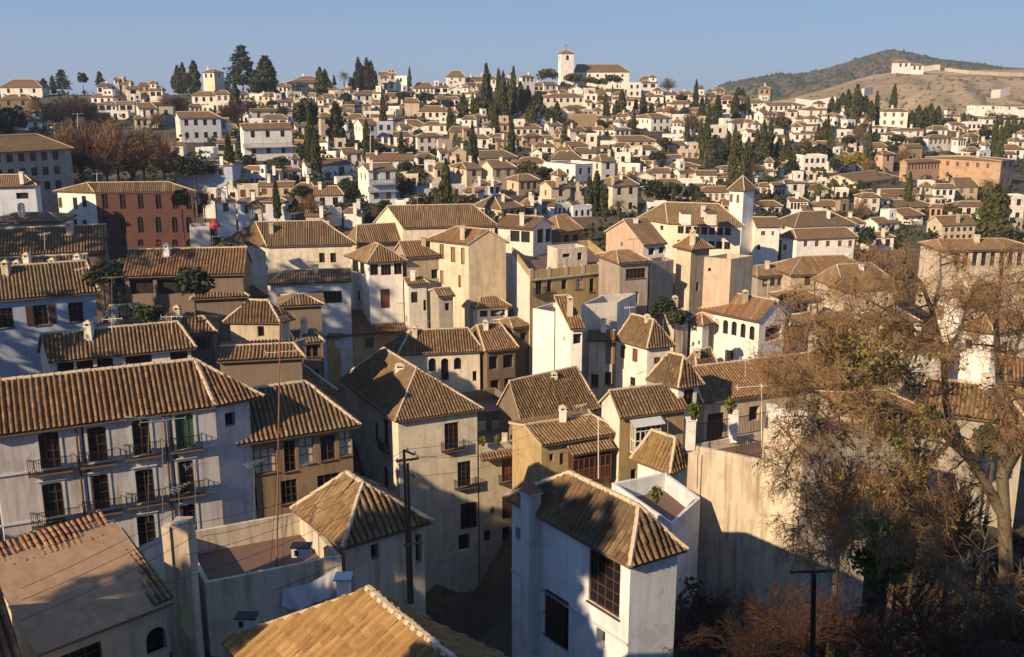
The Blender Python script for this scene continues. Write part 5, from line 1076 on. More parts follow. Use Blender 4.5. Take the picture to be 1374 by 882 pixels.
# ---- small houses that close the gaps of the dense hillside town
rf = random.Random(21); rects = [(f[0]-abs(f[4]), f[2]-f[5], f[1], f[3]) for f in FAR]
trees_r = [(u-w*.4, vt, u+w*.4, vb) for L_ in CY.values() for (u, vt, vb, w) in L_]
cand = []; tries = 0
while len(cand) < 150 and tries < 40000:
    tries += 1; u = rf.uniform(250, 1374); v = rf.uniform(122, 292)
    if v < np.interp(u, [250, 500, 700, 900, 1000, 1374], [140, 124, 118, 130, 140, 172]): continue
    if u < 250 and v < 215: continue
    if v > 268 and (u < 640 or 880 < u < 960): continue
    w = rf.uniform(14, 30)*np.interp(v, [120, 290], [.7, 1.3]); h = rf.uniform(7, 11)*np.interp(v, [120, 290], [.75, 1.5]); rh = rf.choice([0, 4, 5, 6])*np.interp(v, [120, 290], [.8, 1.6])
    r = (u, v-h-rh, u+w, v)
    if r[2] > 1378: continue
    A_ = w*(h+rh); bad = False
    for q in rects:
        ox = min(r[2], q[2])-max(r[0], q[0]); oy = min(r[3], q[3])-max(r[1], q[1])
        if ox > 0 and oy > 0 and ox*oy > .10*A_: bad = True; break
    if bad: continue
    if 1010 < u < 1200 and 170 < v < 235 and rf.random() < .6: continue
    if 925 < u < 1080 and 165 < v < 240: continue
    if 620 < u < 760 and 125 < v < 168: continue
    rects.append(r); cand.append((u, u+w, v-h, v, rf.choice([0, 0, 3, 5, -3]), rh, rf.choice(['white', 'white', 'white', 'white', 'cream', 'bwhite', 'worn']), rf.choice([1, 2, 2, 3]), 1, 'f' if rh == 0 else rf.choice(['', '', 'g', 'o']), ''))
base_n = len(FAR); FAR.extend(cand)
WD = {'white': 'white', 'bwhite': 'white, blue-shaded', 'cool': 'pale grey-white', 'cream': 'cream', 'tan': 'tan', 'grey': 'grey', 'worn': 'patchy pale', 'dark': 'dark brown', 'blue': 'bluish', 'pink': 'pinkish', 'brick': 'brick', 'stone': 'brown stone'}
LM = [('the far-left skyline pines', 85, 110), ('the cream lookout tower', 280, 108), ('the great skyline pine', 327, 90), ('the skyline palm', 462, 105), ('the skyline cypress trio', 490, 100), ('the gable house with loggia', 262, 170),
      ('the big balcony house', 355, 195), ('the tall three-storey balcony house', 510, 250), ('the tall central cypresses', 672, 130), ('the square white tower house', 709, 115), ('the hilltop church', 790, 90), ('the six-window white house', 757, 138),
      ('the big flat-topped white building', 772, 230), ('the two-storey six-window house', 888, 168), ('the stone bell tower', 1025, 128), ('the right cypress row', 1145, 145), ('the white tower', 995, 265), ('the big bushy palm', 1098, 250),
      ('the colonnaded villa', 1266, 195), ('the brick convent', 1290, 230), ('the great round cypress', 1330, 290), ('the convent belfry', 345, 300), ('the faceted-roof house', 845, 265), ('the villa with little attic', 997, 175), ('the three-window villa', 1196, 160)]
ORD = ['nearest', 'second nearest', 'third nearest', 'fourth nearest', 'fifth nearest', 'sixth nearest', 'seventh nearest', 'eighth nearest', 'ninth nearest', 'tenth nearest', 'eleventh nearest', 'twelfth nearest']+['%dth nearest' % k for k in range(13, 60)]
slots = {}; auto = {}
for i, f in enumerate(FAR):
    if f[10]: auto[i] = f[10]; continue
    uc, vc = (f[0]+f[1])/2, (f[2]+f[3])/2
    nm, lu, lv = min(LM, key=lambda l: (l[1]-uc)**2+(1.4*(l[2]-vc))**2)
    q = ('above' if vc < lv-6 else 'below' if vc > lv+6 else 'level')+('left' if uc < lu else 'right')
    slots.setdefault((nm, q), []).append((math.hypot(lu-uc, lv-vc), i))
for (nm, q), L_ in slots.items():
    L_.sort()
    rel = {'aboveleft': 'up and left of', 'aboveright': 'up and right of', 'belowleft': 'down and left of', 'belowright': 'down and right of', 'levelleft': 'level and left of', 'levelright': 'level and right of'}[q]
    for k, (_, i) in enumerate(L_):
        f = FAR[i]; roof = 'flat-topped' if 'f' in f[9] else ('gabled' if 'g' in f[9] else 'tiled')
        auto[i] = '%s %s house, %s%s %s' % (WD[f[6]], roof, ORD[k]+' ' if len(L_) > 1 else 'just ', rel, nm)
        if len(L_) == 1: auto[i] = '%s %s house, only one %s %s' % (WD[f[6]], roof, rel, nm)
def farhouse(i, f):
    u0, u1, ve, vb, sw, rh, wm, nc, nrw, op, _ = f
    uc = (u0+u1)/2; d = D(uc, vb); ve -= .9
    if 150 < vb < 152 and u0 > 1290: d = 620
    if vb < 166 and u0 > 1290: d = 560
    mp = d/F; yaw = R(26) if sw > 0 else (-R(26) if sw < 0 else R(rnd.uniform(-4, 12)))
    if abs(sw) > 30: yaw = R(42)*(1 if sw > 0 else -1)
    Wd = (u1-u0)*mp/math.cos(yaw); dep = abs(sw)*mp/math.sin(abs(yaw)) if sw else min(max(Wd*.7, 3.2), 8)
    cx = P(u0, ve, d); ax = Vector((math.cos(yaw), math.sin(yaw), 0)); bx = Vector((-ax.y, ax.x, 0))
    if sw >= 0: N = cx
    else: # right side visible: near corner is the right one
        N = P(u0, ve, d)
    ze = P(uc, ve, d).z; N = V3(N, ze); Rr = N+ax*Wd; L = N+bx*dep; B = Rr+bx*dep
    zb = P(uc, vb, d).z-.6
    H_ = ze-zb; drop = -ze/d
    wins = []
    if nc:
        nrw = max(nrw, 1); hh = min(1.5, H_/nrw*.5); ww = min(1.0, Wd/nc*.5)
        kd = 'o' if 'o' in op else ('G' if 'G' in op else ('wA' if 'A' in op else rnd.choice('wwwRs')))
        if 'o' in op: ww = min(1.9, Wd/nc*.72)
        if 'G' in op: ww = 1.3; hh = 2.2
        top = .55+hh
        for r_ in range(nrw): wins.append(('#', 'r', nc, (top+(H_-.6)/nrw*r_,), ww, hh, kd, .04))
        if dep > 2.5: wins.append(('#', 'l' if sw >= 0 else 'e', max(1, int(dep/3)), (top,), min(.8, ww), min(1.2, hh), rnd.choice('wR'), .1))
    nm = 'house'
    if 'T' in op: nm = 'tower'
    if rh == 0 or 'f' in op: roof = ('flat',); 
    else:
        rise = max(.45, .8*rh*mp-dep*.5*drop*1.0)
        rise = min(rise, dep*.5, 4.5)
        if 'T' in op: roof = ('a', dict(rise=max(1, rise), i0=.5, i1=.49))
        elif 'g' in op and sw: roof = ('a', dict(rise=max(rise, .9), i0=0, i1=rnd.choice([0, .2])))
        elif 'g' in op: roof = ('b', dict(rise=max(rise, 1.1), i0=0, i1=0))
        elif abs(sw) > 30: roof = ('a', dict(rise=rise, i0=.3, i1=.25))
        else: roof = ('a', dict(rise=rise, i0=rnd.choice([0, .18, .25, .3]), i1=rnd.choice([0, .2, .25])))
    lit = {'grey': 'cream', 'tan': 'cream', 'bwhite': 'white', 'blue': 'white', 'cool': 'white'}.get(wm) if sw > 8 else None  # sunward side wall gets a lighter material; sun and shade put into the colour
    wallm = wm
    names = {'brick': 'convent_wing', 'stone': 'stone_building', 'tan': 'tiled_house', 'white': 'white_house', 'bwhite': 'white_house', 'cool': 'white_house'}
    lab = auto[i]; cat = 'house'; name = names.get(wm, 'house')
    for key, nn_, cc in (('tower with', 'lookout_tower', 'tower'), ('bell tower', 'bell_tower', 'tower'), ('retaining wall', 'retaining_wall', 'wall'), ('villa', 'villa', 'villa'), ('nave', 'church_nave', 'church'), ('convent', 'convent_wing', 'convent'), ('brick tower', 'brick_tower', 'tower'), ('aisle', 'church_aisle', 'church')):
        if key in lab and f[10]: name, cat = nn_, cc; break
    root, O = house(name, lab, cat, N, Rr, B, L, zb, roof, wallm, wins, over=.26, lod=1 if d < 165 else 2, far=True, parap=.35 if rh == 0 or 'f' in op else .9, wall_l=lit)
    if 'B' in op:
        n = Vector((ax.y, -ax.x, 0)); m_ = Matrix(((ax.x, n.x, 0, 0), (ax.y, n.y, 0, 0), (0, 0, 1, 0), (0, 0, 0, 1)))
        mdl = Matrix.Translation(ax*(Wd/2)+Vector((0, 0, H_*.47))) @ m_; link('balcony', balmesh(Wd+.5, True, .9), root, mdl)
        if 'three' in lab: link('balcony', balmesh(Wd*.9, True, .7), root, Matrix.Translation(ax*(Wd/2)+Vector((0, 0, H_*.80-1.2))) @ m_)
    if not f[10] and Wd > 4 and H_ > 2.2:
        t_ = rnd.random()
        if t_ < .30:   # raised attic at one end
            wa = Wd*rnd.uniform(.3, .5); s0 = rnd.choice([.04, .96-wa/Wd]); da = min(dep*.6, 4); a0 = N+ax*(Wd*s0)+bx*(dep*.2); a0.z = ze+1.9+max(0, (rh > 0)*.4)
            house(name, None, None, a0, a0+ax*wa, a0+ax*wa+bx*da, a0+bx*da, ze-.3, rnd.choice([('flat',), ('a', dict(rise=.9, i0=.3, i1=.3))]), wallm, [('#', 'r', 1 if wa < 3 else 2, (1.35,), .7, .9, rnd.choice('wRo'), .1)], over=.2, lod=2, far=True, parap=.3, root=root, wname='attic_wall')
        elif t_ < .55:  # lower wing in front
            wa = Wd*rnd.uniform(.35, .6); s0 = rnd.choice([0, 1-wa/Wd]); a0 = N+ax*(Wd*s0)-bx*2.4; a0.z = ze-H_*rnd.uniform(.35, .5)
            house(name, None, None, a0, a0+ax*wa, a0+ax*wa+bx*2.4, a0+bx*2.4, zb, rnd.choice([('flat',), ('a', dict(rise=.7, i0=0, i1=0, pos=1))]), rnd.choice(['white', wallm, 'cream']), [('#', 'r', 1, (1.3,), .8, .9, rnd.choice('wRo'), .1)], over=.15, lod=2, far=True, parap=.3, root=root, wname='wing_wall')
    # chimney
    if roof[0] != 'flat' and (rnd.random() < .45 or 'c' in op):
        b = MB(); s = .3; q = ax*Wd*rnd.uniform(.15, .85)+bx*dep*rnd.uniform(.3, .6); b.box(-s, s, -s, s, -.5, 1.3+rnd.uniform(0, .6)+.5); b.box(-s-.1, s+.1, -s-.1, s+.1, 2.0, 2.15, 1)
        o = b.build('chimney', ['white', 'ridge'], next(c for c in root.children if c.name.startswith('roof'))); o.location = (q.x, q.y, H_-.1)
for i, f in enumerate(FAR): farhouse(i, f)
# ---------------- the hilltop church ----------------
dC = 470; mp = dC/F
def PC(u, v, dz=0): return P(u, v, dC+dz)
zc = PC(760, 100).z-4; n_ = PC(753, 70); W = 17*mp
tN = V3(n_, PC(760, 71).z); yaw = R(10); ax = Vector((math.cos(yaw), math.sin(yaw), 0)); bx = Vector((-ax.y, ax.x, 0))
root, O = house('church', 'white hilltop church with square bell tower and long brown roof on the skyline', 'church', tN, tN+ax*W, tN+ax*W+bx*W, tN+bx*W, zc-4, ('a', dict(rise=1.6, i0=.5, i1=.49)), 'white',
      [('#', 'r', 1, (3.2,), 1.3, 2.2, 'wA', .1), ('#', 'l', 1, (3.2,), 1.3, 2.2, 'wA', .1)], lod=2, far=True, tiles='tilered', wname='tower')
b = MB(); q = tN+ax*W/2+bx*W/2; b.tube((q.x, q.y, tN.z+1.4), (q.x, q.y, tN.z+4), .07, k=4); b.box(q.x-.5, q.x+.5, q.y-.06, q.y+.06, tN.z+3.1, tN.z+3.25); b.build('cross', ['iron'], root, O)
n2 = V3(PC(771, 97, 8), PC(771, 96).z); W2 = 72*mp; yaw = R(-6); ax = Vector((math.cos(yaw), math.sin(yaw), 0)); bx = Vector((-ax.y, ax.x, 0))
house('church', None, None, n2, n2+ax*W2, n2+ax*W2+bx*9, n2+bx*9, zc-4, ('a', dict(rise=3.2, i0=.03, i1=.2)), 'white', [('#', 'r', 6, (2.4,), 1.0, 1.3, 'wA', .05)], lod=2, far=True, root=root, wname='nave')
# white hermitage on the far hill + long garden wall
dH = 870
for (u0, u1, ve, vb, rh, nc, lab) in ((1203, 1222, 84, 97, 4, 2, 'white hermitage church on the far brown hill'), (1222, 1240, 88, 96, 3, 2, 'low white wing right of the hermitage on the far hill')):
    q = P(u0, ve, dH); r_ = P(u1, ve, dH); r_.z = q.z; zb = P(u0, vb, dH).z-4
    house('hermitage', lab, 'church', q, r_, r_+Vector((0, 10, 0)), q+Vector((0, 10, 0)), zb, ('a', dict(rise=rh*dH/F*.8, i0=.2, i1=.2)), 'white', [('#', 'r', nc, (3.5,), 1.8, 3, 'wA', .1)], lod=2, far=True, tiles='tilered')
def longwall(name, label, pts, d, h, th=.5, mat='white'):
    L_ = [P(u, v, dd) for u, v, dd in pts]; O = Vector((L_[0].x, L_[0].y, L_[0].z)); b = MB()
    for a, c in zip(L_[:-1], L_[1:]):
        dd_ = (c-a); n = Vector((dd_.y, -dd_.x, 0)).normalized()*th; dn = Vector((0, 0, -h-2))
        b.hexa([a+dn, c+dn, c+dn-n, a+dn-n, a, c, c-n, a-n])
    o = b.mesh('wall', [mat], O); e = bpy.data.objects.new(name, o); col.objects.link(e); e.location = O; return tag(e, label, 'wall')
longwall('boundary_wall', 'long pale wall climbing the far brown hill right of the hermitage', [(1240, 89, 866), (1255, 87, 868), (1262, 87, 868)], 866, 2.5)
longwall('boundary_wall', 'low tan wall along the ridge of the far brown hill, right edge', [(1268, 91, 862), (1300, 95, 850), (1340, 97, 845), (1374, 98, 845)], 866, .8, .5, 'tan')
longwall('boundary_wall', 'short white wall segment low on the bare hillside far right', [(1331, 121, 640), (1343, 120, 640), (1356, 117, 645)], 640, 3)
longwall('boundary_wall', 'white winding walls on the slope above the right cypress row', [(1150, 93+30, 640), (1160, 118, 640), (1172, 116, 650)], 640, 3)
longwall('boundary_wall', 'long white wall behind the stone bell tower', [(1068, 132, 500), (1090, 135, 500), (1122, 130, 500)], 500, 3)
# ---------------- trees on the hillside ----------------
GL = {'left': 'dark pointed cypress on the skyline, upper left', 'sky': 'slender dark cypress in the skyline group around the palm', 'mid': 'tall dark cypress in the dense row left of the church', 'ch': 'small cypress on the slope right below the church',
 'cr': 'dark cypress on the crest between church and stone tower', 'gr': 'olive-dark cypress in the big garden grove right of centre', 'rr': 'tall sunlit cypress in the right skyline row', 'r2': 'thin cypress standing among the white stepped houses', 'fr': 'dark cypress at the foot of the bare right hill', 'er': 'dark cypress by the right edge below the bare hill'}
CEL = ['broad dark cypress alone left of the blue gabled house', 'broad dark cypress right of the lookout tower', 'single thin cypress standing before the brown roofs at centre', 'tallest of the bushy cypresses left of the faceted-roof house', 'left one of the bushy cypresses by the low palm', 'right one of the bushy cypresses by the low palm', 'small thin cypress above the brick convent']
for g, L_ in CY.items():
    for i, (u, vt, vb, w) in enumerate(L_):
        tree('cyp', u, vt-1, vb, w*1.1, GL[g] if g != 'ce' else CEL[i], {'left': 'cypresses on the left skyline', 'sky': 'skyline cypresses around the palm', 'mid': 'cypress row left of the church', 'ch': 'cypresses below the church', 'cr': 'cypresses on the crest', 'gr': 'cypresses of the garden grove', 'rr': 'right skyline cypress row', 'r2': 'cypresses among white stepped houses', 'fr': 'cypresses at the hill foot', 'er': 'right edge cypresses'}.get(g))
for k, u, vt, vb, w, lab in [('cedar',85,92,127,24,'dark layered pine on the far-left skyline'),('cedar',135,95,119,14,'thin sparse-topped pine on the left skyline'),('round',112,95,121,15,'dense upright dark tree on the left skyline'),('cedar',327,58,128,46,'great dark layered pine towering over the left skyline'),('cyp',358,77,130,26,'broad dark conifer beside the great skyline pine'),
  ('round',254,94,127,18,'bushy dark tree between skyline cypresses, left'),('round',350,100,140,30,'dark spreading tree under the great skyline pine'),('palm',462,91,122,19,'tall palm on the skyline among cypresses'),('palm',518,124,142,18,'squat palm on the slope below the white block'),('round',410,122,196,36,'large dark evergreen beside the brown stone house'),
  ('olive',735,89,117,28,'round grey-green tree left of the church tower'),('olive',770,96,118,24,'round tree in front of the church tower'),('olive',792,100,120,20,'round tree at the foot of the church nave'),('olive',822,98,119,24,'round green tree right below the church nave'),('olive',808,103,120,14,'small round tree between two bigger ones before the nave'),
  ('bare',896,104,127,22,'leafless round tree on the skyline right of the church'),('bare',928,148,182,34,'big bare brown tree centre right'),('bare',940,114,130,10,'tiny bare tree on the crest left of the brown hill'),('palm',945,186,226,28,'bushy palm in the garden grove'),('palm',1098,233,278,34,'big bushy palm with golden dead fronds'),('palm',1118,236,276,20,'darker palm just behind the golden-fronded one'),
  ('palm',1325,231,272,36,'round-headed palm above the great cypress'),('cyp',1332,250,322,34,'great broad sunlit cypress at right'),('palm',1306,176,206,18,'slender palm right of the colonnaded villa'),('palm',830,262,296,32,'low drooping palm beside the faceted-roof house'),('rusty',887,205,220,20,'small round rust-orange tree centre right'),
  ('green',548,192,226,30,'leafy green tree left of the pinkish block'),('green',575,205,240,22,'leafy green bush right of the leafy green tree'),('olive',590,252,276,22,'round green bush beside the church hall roof'),('round',878,238,278,36,'dense dark tree right of the faceted-roof house'),('round',905,240,276,26,'dark bushy tree left of the low white row house'),('round',928,244,276,22,'dark bush directly left of the white tower house row'),
  ('golden',1130,205,232,30,'golden-brown shrub left of the brick convent'),('golden',1150,200,230,26,'golden-brown shrub touching the pinkish apse'),('olive',1050,152,184,24,'round green tree before the white houses below the stone tower'),('bare',1150,168,200,26,'bare brown bush below the right cypress row'),('round',1135,178,204,22,'dark bush below the right cypress row'),('round',1100,190,222,30,'dark green tree mass left of the golden shrubs'),
  ('round',1204,178,198,24,'dark green trees left of the colonnaded villa'),('round',1325,170,192,26,'dark evergreen clump right of the slender palm'),('round',1232,182,206,14,'dark bush hugging the left side of the colonnaded villa'),('golden',1075,196,222,12,'yellowish tree in the garden grove'),('olive',1016,196,226,20,'olive bush in the garden grove'),('round',1030,206,236,26,'dark rounded tree in the lower garden grove'),('round',1060,212,246,26,'dark rounded tree at the lower right of the garden grove'),('bare',1005,212,242,30,'bare brown thicket in the lower garden grove'),
  ('round',860,220,236,20,'dark bush below the white terraces, centre right'),('round',840,216,230,16,'small dark bush right of the tall bluish house'),('olive',765,158,176,16,'olive bush on the stone retaining wall'),('round',806,160,180,20,'dark bush right of the retaining wall'),('olive',846,158,176,22,'olive-green tree left of the six-window house'),('round',600,130,152,18,'dark green bush left of the central cypress row'),('round',570,122,144,26,'dark green bush below the five-window house'),('round',545,122,142,18,'dark bush right of the squat palm'),
  ('olive',712,214,240,22,'green bush in front of the grey two-window gable'),('olive',735,226,246,18,'green shrub under the big flat-topped building'),('round',545,214,240,26,'dark garden tree behind the tall balcony house'),('round',905,410,452,30,'dark evergreen beside the arcaded white house'),('round',884,285,300,10,'tiny dark bush by the huge brown roof')]:
    tree(k, u, vt, vb, w, lab, d=112 if vb > 400 else None)
# bare brown wood on the left slope: individual trees
BW = [(95,162,246,52,'bare'),(128,160,248,56,'bare'),(160,158,250,56,'bare'),(195,166,250,52,'bare'),(222,176,250,44,'bare'),(112,178,250,46,'barered'),(145,185,252,50,'bare'),(180,190,252,46,'barered'),(75,136,176,40,'barered'),(100,130,172,44,'barered'),(122,136,170,40,'barered'),(60,138,172,26,'bare'),(48,132,168,22,'bare'),(140,150,174,30,'barered'),(210,150,172,22,'bare'),
      (20,138,192,44,'round'),(2,150,200,36,'round'),(236,200,250,34,'round'),(262,208,252,36,'round'),(285,212,250,30,'round'),(240,128,160,30,'barered'),(222,126,150,22,'bare'),(312,136,172,30,'barered'),(302,140,170,20,'barered'),(335,205,232,26,'round'),(300,206,236,26,'round'),(375,215,240,24,'round'),(405,246,272,30,'round'),(440,240,270,30,'round'),(465,236,268,26,'round'),(245,250,292,26,'round'),(275,250,290,22,'barered'),(335,135,160,26,'barered'),(380,140,165,20,'round'),(395,230,250,20,'round'),
      (505,188,214,26,'round'),(475,186,206,26,'round'),(440,196,214,22,'round')]
POSN = ['leftmost', 'second from the left', 'third from the left', 'fourth from the left', 'fifth from the left', 'sixth from the left', 'seventh from the left', 'eighth from the left', 'ninth from the left', 'tenth from the left', 'eleventh from the left', 'twelfth from the left']
kinds = {}
for i, (u, vt, vb, w, k) in enumerate(BW):
    zone = 'upper' if vb < 180 else ('middle' if vb < 256 else 'lower'); zz = (k, zone)
    kinds.setdefault(zz, []).append((u, i))
blab = {}
for (k, z), L_ in kinds.items():
    L_.sort()
    for j, (u, i) in enumerate(L_):
        kn = {'bare': 'bare brown tree', 'barered': 'bare reddish-brown tree', 'round': 'dark evergreen', 'golden': 'yellowish-brown tree'}[k]
        blab[i] = ('%s %s on the %s left slope' % (POSN[j], kn, z)) if len(L_) > 1 else '%s on the %s left slope' % (kn, z)
for i, (u, vt, vb, w, k) in enumerate(BW): tree(k, u, vt, vb, w, blab[i], 'trees on the shaded left slope')
scrub('scrub', HF, 1300, .05, .9, .8, 2.6, 'olive', 3); scrub('scrub', HB, 4200, .1, 1.0, 1.5, 4.2, 'pine', 4)
for u, vt, vb, w, lab, d in [(140, 348, 402, 46, 'dark evergreen left of the open gallery house', 95), (262, 352, 420, 54, 'dark evergreen in front of the open gallery house', 97), (205, 402, 450, 44, 'small dark evergreen left in the shaded courtyard', 90),
  (890, 395, 440, 34, 'dark evergreen below the windowless shaded wall', 120), (1160, 300, 345, 26, 'dark evergreen right of the long white house', 195), (1355, 300, 345, 30, 'dark evergreen right of the great cypress', 165), (1120, 600, 790, 100, 'dark evergreen mass behind the left side of the big tree', 53), (1195, 610, 800, 110, 'dark evergreen mass behind the middle of the big tree', 51), (1268, 630, 800, 90, 'dark evergreen mass just left of the big trunk', 48), (1240, 540, 610, 60, 'dark evergreen deep behind the right tree trunk', 62), (1330, 560, 640, 70, 'dark evergreen right of and behind the right trunk', 58), (430, 520, 560, 20, 'dark shrub tree in the alley left of the central house', 92)]:
    tree('barered' if 'mass behind the left' in lab or 'mass just' in lab else 'round', u, vt, vb, w*1.1, lab.replace('dark evergreen mass', 'bare dark tree') if 'mass behind the left' in lab or 'mass just' in lab else lab, d=d)
nf = 0; tr = 0
while nf < 175 and tr < 20000:
    tr += 1; u = rf.uniform(20, 1374); v = rf.uniform(135, 300)
    if u < 300: continue
    k = rf.choice(['round', 'round', 'olive', 'cyp', 'olive', 'bare']); w = rf.uniform(10, 22)*np.interp(v, [130, 300], [.8, 1.5]); h = w*(rf.uniform(.8, 1.2) if k != 'cyp' else 2.6); w = w*.45 if k == 'cyp' else w
    if v < np.interp(u, [0, 480, 900, 1000, 1374], [140, 130, 135, 150, 178]): continue
    if any(q[0]-1 < u < q[2]+1 and q[1]+3 < v-h*.5 < q[3] for q in rects): continue
    nf += 1; tree(k, u, v-h, v, w, {'round': 'small dark garden evergreen between hillside houses', 'olive': 'small grey-green garden tree between hillside houses', 'cyp': 'short garden cypress between hillside houses', 'bare': 'small bare garden tree between hillside houses'}[k], {'round': 'garden evergreens', 'olive': 'grey-green garden trees', 'cyp': 'garden cypresses', 'bare': 'bare garden trees'}[k])
# low garden shrubs between the houses (uncountable)
rs = np.random.RandomState(5); b = MB(); C = []
for i in range(2600):
    u = rs.uniform(-60, 1440); v = rs.uniform(122, 330); d = D(u, v)*rs.uniform(.96, 1.06); p = P(u, v, d); g = gz(p.x, d)
    C.append(clump(rs, 16, (p.x, d, g+.5), rs.uniform(.8, 2.0)))
V, f = quads(np.concatenate(C), .8, rs, 1.2); b.add(V, f); tag(b.build('garden_shrubs', ['pine']), None, None, None, 'stuff')
# ================= clutter near the camera =================
def thing_mesh(name, label, cat, mb, mats, org, group=None, smooth=False):
    o = bpy.data.objects.new(name, mb.mesh(name, mats, org, smooth)); col.objects.link(o); o.location = org; return tag(o, label, cat, group)
# utility pole pair with wires
d = 43.0; org = P(549, 800, d); root = empty('utility_pole', org, 'twin-post wooden utility pole with crossarms and insulators before the central cream house', 'utility pole')
b = MB(); b.tube(P(542, 604, d), P(549, 810, d), .06, .09, 8); b.build('post', ['wood'], root, org)
b = MB(); b.tube(P(547, 622, d+.3), P(553, 810, d+.3), .06, .09, 8); b.build('post', ['wood'], root, org)
for u0, v0, u1, v1 in ((531, 621, 562, 617), (542, 606, 556, 612), (545, 636, 558, 642), (541, 734, 568, 729)):
    b = MB(); b.obox(P(u0, v0, d-.1), P(u1, v1, d-.1)-P(u0, v0, d-.1), (0, .09, 0), (0, 0, .09)); b.build('crossarm', ['rustm'], root, org)
INS = [(533, 618), (547, 604), (560, 614), (557, 609), (558, 640)]
for u, v in INS:
    b = MB(); q = P(u, v, d-.05); b.tube(q-Vector((0, 0, .05)), q+Vector((0, 0, .12)), .045, .03, 6); b.build('insulator', ['wfr'], root, org)
def wire(label, pts, sag=.5, r=.012, name='cable'):
    b = MB(); 
    for (a, c) in zip(pts[:-1], pts[1:]):
        n = 14; L = [a+(c-a)*(i/n)-Vector((0, 0, sag*4*(i/n)*(1-i/n))) for i in range(n+1)]
        for p, q in zip(L[:-1], L[1:]): b.tube(p, q, r, r, 3)
    thing_mesh(name, label, 'cable', b, ['iron'], pts[0])
W_ = [((531, 617), (724, 578), (270, 720)), ((546, 603), (724, 562), (230, 706)), ((561, 613), (724, 594), (250, 745)), ((558, 639), (700, 606), (190, 790))]
wl = ['second-highest', 'topmost', 'third-highest', 'lowest']
for i, (a, r_, l_) in enumerate(W_):
    wire(wl[i]+' power cable running right from the utility pole', [P(*a, d), P(*r_, 92)], .5)
    wire(wl[i]+' power cable running down left from the utility pole', [P(*a, d), P(*l_, 36)], .6)
for i, (v0, v1) in enumerate(((764, 806), (789, 833), (742, 790))):
    wire('%s thin cable crossing above the brown sheet roof, bottom left' % ['middle', 'lowest', 'topmost'][i], [P(262, v0-70, 38), P(28, v1, 31)], .15)
# tall thin mast
org = P(371, 782, 46.5); root = empty('antenna_mast', org, 'very tall thin rusty antenna mast standing on the dark roof terrace', 'antenna')
b = MB(); b.tube(org, P(376, 428, 46.5), .055, .035, 6); b.build('pole', ['rustm'], root, org)
b = MB(); b.tube(P(381, 782, 46.8), P(376, 560, 46.5), .012, .012, 3); b.tube(P(362, 782, 46), P(376, 560, 46.5), .012, .012, 3); b.build('guy_wire', ['iron'], root, org)
def antenna(u, vt, vb, d, label, arm=1.0, n=4, ang=.3, m='metal', pr=.018):
    org = P(u, vb, d); root = empty('tv_antenna', org, label, 'antenna', 'television antennas on roofs'); top = P(u, vt, d)
    b = MB(); b.tube(org, top, pr, pr, 5); b.build('mast', [m], root, org)
    b = MB(); a = Vector((math.cos(ang), math.sin(ang), .05))*arm; c = Vector((-math.sin(ang), math.cos(ang), 0)); t = top-Vector((0, 0, .15)); b.tube(t-a, t+a, .02, .02, 4)
    for i in range(n):
        q = t-a+a*(2*i/(n-1)); L = .42-.06*i; b.tube(q-c*L, q+c*L, .013, .013, 3); b.tube(q-Vector((0, 0, L*.5)), q+Vector((0, 0, L*.5)), .013, .013, 3)
    b.build('arms', [m], root, org)
antenna(218, 560, 705, 44, 'tall roof antenna with long boom in front of the long white house', 1.0, 5, .2)
antenna(240, 650, 715, 44, 'low bright roof antenna in front of the right balcony doors', .6, 6, 1.0)
antenna(199, 556, 700, 40, 'leftmost roof antenna rising before the third balcony door', 1.1, 4, -.2)
antenna(262, 620, 705, 47, 'thin antenna before the right end of the long white house', .5, 4, .6)
antenna(341, 618, 700, 52, 'small white antenna before the brown gallery house', .5, 6, .8)
antenna(376, 470, 560, 80, 'wide white antenna on the shaded roof by the tall mast', 1.2, 3, .1, 'wfr')
antenna(378, 424, 470, 92, 'branching antenna above the one lit wall corner by the mast', .7, 6, .7)
antenna(1022, 515, 600, 62, 'tall white antenna with two long booms above the right terrace', 1.6, 3, .1, 'wfr', .03)
antenna(150, 370, 440, 85, 'antenna standing right of the pale blue house', .9, 4, .0)
antenna(412, 620, 640, 60, 'small twisted aerial in the dark street gap', .4, 4, 1.0)
antenna(73, 165, 190, 232, 'antenna on the weathered grey house, far left', 1.6, 3, .0, 'wfr', .05)
antenna(104, 152, 176, 240, 'lamp-topped antenna among the reddish bare trees', 1.2, 3, .0, 'wfr', .05)
antenna(306, 183, 215, 225, 'antenna beside the thin cypress trunk, left', 1.2, 3, .2, 'wfr', .05)
antenna(985, 192, 240, 262, 'white mast above the square white upper storey', .5, 3, .2, 'wfr', .09)
antenna(497, 180, 205, 240, 'white mast beside the blue-shaded gabled house', .4, 3, .2, 'wfr', .08)
antenna(130, 232, 247, 178, 'antenna on the roof joint of the big red building', .8, 3, .2, 'wfr', .05)
antenna(803, 560, 642, 78, 'pale pole beside the wooden oriel gallery', .1, 3, .2, 'wfr', .05)
_r = random.Random(3); _k = 0
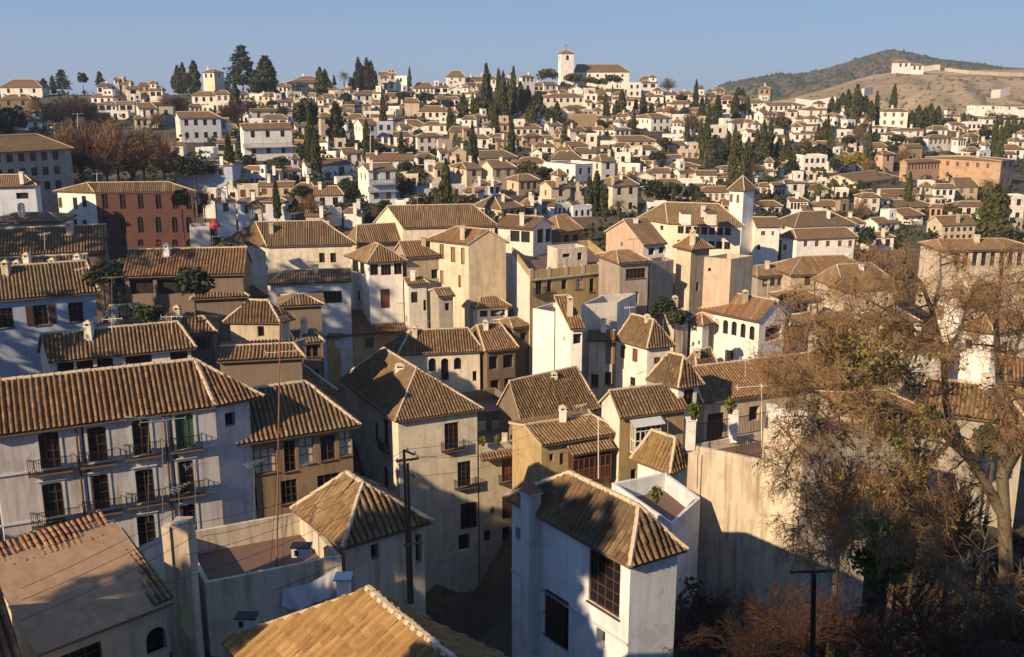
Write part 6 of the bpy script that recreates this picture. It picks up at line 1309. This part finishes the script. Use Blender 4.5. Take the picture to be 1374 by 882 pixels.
for (u, v, d) in [(110, 372, 96), (60, 330, 102), (215, 338, 108), (285, 332, 108), (395, 306, 146), (455, 303, 146), (560, 284, 168), (625, 280, 168), (420, 366, 134), (590, 300, 142), (640, 312, 140), (735, 345, 130), (800, 345, 130), (850, 340, 126), (870, 300, 144), (915, 276, 176), (960, 278, 176), (1030, 398, 122), (1090, 290, 209), (1120, 312, 191), (575, 452, 122), (670, 440, 124), (480, 422, 135), (540, 424, 135), (845, 430, 114), (860, 515, 98), (905, 485, 106), (780, 560, 96), (760, 525, 100), (1000, 500, 95), (150, 440, 76), (230, 442, 76), (100, 455, 76)]:
    h = _r.uniform(11, 22); antenna(u, v-h, v+6, d, 'thin television antenna on a tiled roof in the middle of the town', _r.uniform(.5, .9), _r.choice([4, 5, 6]), _r.uniform(-.6, 1.2), _r.choice(['metal', 'wfr', 'rustm']), .022)
antenna(896, 560, 640, 60, 'thin pole rising through the orange roof corner', .3, 3, .2, 'metal', .03)
# washing on the terrace wall
root = empty('laundry_sheet', P(420, 800, 42.6), 'crumpled white sheet hung out to dry on the terrace wall', 'sheet'); org = root.location.copy()
b = MB(); nx, ny = 26, 12; nT2 = plane(TN, TR_); a0 = hit(380, 787, TN, nT2)+nT2*.1; a1 = hit(452, 758, TN, nT2)+nT2*.1; V = []
for j in range(ny+1):
    for i in range(nx+1):
        s = i/nx; t = j/ny; top = a0+(a1-a0)*s-Vector((0, 0, .25*math.sin(math.pi*s))); drop = 1.25+.5*math.sin(s*3.1)+.15*math.sin(s*9)
        f_ = .07*math.sin(s*38+t*3)*t+.05*math.sin(s*17-t*4)*(.3+t); V.append(top+Vector((.25*t*(s-.5), -.12-f_, -drop*t*.75)))
idx = np.arange(len(V)).reshape(ny+1, nx+1); b.add(V, np.stack([idx[:-1, :-1], idx[:-1, 1:], idx[1:, 1:], idx[1:, :-1]], -1).reshape(-1, 4)); b.build('cloth', ['sheet'], root, org, smooth=True)
b = MB(); b.tube(a0+(a0-a1)*.2+Vector((0, .05, .02)), a1+Vector((0, .05, .02)), .012, .012, 3); b.build('line', ['iron'], root, org)
b = MB(); q = P(462, 803, 44.2); b.box(q.x-.3, q.x+.3, q.y-.3, q.y+.3, q.z-1, q.z+1.1); b.box(q.x-.42, q.x+.42, q.y-.42, q.y+.42, q.z+1.1, q.z+1.2, 1); thing_mesh('wall_pier', 'short white pier with capstone right of the drying sheet', 'pier', b, ['white', 'trim'], q)
# red parasol, street lamp, awning, AC box
q = P(289, 306, 134); root = empty('parasol', q, 'red pointed awning beside the little white block at left', 'awning'); b = MB(); k = 8; R0 = .95
pts = [q+Vector((R0*math.cos(i*math.pi/4), R0*math.sin(i*math.pi/4), .15)) for i in range(8)]
for i in range(8): b.tri(pts[i], pts[(i+1) % 8], q+Vector((0, 0, 1.25)))
b.build('canopy', ['red'], root, q); b = MB(); b.tube(q-Vector((0, 0, 1.4)), q+Vector((0, 0, 1.2)), .05, .05, 6); b.build('post', ['wood'], root, q)
w = hit(656, 684, N6, n6); root = empty('street_lamp', w, 'black iron wall lantern on the central cream facade', 'street lamp')
b = MB(); e = w+n6*1.0; b.tube(w, e, .03, .03, 5); b.tube(w-Vector((0, 0, .5)), e*.6+w*.4, .02, .02, 4); b.build('bracket', ['iron'], root, w)
b = MB(); b.tube(e+Vector((0, 0, .05)), e+Vector((0, 0, .5)), .12, .22, 6); b.tube(e+Vector((0, 0, .5)), e+Vector((0, 0, .75)), .24, .03, 6); b.build('lantern', ['iron'], root, w)
# things on the lean-to roof bottom left: old red tiles + green tarpaulin
rl_ = O5; Nn = P(46, 880, 34); r5 = PZ(237, 806, Nn.z); a5 = (r5-Nn).normalized(); b5 = Vector((-a5.y, a5.x, 0)); L5 = (r5-Nn).length
b = MB(); z5 = Nn.z+1.9; e0 = Nn+a5*(L5*.12)+b5*4.4+Vector((0, 0, 1.72)); e1 = Nn+a5*(L5*.93)+b5*4.4+Vector((0, 0, 1.72)); t0 = e0+b5*1.3+Vector((0, 0, .62)); t1 = e1+b5*1.3+Vector((0, 0, .62))
tileface(b, e0, e1, t1, t0, 0, 0, .26); b.quad(e0, t0, t1, e1, 1); b.tri(e1, t1, V3(t1, e1.z-.3)); b.tri(t0, e0, V3(t0, e0.z-.3)); b.build('old_tile_strip', ['tilered', 'soffit'], rt5, O5)
b = MB(); t0 = Nn+a5*(L5*.84)+b5*.1+Vector((0, 0, .06)); tileface(b, t0, t0+a5*1.0, t0+a5*1.0+b5*4.6+Vector((0, 0, 1.62)), t0+b5*4.6+Vector((0, 0, 1.62)), 0, 0, .3); b.build('tile_edge', ['tile'], rt5, O5)
q = P(248, 800, 36.5); b = MB(); p_ = [P(247, 802, 36.4), P(262, 828, 36), P(257, 862, 35.2), P(242, 842, 35.6)]; th = Vector((0, 0, .05)); b.hexa([p_[3], p_[2], p_[1], p_[0], p_[3]+th, p_[2]+th, p_[1]+th, p_[0]+th]); thing_mesh('tarpaulin', 'olive-green awning panel hanging beside the brown sheet roof', 'awning', b, ['grnp'], q)
q = P(245, 880, 37); q = P(229, 850, 40.5); b = MB(); b.box(q.x, q.x+.35, q.y, q.y+.5, q.z-4, P(245, 708, 40.5).z); b.box(q.x+.352, q.x+1.1, q.y+.1, q.y+1.0, q.z-4, P(250, 706, 40.5).z); thing_mesh('chimney_wall', 'tall pale party wall between brown sheet roof and terrace', 'wall', b, ['worn'], q)
for i, (u, v) in enumerate(((405, 745), (332, 840))):
    q = P(u, v, 46 if i == 0 else 41.5); b = MB(); b.box(-.45, .45, -.3, .3, 0, .5); b.box(-.5, .5, -.35, .35, .5, .55, 1); b.box(-.3, -.1, -.32, -.3, .1, .4, 1); b.V = [x+np.array(q) for x in b.V]; thing_mesh('crate', ['grey box on the dark roof deck by the striped roof', 'small dark box at the foot of the terrace wall'][i], 'box', b, ['trim', 'iron'], q)
# balustrade posts on the yellow building
Ny = P(711, 364, 125); Ry = PZ(829, 352, Ny.z); dy = (Ry-Ny).normalized(); LL = (Ry-Ny).length; ny_ = Vector((dy.y, -dy.x, 0))
for i in range(6):
    b = MB(); q = Ny+dy*(LL*(i+.02)/5.2)+ny_*.06; b.obox(q-Vector((0, 0, 1.0)), dy*.45, -ny_*.4, (0, 0, 1.25)); b.build('balustrade_post', ['tan'], ry, Oy)
b = MB(); b.obox(Ny+ny_*.22-Vector((0, 0, 1.25)), dy*LL, -ny_*.2, (0, 0, .18)); b.build('cornice', ['tan'], ry, Oy)
# ================= the big bare tree on the right =================
rt = np.random.RandomState(77)
def seg_tubes(mb, A, B, ra, rb, k=3):
    A = np.asarray(A, float); B = np.asarray(B, float); d = B-A; L = np.linalg.norm(d, axis=1)[:, None]+1e-9; d = d/L
    h = np.where(np.abs(d[:, 2:3]) > .9, np.array([[1., 0, 0]]), np.array([[0, 0, 1.]])); X = np.cross(d, h); X /= np.linalg.norm(X, axis=1)[:, None]; Y = np.cross(d, X); n = len(A); V = []
    for C, r in ((A, ra), (B, rb)):
        for i in range(k):
            t = 2*math.pi*i/k; V.append(C+X*(np.asarray(r)[:, None]*math.cos(t))+Y*(np.asarray(r)[:, None]*math.sin(t)))
    V = np.stack(V, 1).reshape(-1, 3); base = np.arange(n)[:, None]*2*k
    for i in range(k):
        f = np.concatenate([base+i, base+(i+1) % k, base+k+(i+1) % k, base+k+i], 1); mb.add(V, f) if i == 0 else mb.Fc.append((f+mb.n-len(V), 0))
LIMBS = [  # (u, v, d, radius)
 [(1352, 860, 37, .42), (1350, 760, 37, .38), (1347, 690, 37, .34), (1345, 640, 37, .30), (1347, 575, 37.3, .24), (1340, 500, 37.8, .19), (1336, 430, 38.2, .14), (1343, 370, 38.5, .08)],
 [(1345, 640, 37, .26), (1374, 592, 36.6, .2), (1410, 540, 36.3, .14), (1440, 460, 36, .08)],
 [(1350, 700, 37, .30), (1311, 628, 36.8, .25), (1283, 584, 36.6, .22), (1270, 545, 36.5, .19), (1266, 482, 36.5, .16), (1251, 418, 36.6, .13), (1236, 380, 36.6, .08), (1205, 345, 36.8, .04)],
 [(1251, 418, 36.6, .10), (1262, 375, 36.8, .06), (1262, 338, 37, .035)], [(1266, 482, 36.5, .11), (1290, 440, 36.3, .08), (1300, 395, 36, .05)],
 [(1311, 628, 36.8, .2), (1255, 572, 36.2, .15), (1200, 545, 35.6, .12), (1150, 545, 35, .09), (1100, 570, 34.6, .06), (1060, 610, 34.4, .035)],
 [(1255, 572, 36.2, .12), (1205, 500, 35.5, .09), (1150, 455, 35, .07), (1095, 435, 34.6, .05), (1045, 430, 34.4, .03)],
 [(1266, 482, 36.5, .09), (1215, 430, 36, .06), (1160, 400, 35.6, .04), (1110, 385, 35.4, .025)],
 [(1283, 584, 36.6, .14), (1230, 640, 35.8, .10), (1180, 690, 35.2, .07), (1130, 720, 34.8, .04)], [(1374, 592, 36.6, .12), (1350, 520, 36, .08), (1374, 430, 35.6, .05)]]
nodes = []; A = []; B = []; RA = []; RB = []
for L_ in LIMBS:
    pts = [P(u, v, d) for u, v, d, r in L_]
    for (p, a), (q, c) in zip(zip(pts, L_), zip(pts[1:], L_[1:])):
        n = 4
        for i in range(n):
            x = p+(q-p)*(i/n); y = p+(q-p)*((i+1)/n); j = .05; 
            A.append(x); B.append(y); RA.append(.78*(a[3]+(c[3]-a[3])*i/n)); RB.append(.78*(a[3]+(c[3]-a[3])*(i+1)/n)); nodes.append((x, a[3]))
tb = MB(); seg_tubes(tb, A, B, RA, RB, 8)
oT = P(1352, 900, 37); bt = empty('bare_tree', oT, 'huge half-bare tree with tangled brown twigs filling the right foreground', 'tree')
tb.build('trunk', ['barkpale'], bt, oT, smooth=True)
def inpoly(u, v, poly):
    c = False
    for (x0, y0), (x1, y1) in zip(poly, poly[1:]+poly[:1]):
        if (y0 > v) != (y1 > v) and u < (x1-x0)*(v-y0)/(y1-y0)+x0: c = not c
    return c
CROWN = [(1010, 470), (1040, 400), (1100, 360), (1170, 330), (1240, 318), (1300, 330), (1380, 320), (1450, 360), (1450, 620), (1340, 600), (1290, 640), (1265, 760), (1180, 790), (1110, 770), (1050, 760), (1030, 690), (1020, 600), (1035, 540)]
att = []
while len(att) < 740:
    u, v = rt.uniform(1000, 1450), rt.uniform(315, 795)
    if not inpoly(u, v, CROWN): continue
    dens = 1.0 if (u < 1230 and v > 430) else (.5 if u < 1200 else (.85 if v < 480 else .5))
    if v > 650: dens = .8
    if rt.uniform() > dens: continue
    att.append(P(u, v, 35.6+rt.normal()*2.0-(1.2 if u < 1200 else 0)))
cen = P(1290, 560, 36.5); att.sort(key=lambda p: (p-cen).length)
npos = np.array([n[0] for n in nodes]); nrad = [n[1] for n in nodes]; A = []; B = []; RA = []; RB = []; TA = []; TB = []; TR = []
br = []
for a in att:
    dd = np.linalg.norm(npos-np.array(a), axis=1)+np.clip(.03/np.maximum(nrad, .004), 0, 4)*.25; i = int(dd.argmin()); s = Vector(npos[i]); r0 = min(nrad[i]*.7, .05); L = (a-s).length
    n = max(2, int(L/.35)); prev = s; mid = (s+a)/2+Vector(rt.normal(0, .12*L, 3))+Vector((0, 0, .12*L)); new = []
    for k in range(1, n+1):
        t = k/n; p = s*(1-t)**2+mid*(2*t*(1-t))+a*t*t+Vector(rt.normal(0, .02, 3)); A.append(prev); B.append(p); RA.append(r0+(.010-r0)*(k-1)/n); RB.append(r0+(.010-r0)*k/n); new.append((p, r0+(.010-r0)*t)); br.append((prev, p)); prev = p
    npos = np.concatenate([npos, np.array([x[0] for x in new])]); nrad += [x[1] for x in new]
bb_ = MB(); seg_tubes(bb_, A, B, RA, RB, 4); bb_.build('branches', ['bark'], bt, oT)
# twigs : fine drooping sprays on every branch segment
TA, TB, TR = [], [], []
for p, q in br:
    dv = (q-p)
    for k in range(5):
        s = p+dv*rt.uniform(); di = Vector(rt.normal(0, 1, 3))+dv.normalized()*.8+Vector((0, 0, -.15)); di.normalize(); L = rt.uniform(.3, .85); prev = s
        for j in range(3):
            di = (di+Vector(rt.normal(0, .28, 3))+Vector((0, 0, -.22))).normalized(); nx_ = prev+di*L/3; TA.append(prev); TB.append(nx_); TR.append(.0085-.0018*j)
            for m_ in range(2):
                d2 = (di+Vector(rt.normal(0, .7, 3))).normalized(); TA.append(nx_); TB.append(nx_+d2*rt.uniform(.1, .34)); TR.append(.0055)
            prev = nx_
tw = MB(); seg_tubes(tw, TA, TB, np.array(TR)*1.15, np.array(TR)*.7, 3); tw.build('twigs', ['twig'], bt, oT)
print('twigs', len(TA), 'branches', len(A))
TBa = np.array(TB); yc_ = TBa[:, 1]*ST+TBa[:, 2]*CT; zc_ = TBa[:, 1]*CT-TBa[:, 2]*ST; pu = CU+F*TBa[:, 0]/zc_; pv = CV-F*yc_/zc_
pr = np.full(len(TBa), .035)
for (u0, v0, ru, rv, p_) in ((1175, 480, 75, 40, .75), (1130, 462, 50, 26, .5), (1215, 600, 50, 50, .6), (1165, 560, 60, 50, .4), (1240, 560, 35, 45, .45), (1150, 640, 75, 60, .22), (1300, 510, 45, 50, .2), (1095, 540, 50, 60, .14), (1185, 710, 60, 50, .2)):
    pr = np.maximum(pr, p_*np.exp(-(((pu-u0)/ru)**2+((pv-v0)/rv)**2)*1.2))
sel = TBa[rt.uniform(size=len(TBa)) < pr*.30]; sel = np.concatenate([sel+rt.normal(0, .05, sel.shape) for _ in range(3)]); rt.shuffle(sel); k = int(len(sel)*.72)
V, f = quads(sel[:k], .085, rt, 1.4); b = MB(); b.add(V, f); b.build('foliage', ['treeleaf'], bt, oT)
V, f = quads(sel[k:], .085, rt, 1.4); b = MB(); b.add(V, f); b.build('yellow_leaves', ['yellowleaf'], bt, oT)
# leafy bright bush under the tree
q = P(1180, 800, 34); root = empty('bush', q, 'bright yellow-green leafy bush in the dark lower right corner', 'bush'); C = [clump(rt, 60, P(1180+rt.normal()*18, 758+rt.normal()*16, 34+rt.normal()*.5), .35) for i in range(26)]
V, f = quads(np.concatenate(C), .13, rt, 1.5); b = MB(); b.add(V, f); b.build('leaves', ['greenleaf'], root, q)
b = MB(); 
for i in range(7): b.tube(P(1182, 840, 34), P(1165+i*7, 745, 34+rt.normal()*.3), .03, .008, 4)
b.build('stems', ['bark'], root, q)
# bare shrubs
def shrub_mesh(k, n=26, mat='twigred'):
    rs = np.random.RandomState(900+k); A = []; B = []; R_ = []
    for i in range(n):
        th = rs.uniform(0, 6.28); el = rs.uniform(.35, 1.35); di = np.array([math.cos(th)*math.cos(el), math.sin(th)*math.cos(el), math.sin(el)]); p = np.array([0, 0, 0.]); L = rs.uniform(.7, 1.1)
        for j in range(6):
            di = di+rs.normal(0, .14, 3)+np.array([0, 0, -.05]); di /= np.linalg.norm(di); q = p+di*L/6; A.append(p); B.append(q); R_.append(.012-.0015*j)
            for m_ in range(3):
                d2 = di+rs.normal(0, .55, 3); d2 /= np.linalg.norm(d2); e = q+d2*rs.uniform(.1, .3); A.append(q); B.append(e); R_.append(.0055)
                for m2 in range(2):
                    d3 = d2+rs.normal(0, .6, 3); d3 /= np.linalg.norm(d3); A.append(e); B.append(e+d3*rs.uniform(.06, .18)); R_.append(.004)
            p = q
    m = MB(); seg_tubes(m, A, B, np.array(R_), np.array(R_)*.6, 3); return m.mesh('branches', [mat])
SM = [shrub_mesh(0), shrub_mesh(1), shrub_mesh(2, 30, 'twigred'), shrub_mesh(3, 16, 'barkpale')]
SH = [(905, 870, 45, 3.2, 0, 'bare reddish shrub under the bottom right corner of the near white house'), (940, 845, 49, 3.6, 1, 'bare reddish shrub at the foot of the tan block left corner'), (985, 850, 50, 3.6, 0, 'bare shrub in front of the shadowed tan wall, second from left'), (1040, 850, 48, 4.2, 2, 'brown bare shrub before the middle of the shadowed tan wall'),
      (1085, 870, 44, 4.0, 1, 'bare shrub beside the dark post at the bottom'), (1130, 860, 45, 4.0, 2, 'brown bare shrub left of the bright green bush'), (1235, 850, 34, 3.6, 0, 'dark bare shrub right of the bright green bush'), (1320, 830, 33, 4.6, 3, 'pale thin bare sapling at the right edge'), (1362, 860, 31, 3.4, 1, 'bare shrub in the bottom right corner'), (1280, 880, 30, 3.0, 2, 'bare shrub below the pale sapling'), (1190, 885, 30, 2.6, 0, 'bare shrub at the bottom edge under the green bush'), (1010, 885, 42, 3.0, 2, 'bare shrub at the bottom edge below the tan wall')]
for u, v, d, s, k, lab in SH:
    q = P(u, v, d); g = q; r = empty('bare_shrub', g, lab, 'shrub', 'bare shrubs in the lower right'); o = link('branches', SM[k], r); s *= .72; o.scale = (s, s, s*.8); r.rotation_euler = (0, 0, u)
    t_ = link('stem', _trunk, r); t_.scale = (.05, .05, .8)
# lower-right slope under them
pts_d = [(880, 905, 36), (960, 880, 38), (1050, 872, 37), (1120, 872, 35)]
b = MB(); q = P(1090, 890, 36.5); b.tube(q, P(1092, 768, 36.5), .11, .1, 8); b.build
root = empty('post', q, 'dark leaning post with crossbar in the bottom right gloom', 'post'); b.build('shaft', ['iron'], root, q); b = MB(); b.obox(P(1060, 770, 36.4), P(1122, 768, 36.4)-P(1060, 770, 36.4), (0, .08, 0), (0, 0, .09)); b.build('crossbar', ['iron'], root, q)
b = MB(); C = []; C2 = []
for i in range(900):
    y = rt.uniform(28, 66); x = rt.uniform(max(9, y*.18), 44); g = gz(x, y); (C if rt.uniform() < .6 else C2).append(clump(rt, 22, (x, y, g+.3), rt.uniform(.5, 1.3)))
V, f = quads(np.concatenate(C), .28, rt, 1.6); b.add(V, f); V, f = quads(np.concatenate(C2), .34, rt, 5); V[:, 2] = V[:, 2]; b.add(V, f, 1)
tag(b.build('undergrowth', ['pine', 'twigred']), None, None, None, 'stuff')
for u, v, d, lab in ((980, 548, 62.5, 'spiky green plant on the middle pillar of the right terrace'), (931, 556, 60.5, 'small spiky plant on the left pillar of the right terrace'), (668, 592, 99, 'potted plant behind the parapet of the cream terrace wing'), (648, 594, 99, 'second potted plant at the left end of the cream terrace wing'), (880, 668, 58, 'potted plant on the white-walled reddish terrace')):
    q = P(u, v, d); root = empty('potted_plant', q, lab, 'potted plant'); b = MB(); b.tube(q-Vector((0, 0, .35)), q, .16, .22, 8); b.build('pot', ['tilered'], root, q)
    V, f = quads(clump(rt, 90, q+Vector((0, 0, .3)), .38, .1), .2, rt, 2.2, .4); b = MB(); b.add(V, f); b.build('leaves', ['greenleaf'], root, q)
# autumn creeper bottom left
q = P(35, 790, 45); root = empty('vine', q, 'reddish autumn creeper in front of the long white house, bottom left', 'plant'); C = [clump(rt, 40, P(30+rt.normal()*22, 765+rt.normal()*12, 45), .3) for i in range(30)]; V, f = quads(np.concatenate(C), .09, rt, 1.3); b = MB(); b.add(V, f); b.build('leaves', ['rusty'], root, q)
b = MB()
for i in range(9): b.tube(P(34, 800, 45), P(5+i*8, 745+rt.uniform(0, 15), 45+rt.normal()*.2), .02, .008, 4)
b.build('stems', ['bark'], root, q)
# ================= unseen tree masses added outside the frame only to cast shade on the town =================
def wood(name, items, seed, mat='pine'):
    rs = np.random.RandomState(seed); C = []; b = MB()
    for (x, y, top, r) in items:
        g = gz(x, y)
        for k in range(14):
            t = rs.uniform(.3, 1); c = (x+rs.normal()*r*.35, y+rs.normal()*r*.35, g+(top-g)*t-r*.3*(t > .8)); C.append(clump(rs, 60, c, r*.55, .2))
        b.tube((x, y, g-.5), (x, y, g+(top-g)*.8), .3, .12, 6, 1)
    V, f = quads(np.concatenate(C), .75, rs, 1.2); b.add(V, f); tag(b.build(name, [mat, 'bark']), None, None, None, 'stuff')
it = [(-31-rt.uniform(0, 5), 10.5+i*.45, 5.5+rt.normal()*.6, 2.6) for i in range(18)]
it += [(-58-rt.uniform(0, 8), 50+i*2.4, -4.5+rt.normal()*.8, 3.2) for i in range(11)]
it += [(-44-rt.uniform(0, 4), 42+i*2., -17.0, 2.4) for i in range(4)]
it += [(-43-rt.uniform(0, 3), 52+i*1.6, -14.2+rt.normal()*.4, 2.6) for i in range(9)]
it += [(-12-rt.uniform(0, 7), -7+i*.75, 6.5+rt.normal()*.6, 3.2) for i in range(20)]
it += [(-(.52*y+26+rt.uniform(0, 6)), y, 14.0+rt.normal()*3.5, 6) for y in range(84, 262, 4) if not 134 < y < 162]
wood('shade_caster_trees', it, 4)
m = bpy.data.materials.new('haze'); m.use_nodes = True; nt = m.node_tree; nt.nodes.remove(nt.nodes['Principled BSDF'])
pv = nt.nodes.new('ShaderNodeVolumePrincipled'); pv.inputs['Density'].default_value = .00019; pv.inputs['Color'].default_value = (.74, .83, .96, 1); pv.inputs['Anisotropy'].default_value = .2
nt.links.new(pv.outputs[0], nt.nodes['Material Output'].inputs['Volume']); M['haze'] = m
b = MB(); b.box(-1700, 1900, -140, 2700, -190, 130); tag(b.build('haze', ['haze']), None, None, None, 'stuff')
# ---------------- camera, light, world ----------------
cam = bpy.data.cameras.new('camera'); co = bpy.data.objects.new('camera', cam); col.objects.link(co)
cam.sensor_width = 36; cam.lens = 36*F/1374; cam.clip_end = 6000; cam.clip_start = .3
co.location = (0, 0, 0); co.rotation_euler = (math.pi/2-TH, 0, 0); sc.camera = co
SAZ = Vector((-.71, -.70, 0)).normalized(); SEL = R(28)
sd = Vector((SAZ.x*math.cos(SEL), SAZ.y*math.cos(SEL), math.sin(SEL)))
sl = bpy.data.lights.new('sun', 'SUN'); sl.energy = 5.0; sl.angle = R(.5); sl.color = (1, .75, .46)
so = bpy.data.objects.new('sun', sl); col.objects.link(so); so.rotation_euler = sd.to_track_quat('Z', 'Y').to_euler()
w = bpy.data.worlds.new('World'); sc.world = w; w.use_nodes = True; nt = w.node_tree
sky = nt.nodes.new('ShaderNodeTexSky'); sky.sky_type = 'NISHITA'; sky.sun_disc = False; sky.sun_elevation = SEL
sky.sun_rotation = math.atan2(sd.x, sd.y); sky.altitude = 700; sky.air_density = 1.0; sky.dust_density = .2; sky.ozone_density = 6.0
bg = nt.nodes['Background']; bg.inputs['Strength'].default_value = .052
mt_ = nt.nodes.new('ShaderNodeMix'); mt_.data_type = 'RGBA'; mt_.blend_type = 'MULTIPLY'; mt_.inputs[0].default_value = 1; mt_.inputs[7].default_value = (.95, 1.0, 1.16, 1)
nt.links.new(sky.outputs[0], mt_.inputs[6])
m2 = nt.nodes.new('ShaderNodeMix'); m2.data_type = 'RGBA'; m2.inputs[0].default_value = .5; m2.inputs[7].default_value = (2.9, 5.0, 8.9, 1)
nt.links.new(mt_.outputs[2], m2.inputs[6]); nt.links.new(m2.outputs[2], bg.inputs['Color'])
sc.view_settings.view_transform = 'Standard'; sc.view_settings.look = 'None'; sc.view_settings.exposure = .62; sc.view_settings.gamma = 1
sc.cycles.max_bounces = 4; sc.cycles.diffuse_bounces = 2; sc.cycles.glossy_bounces = 2; sc.cycles.transmission_bounces = 2
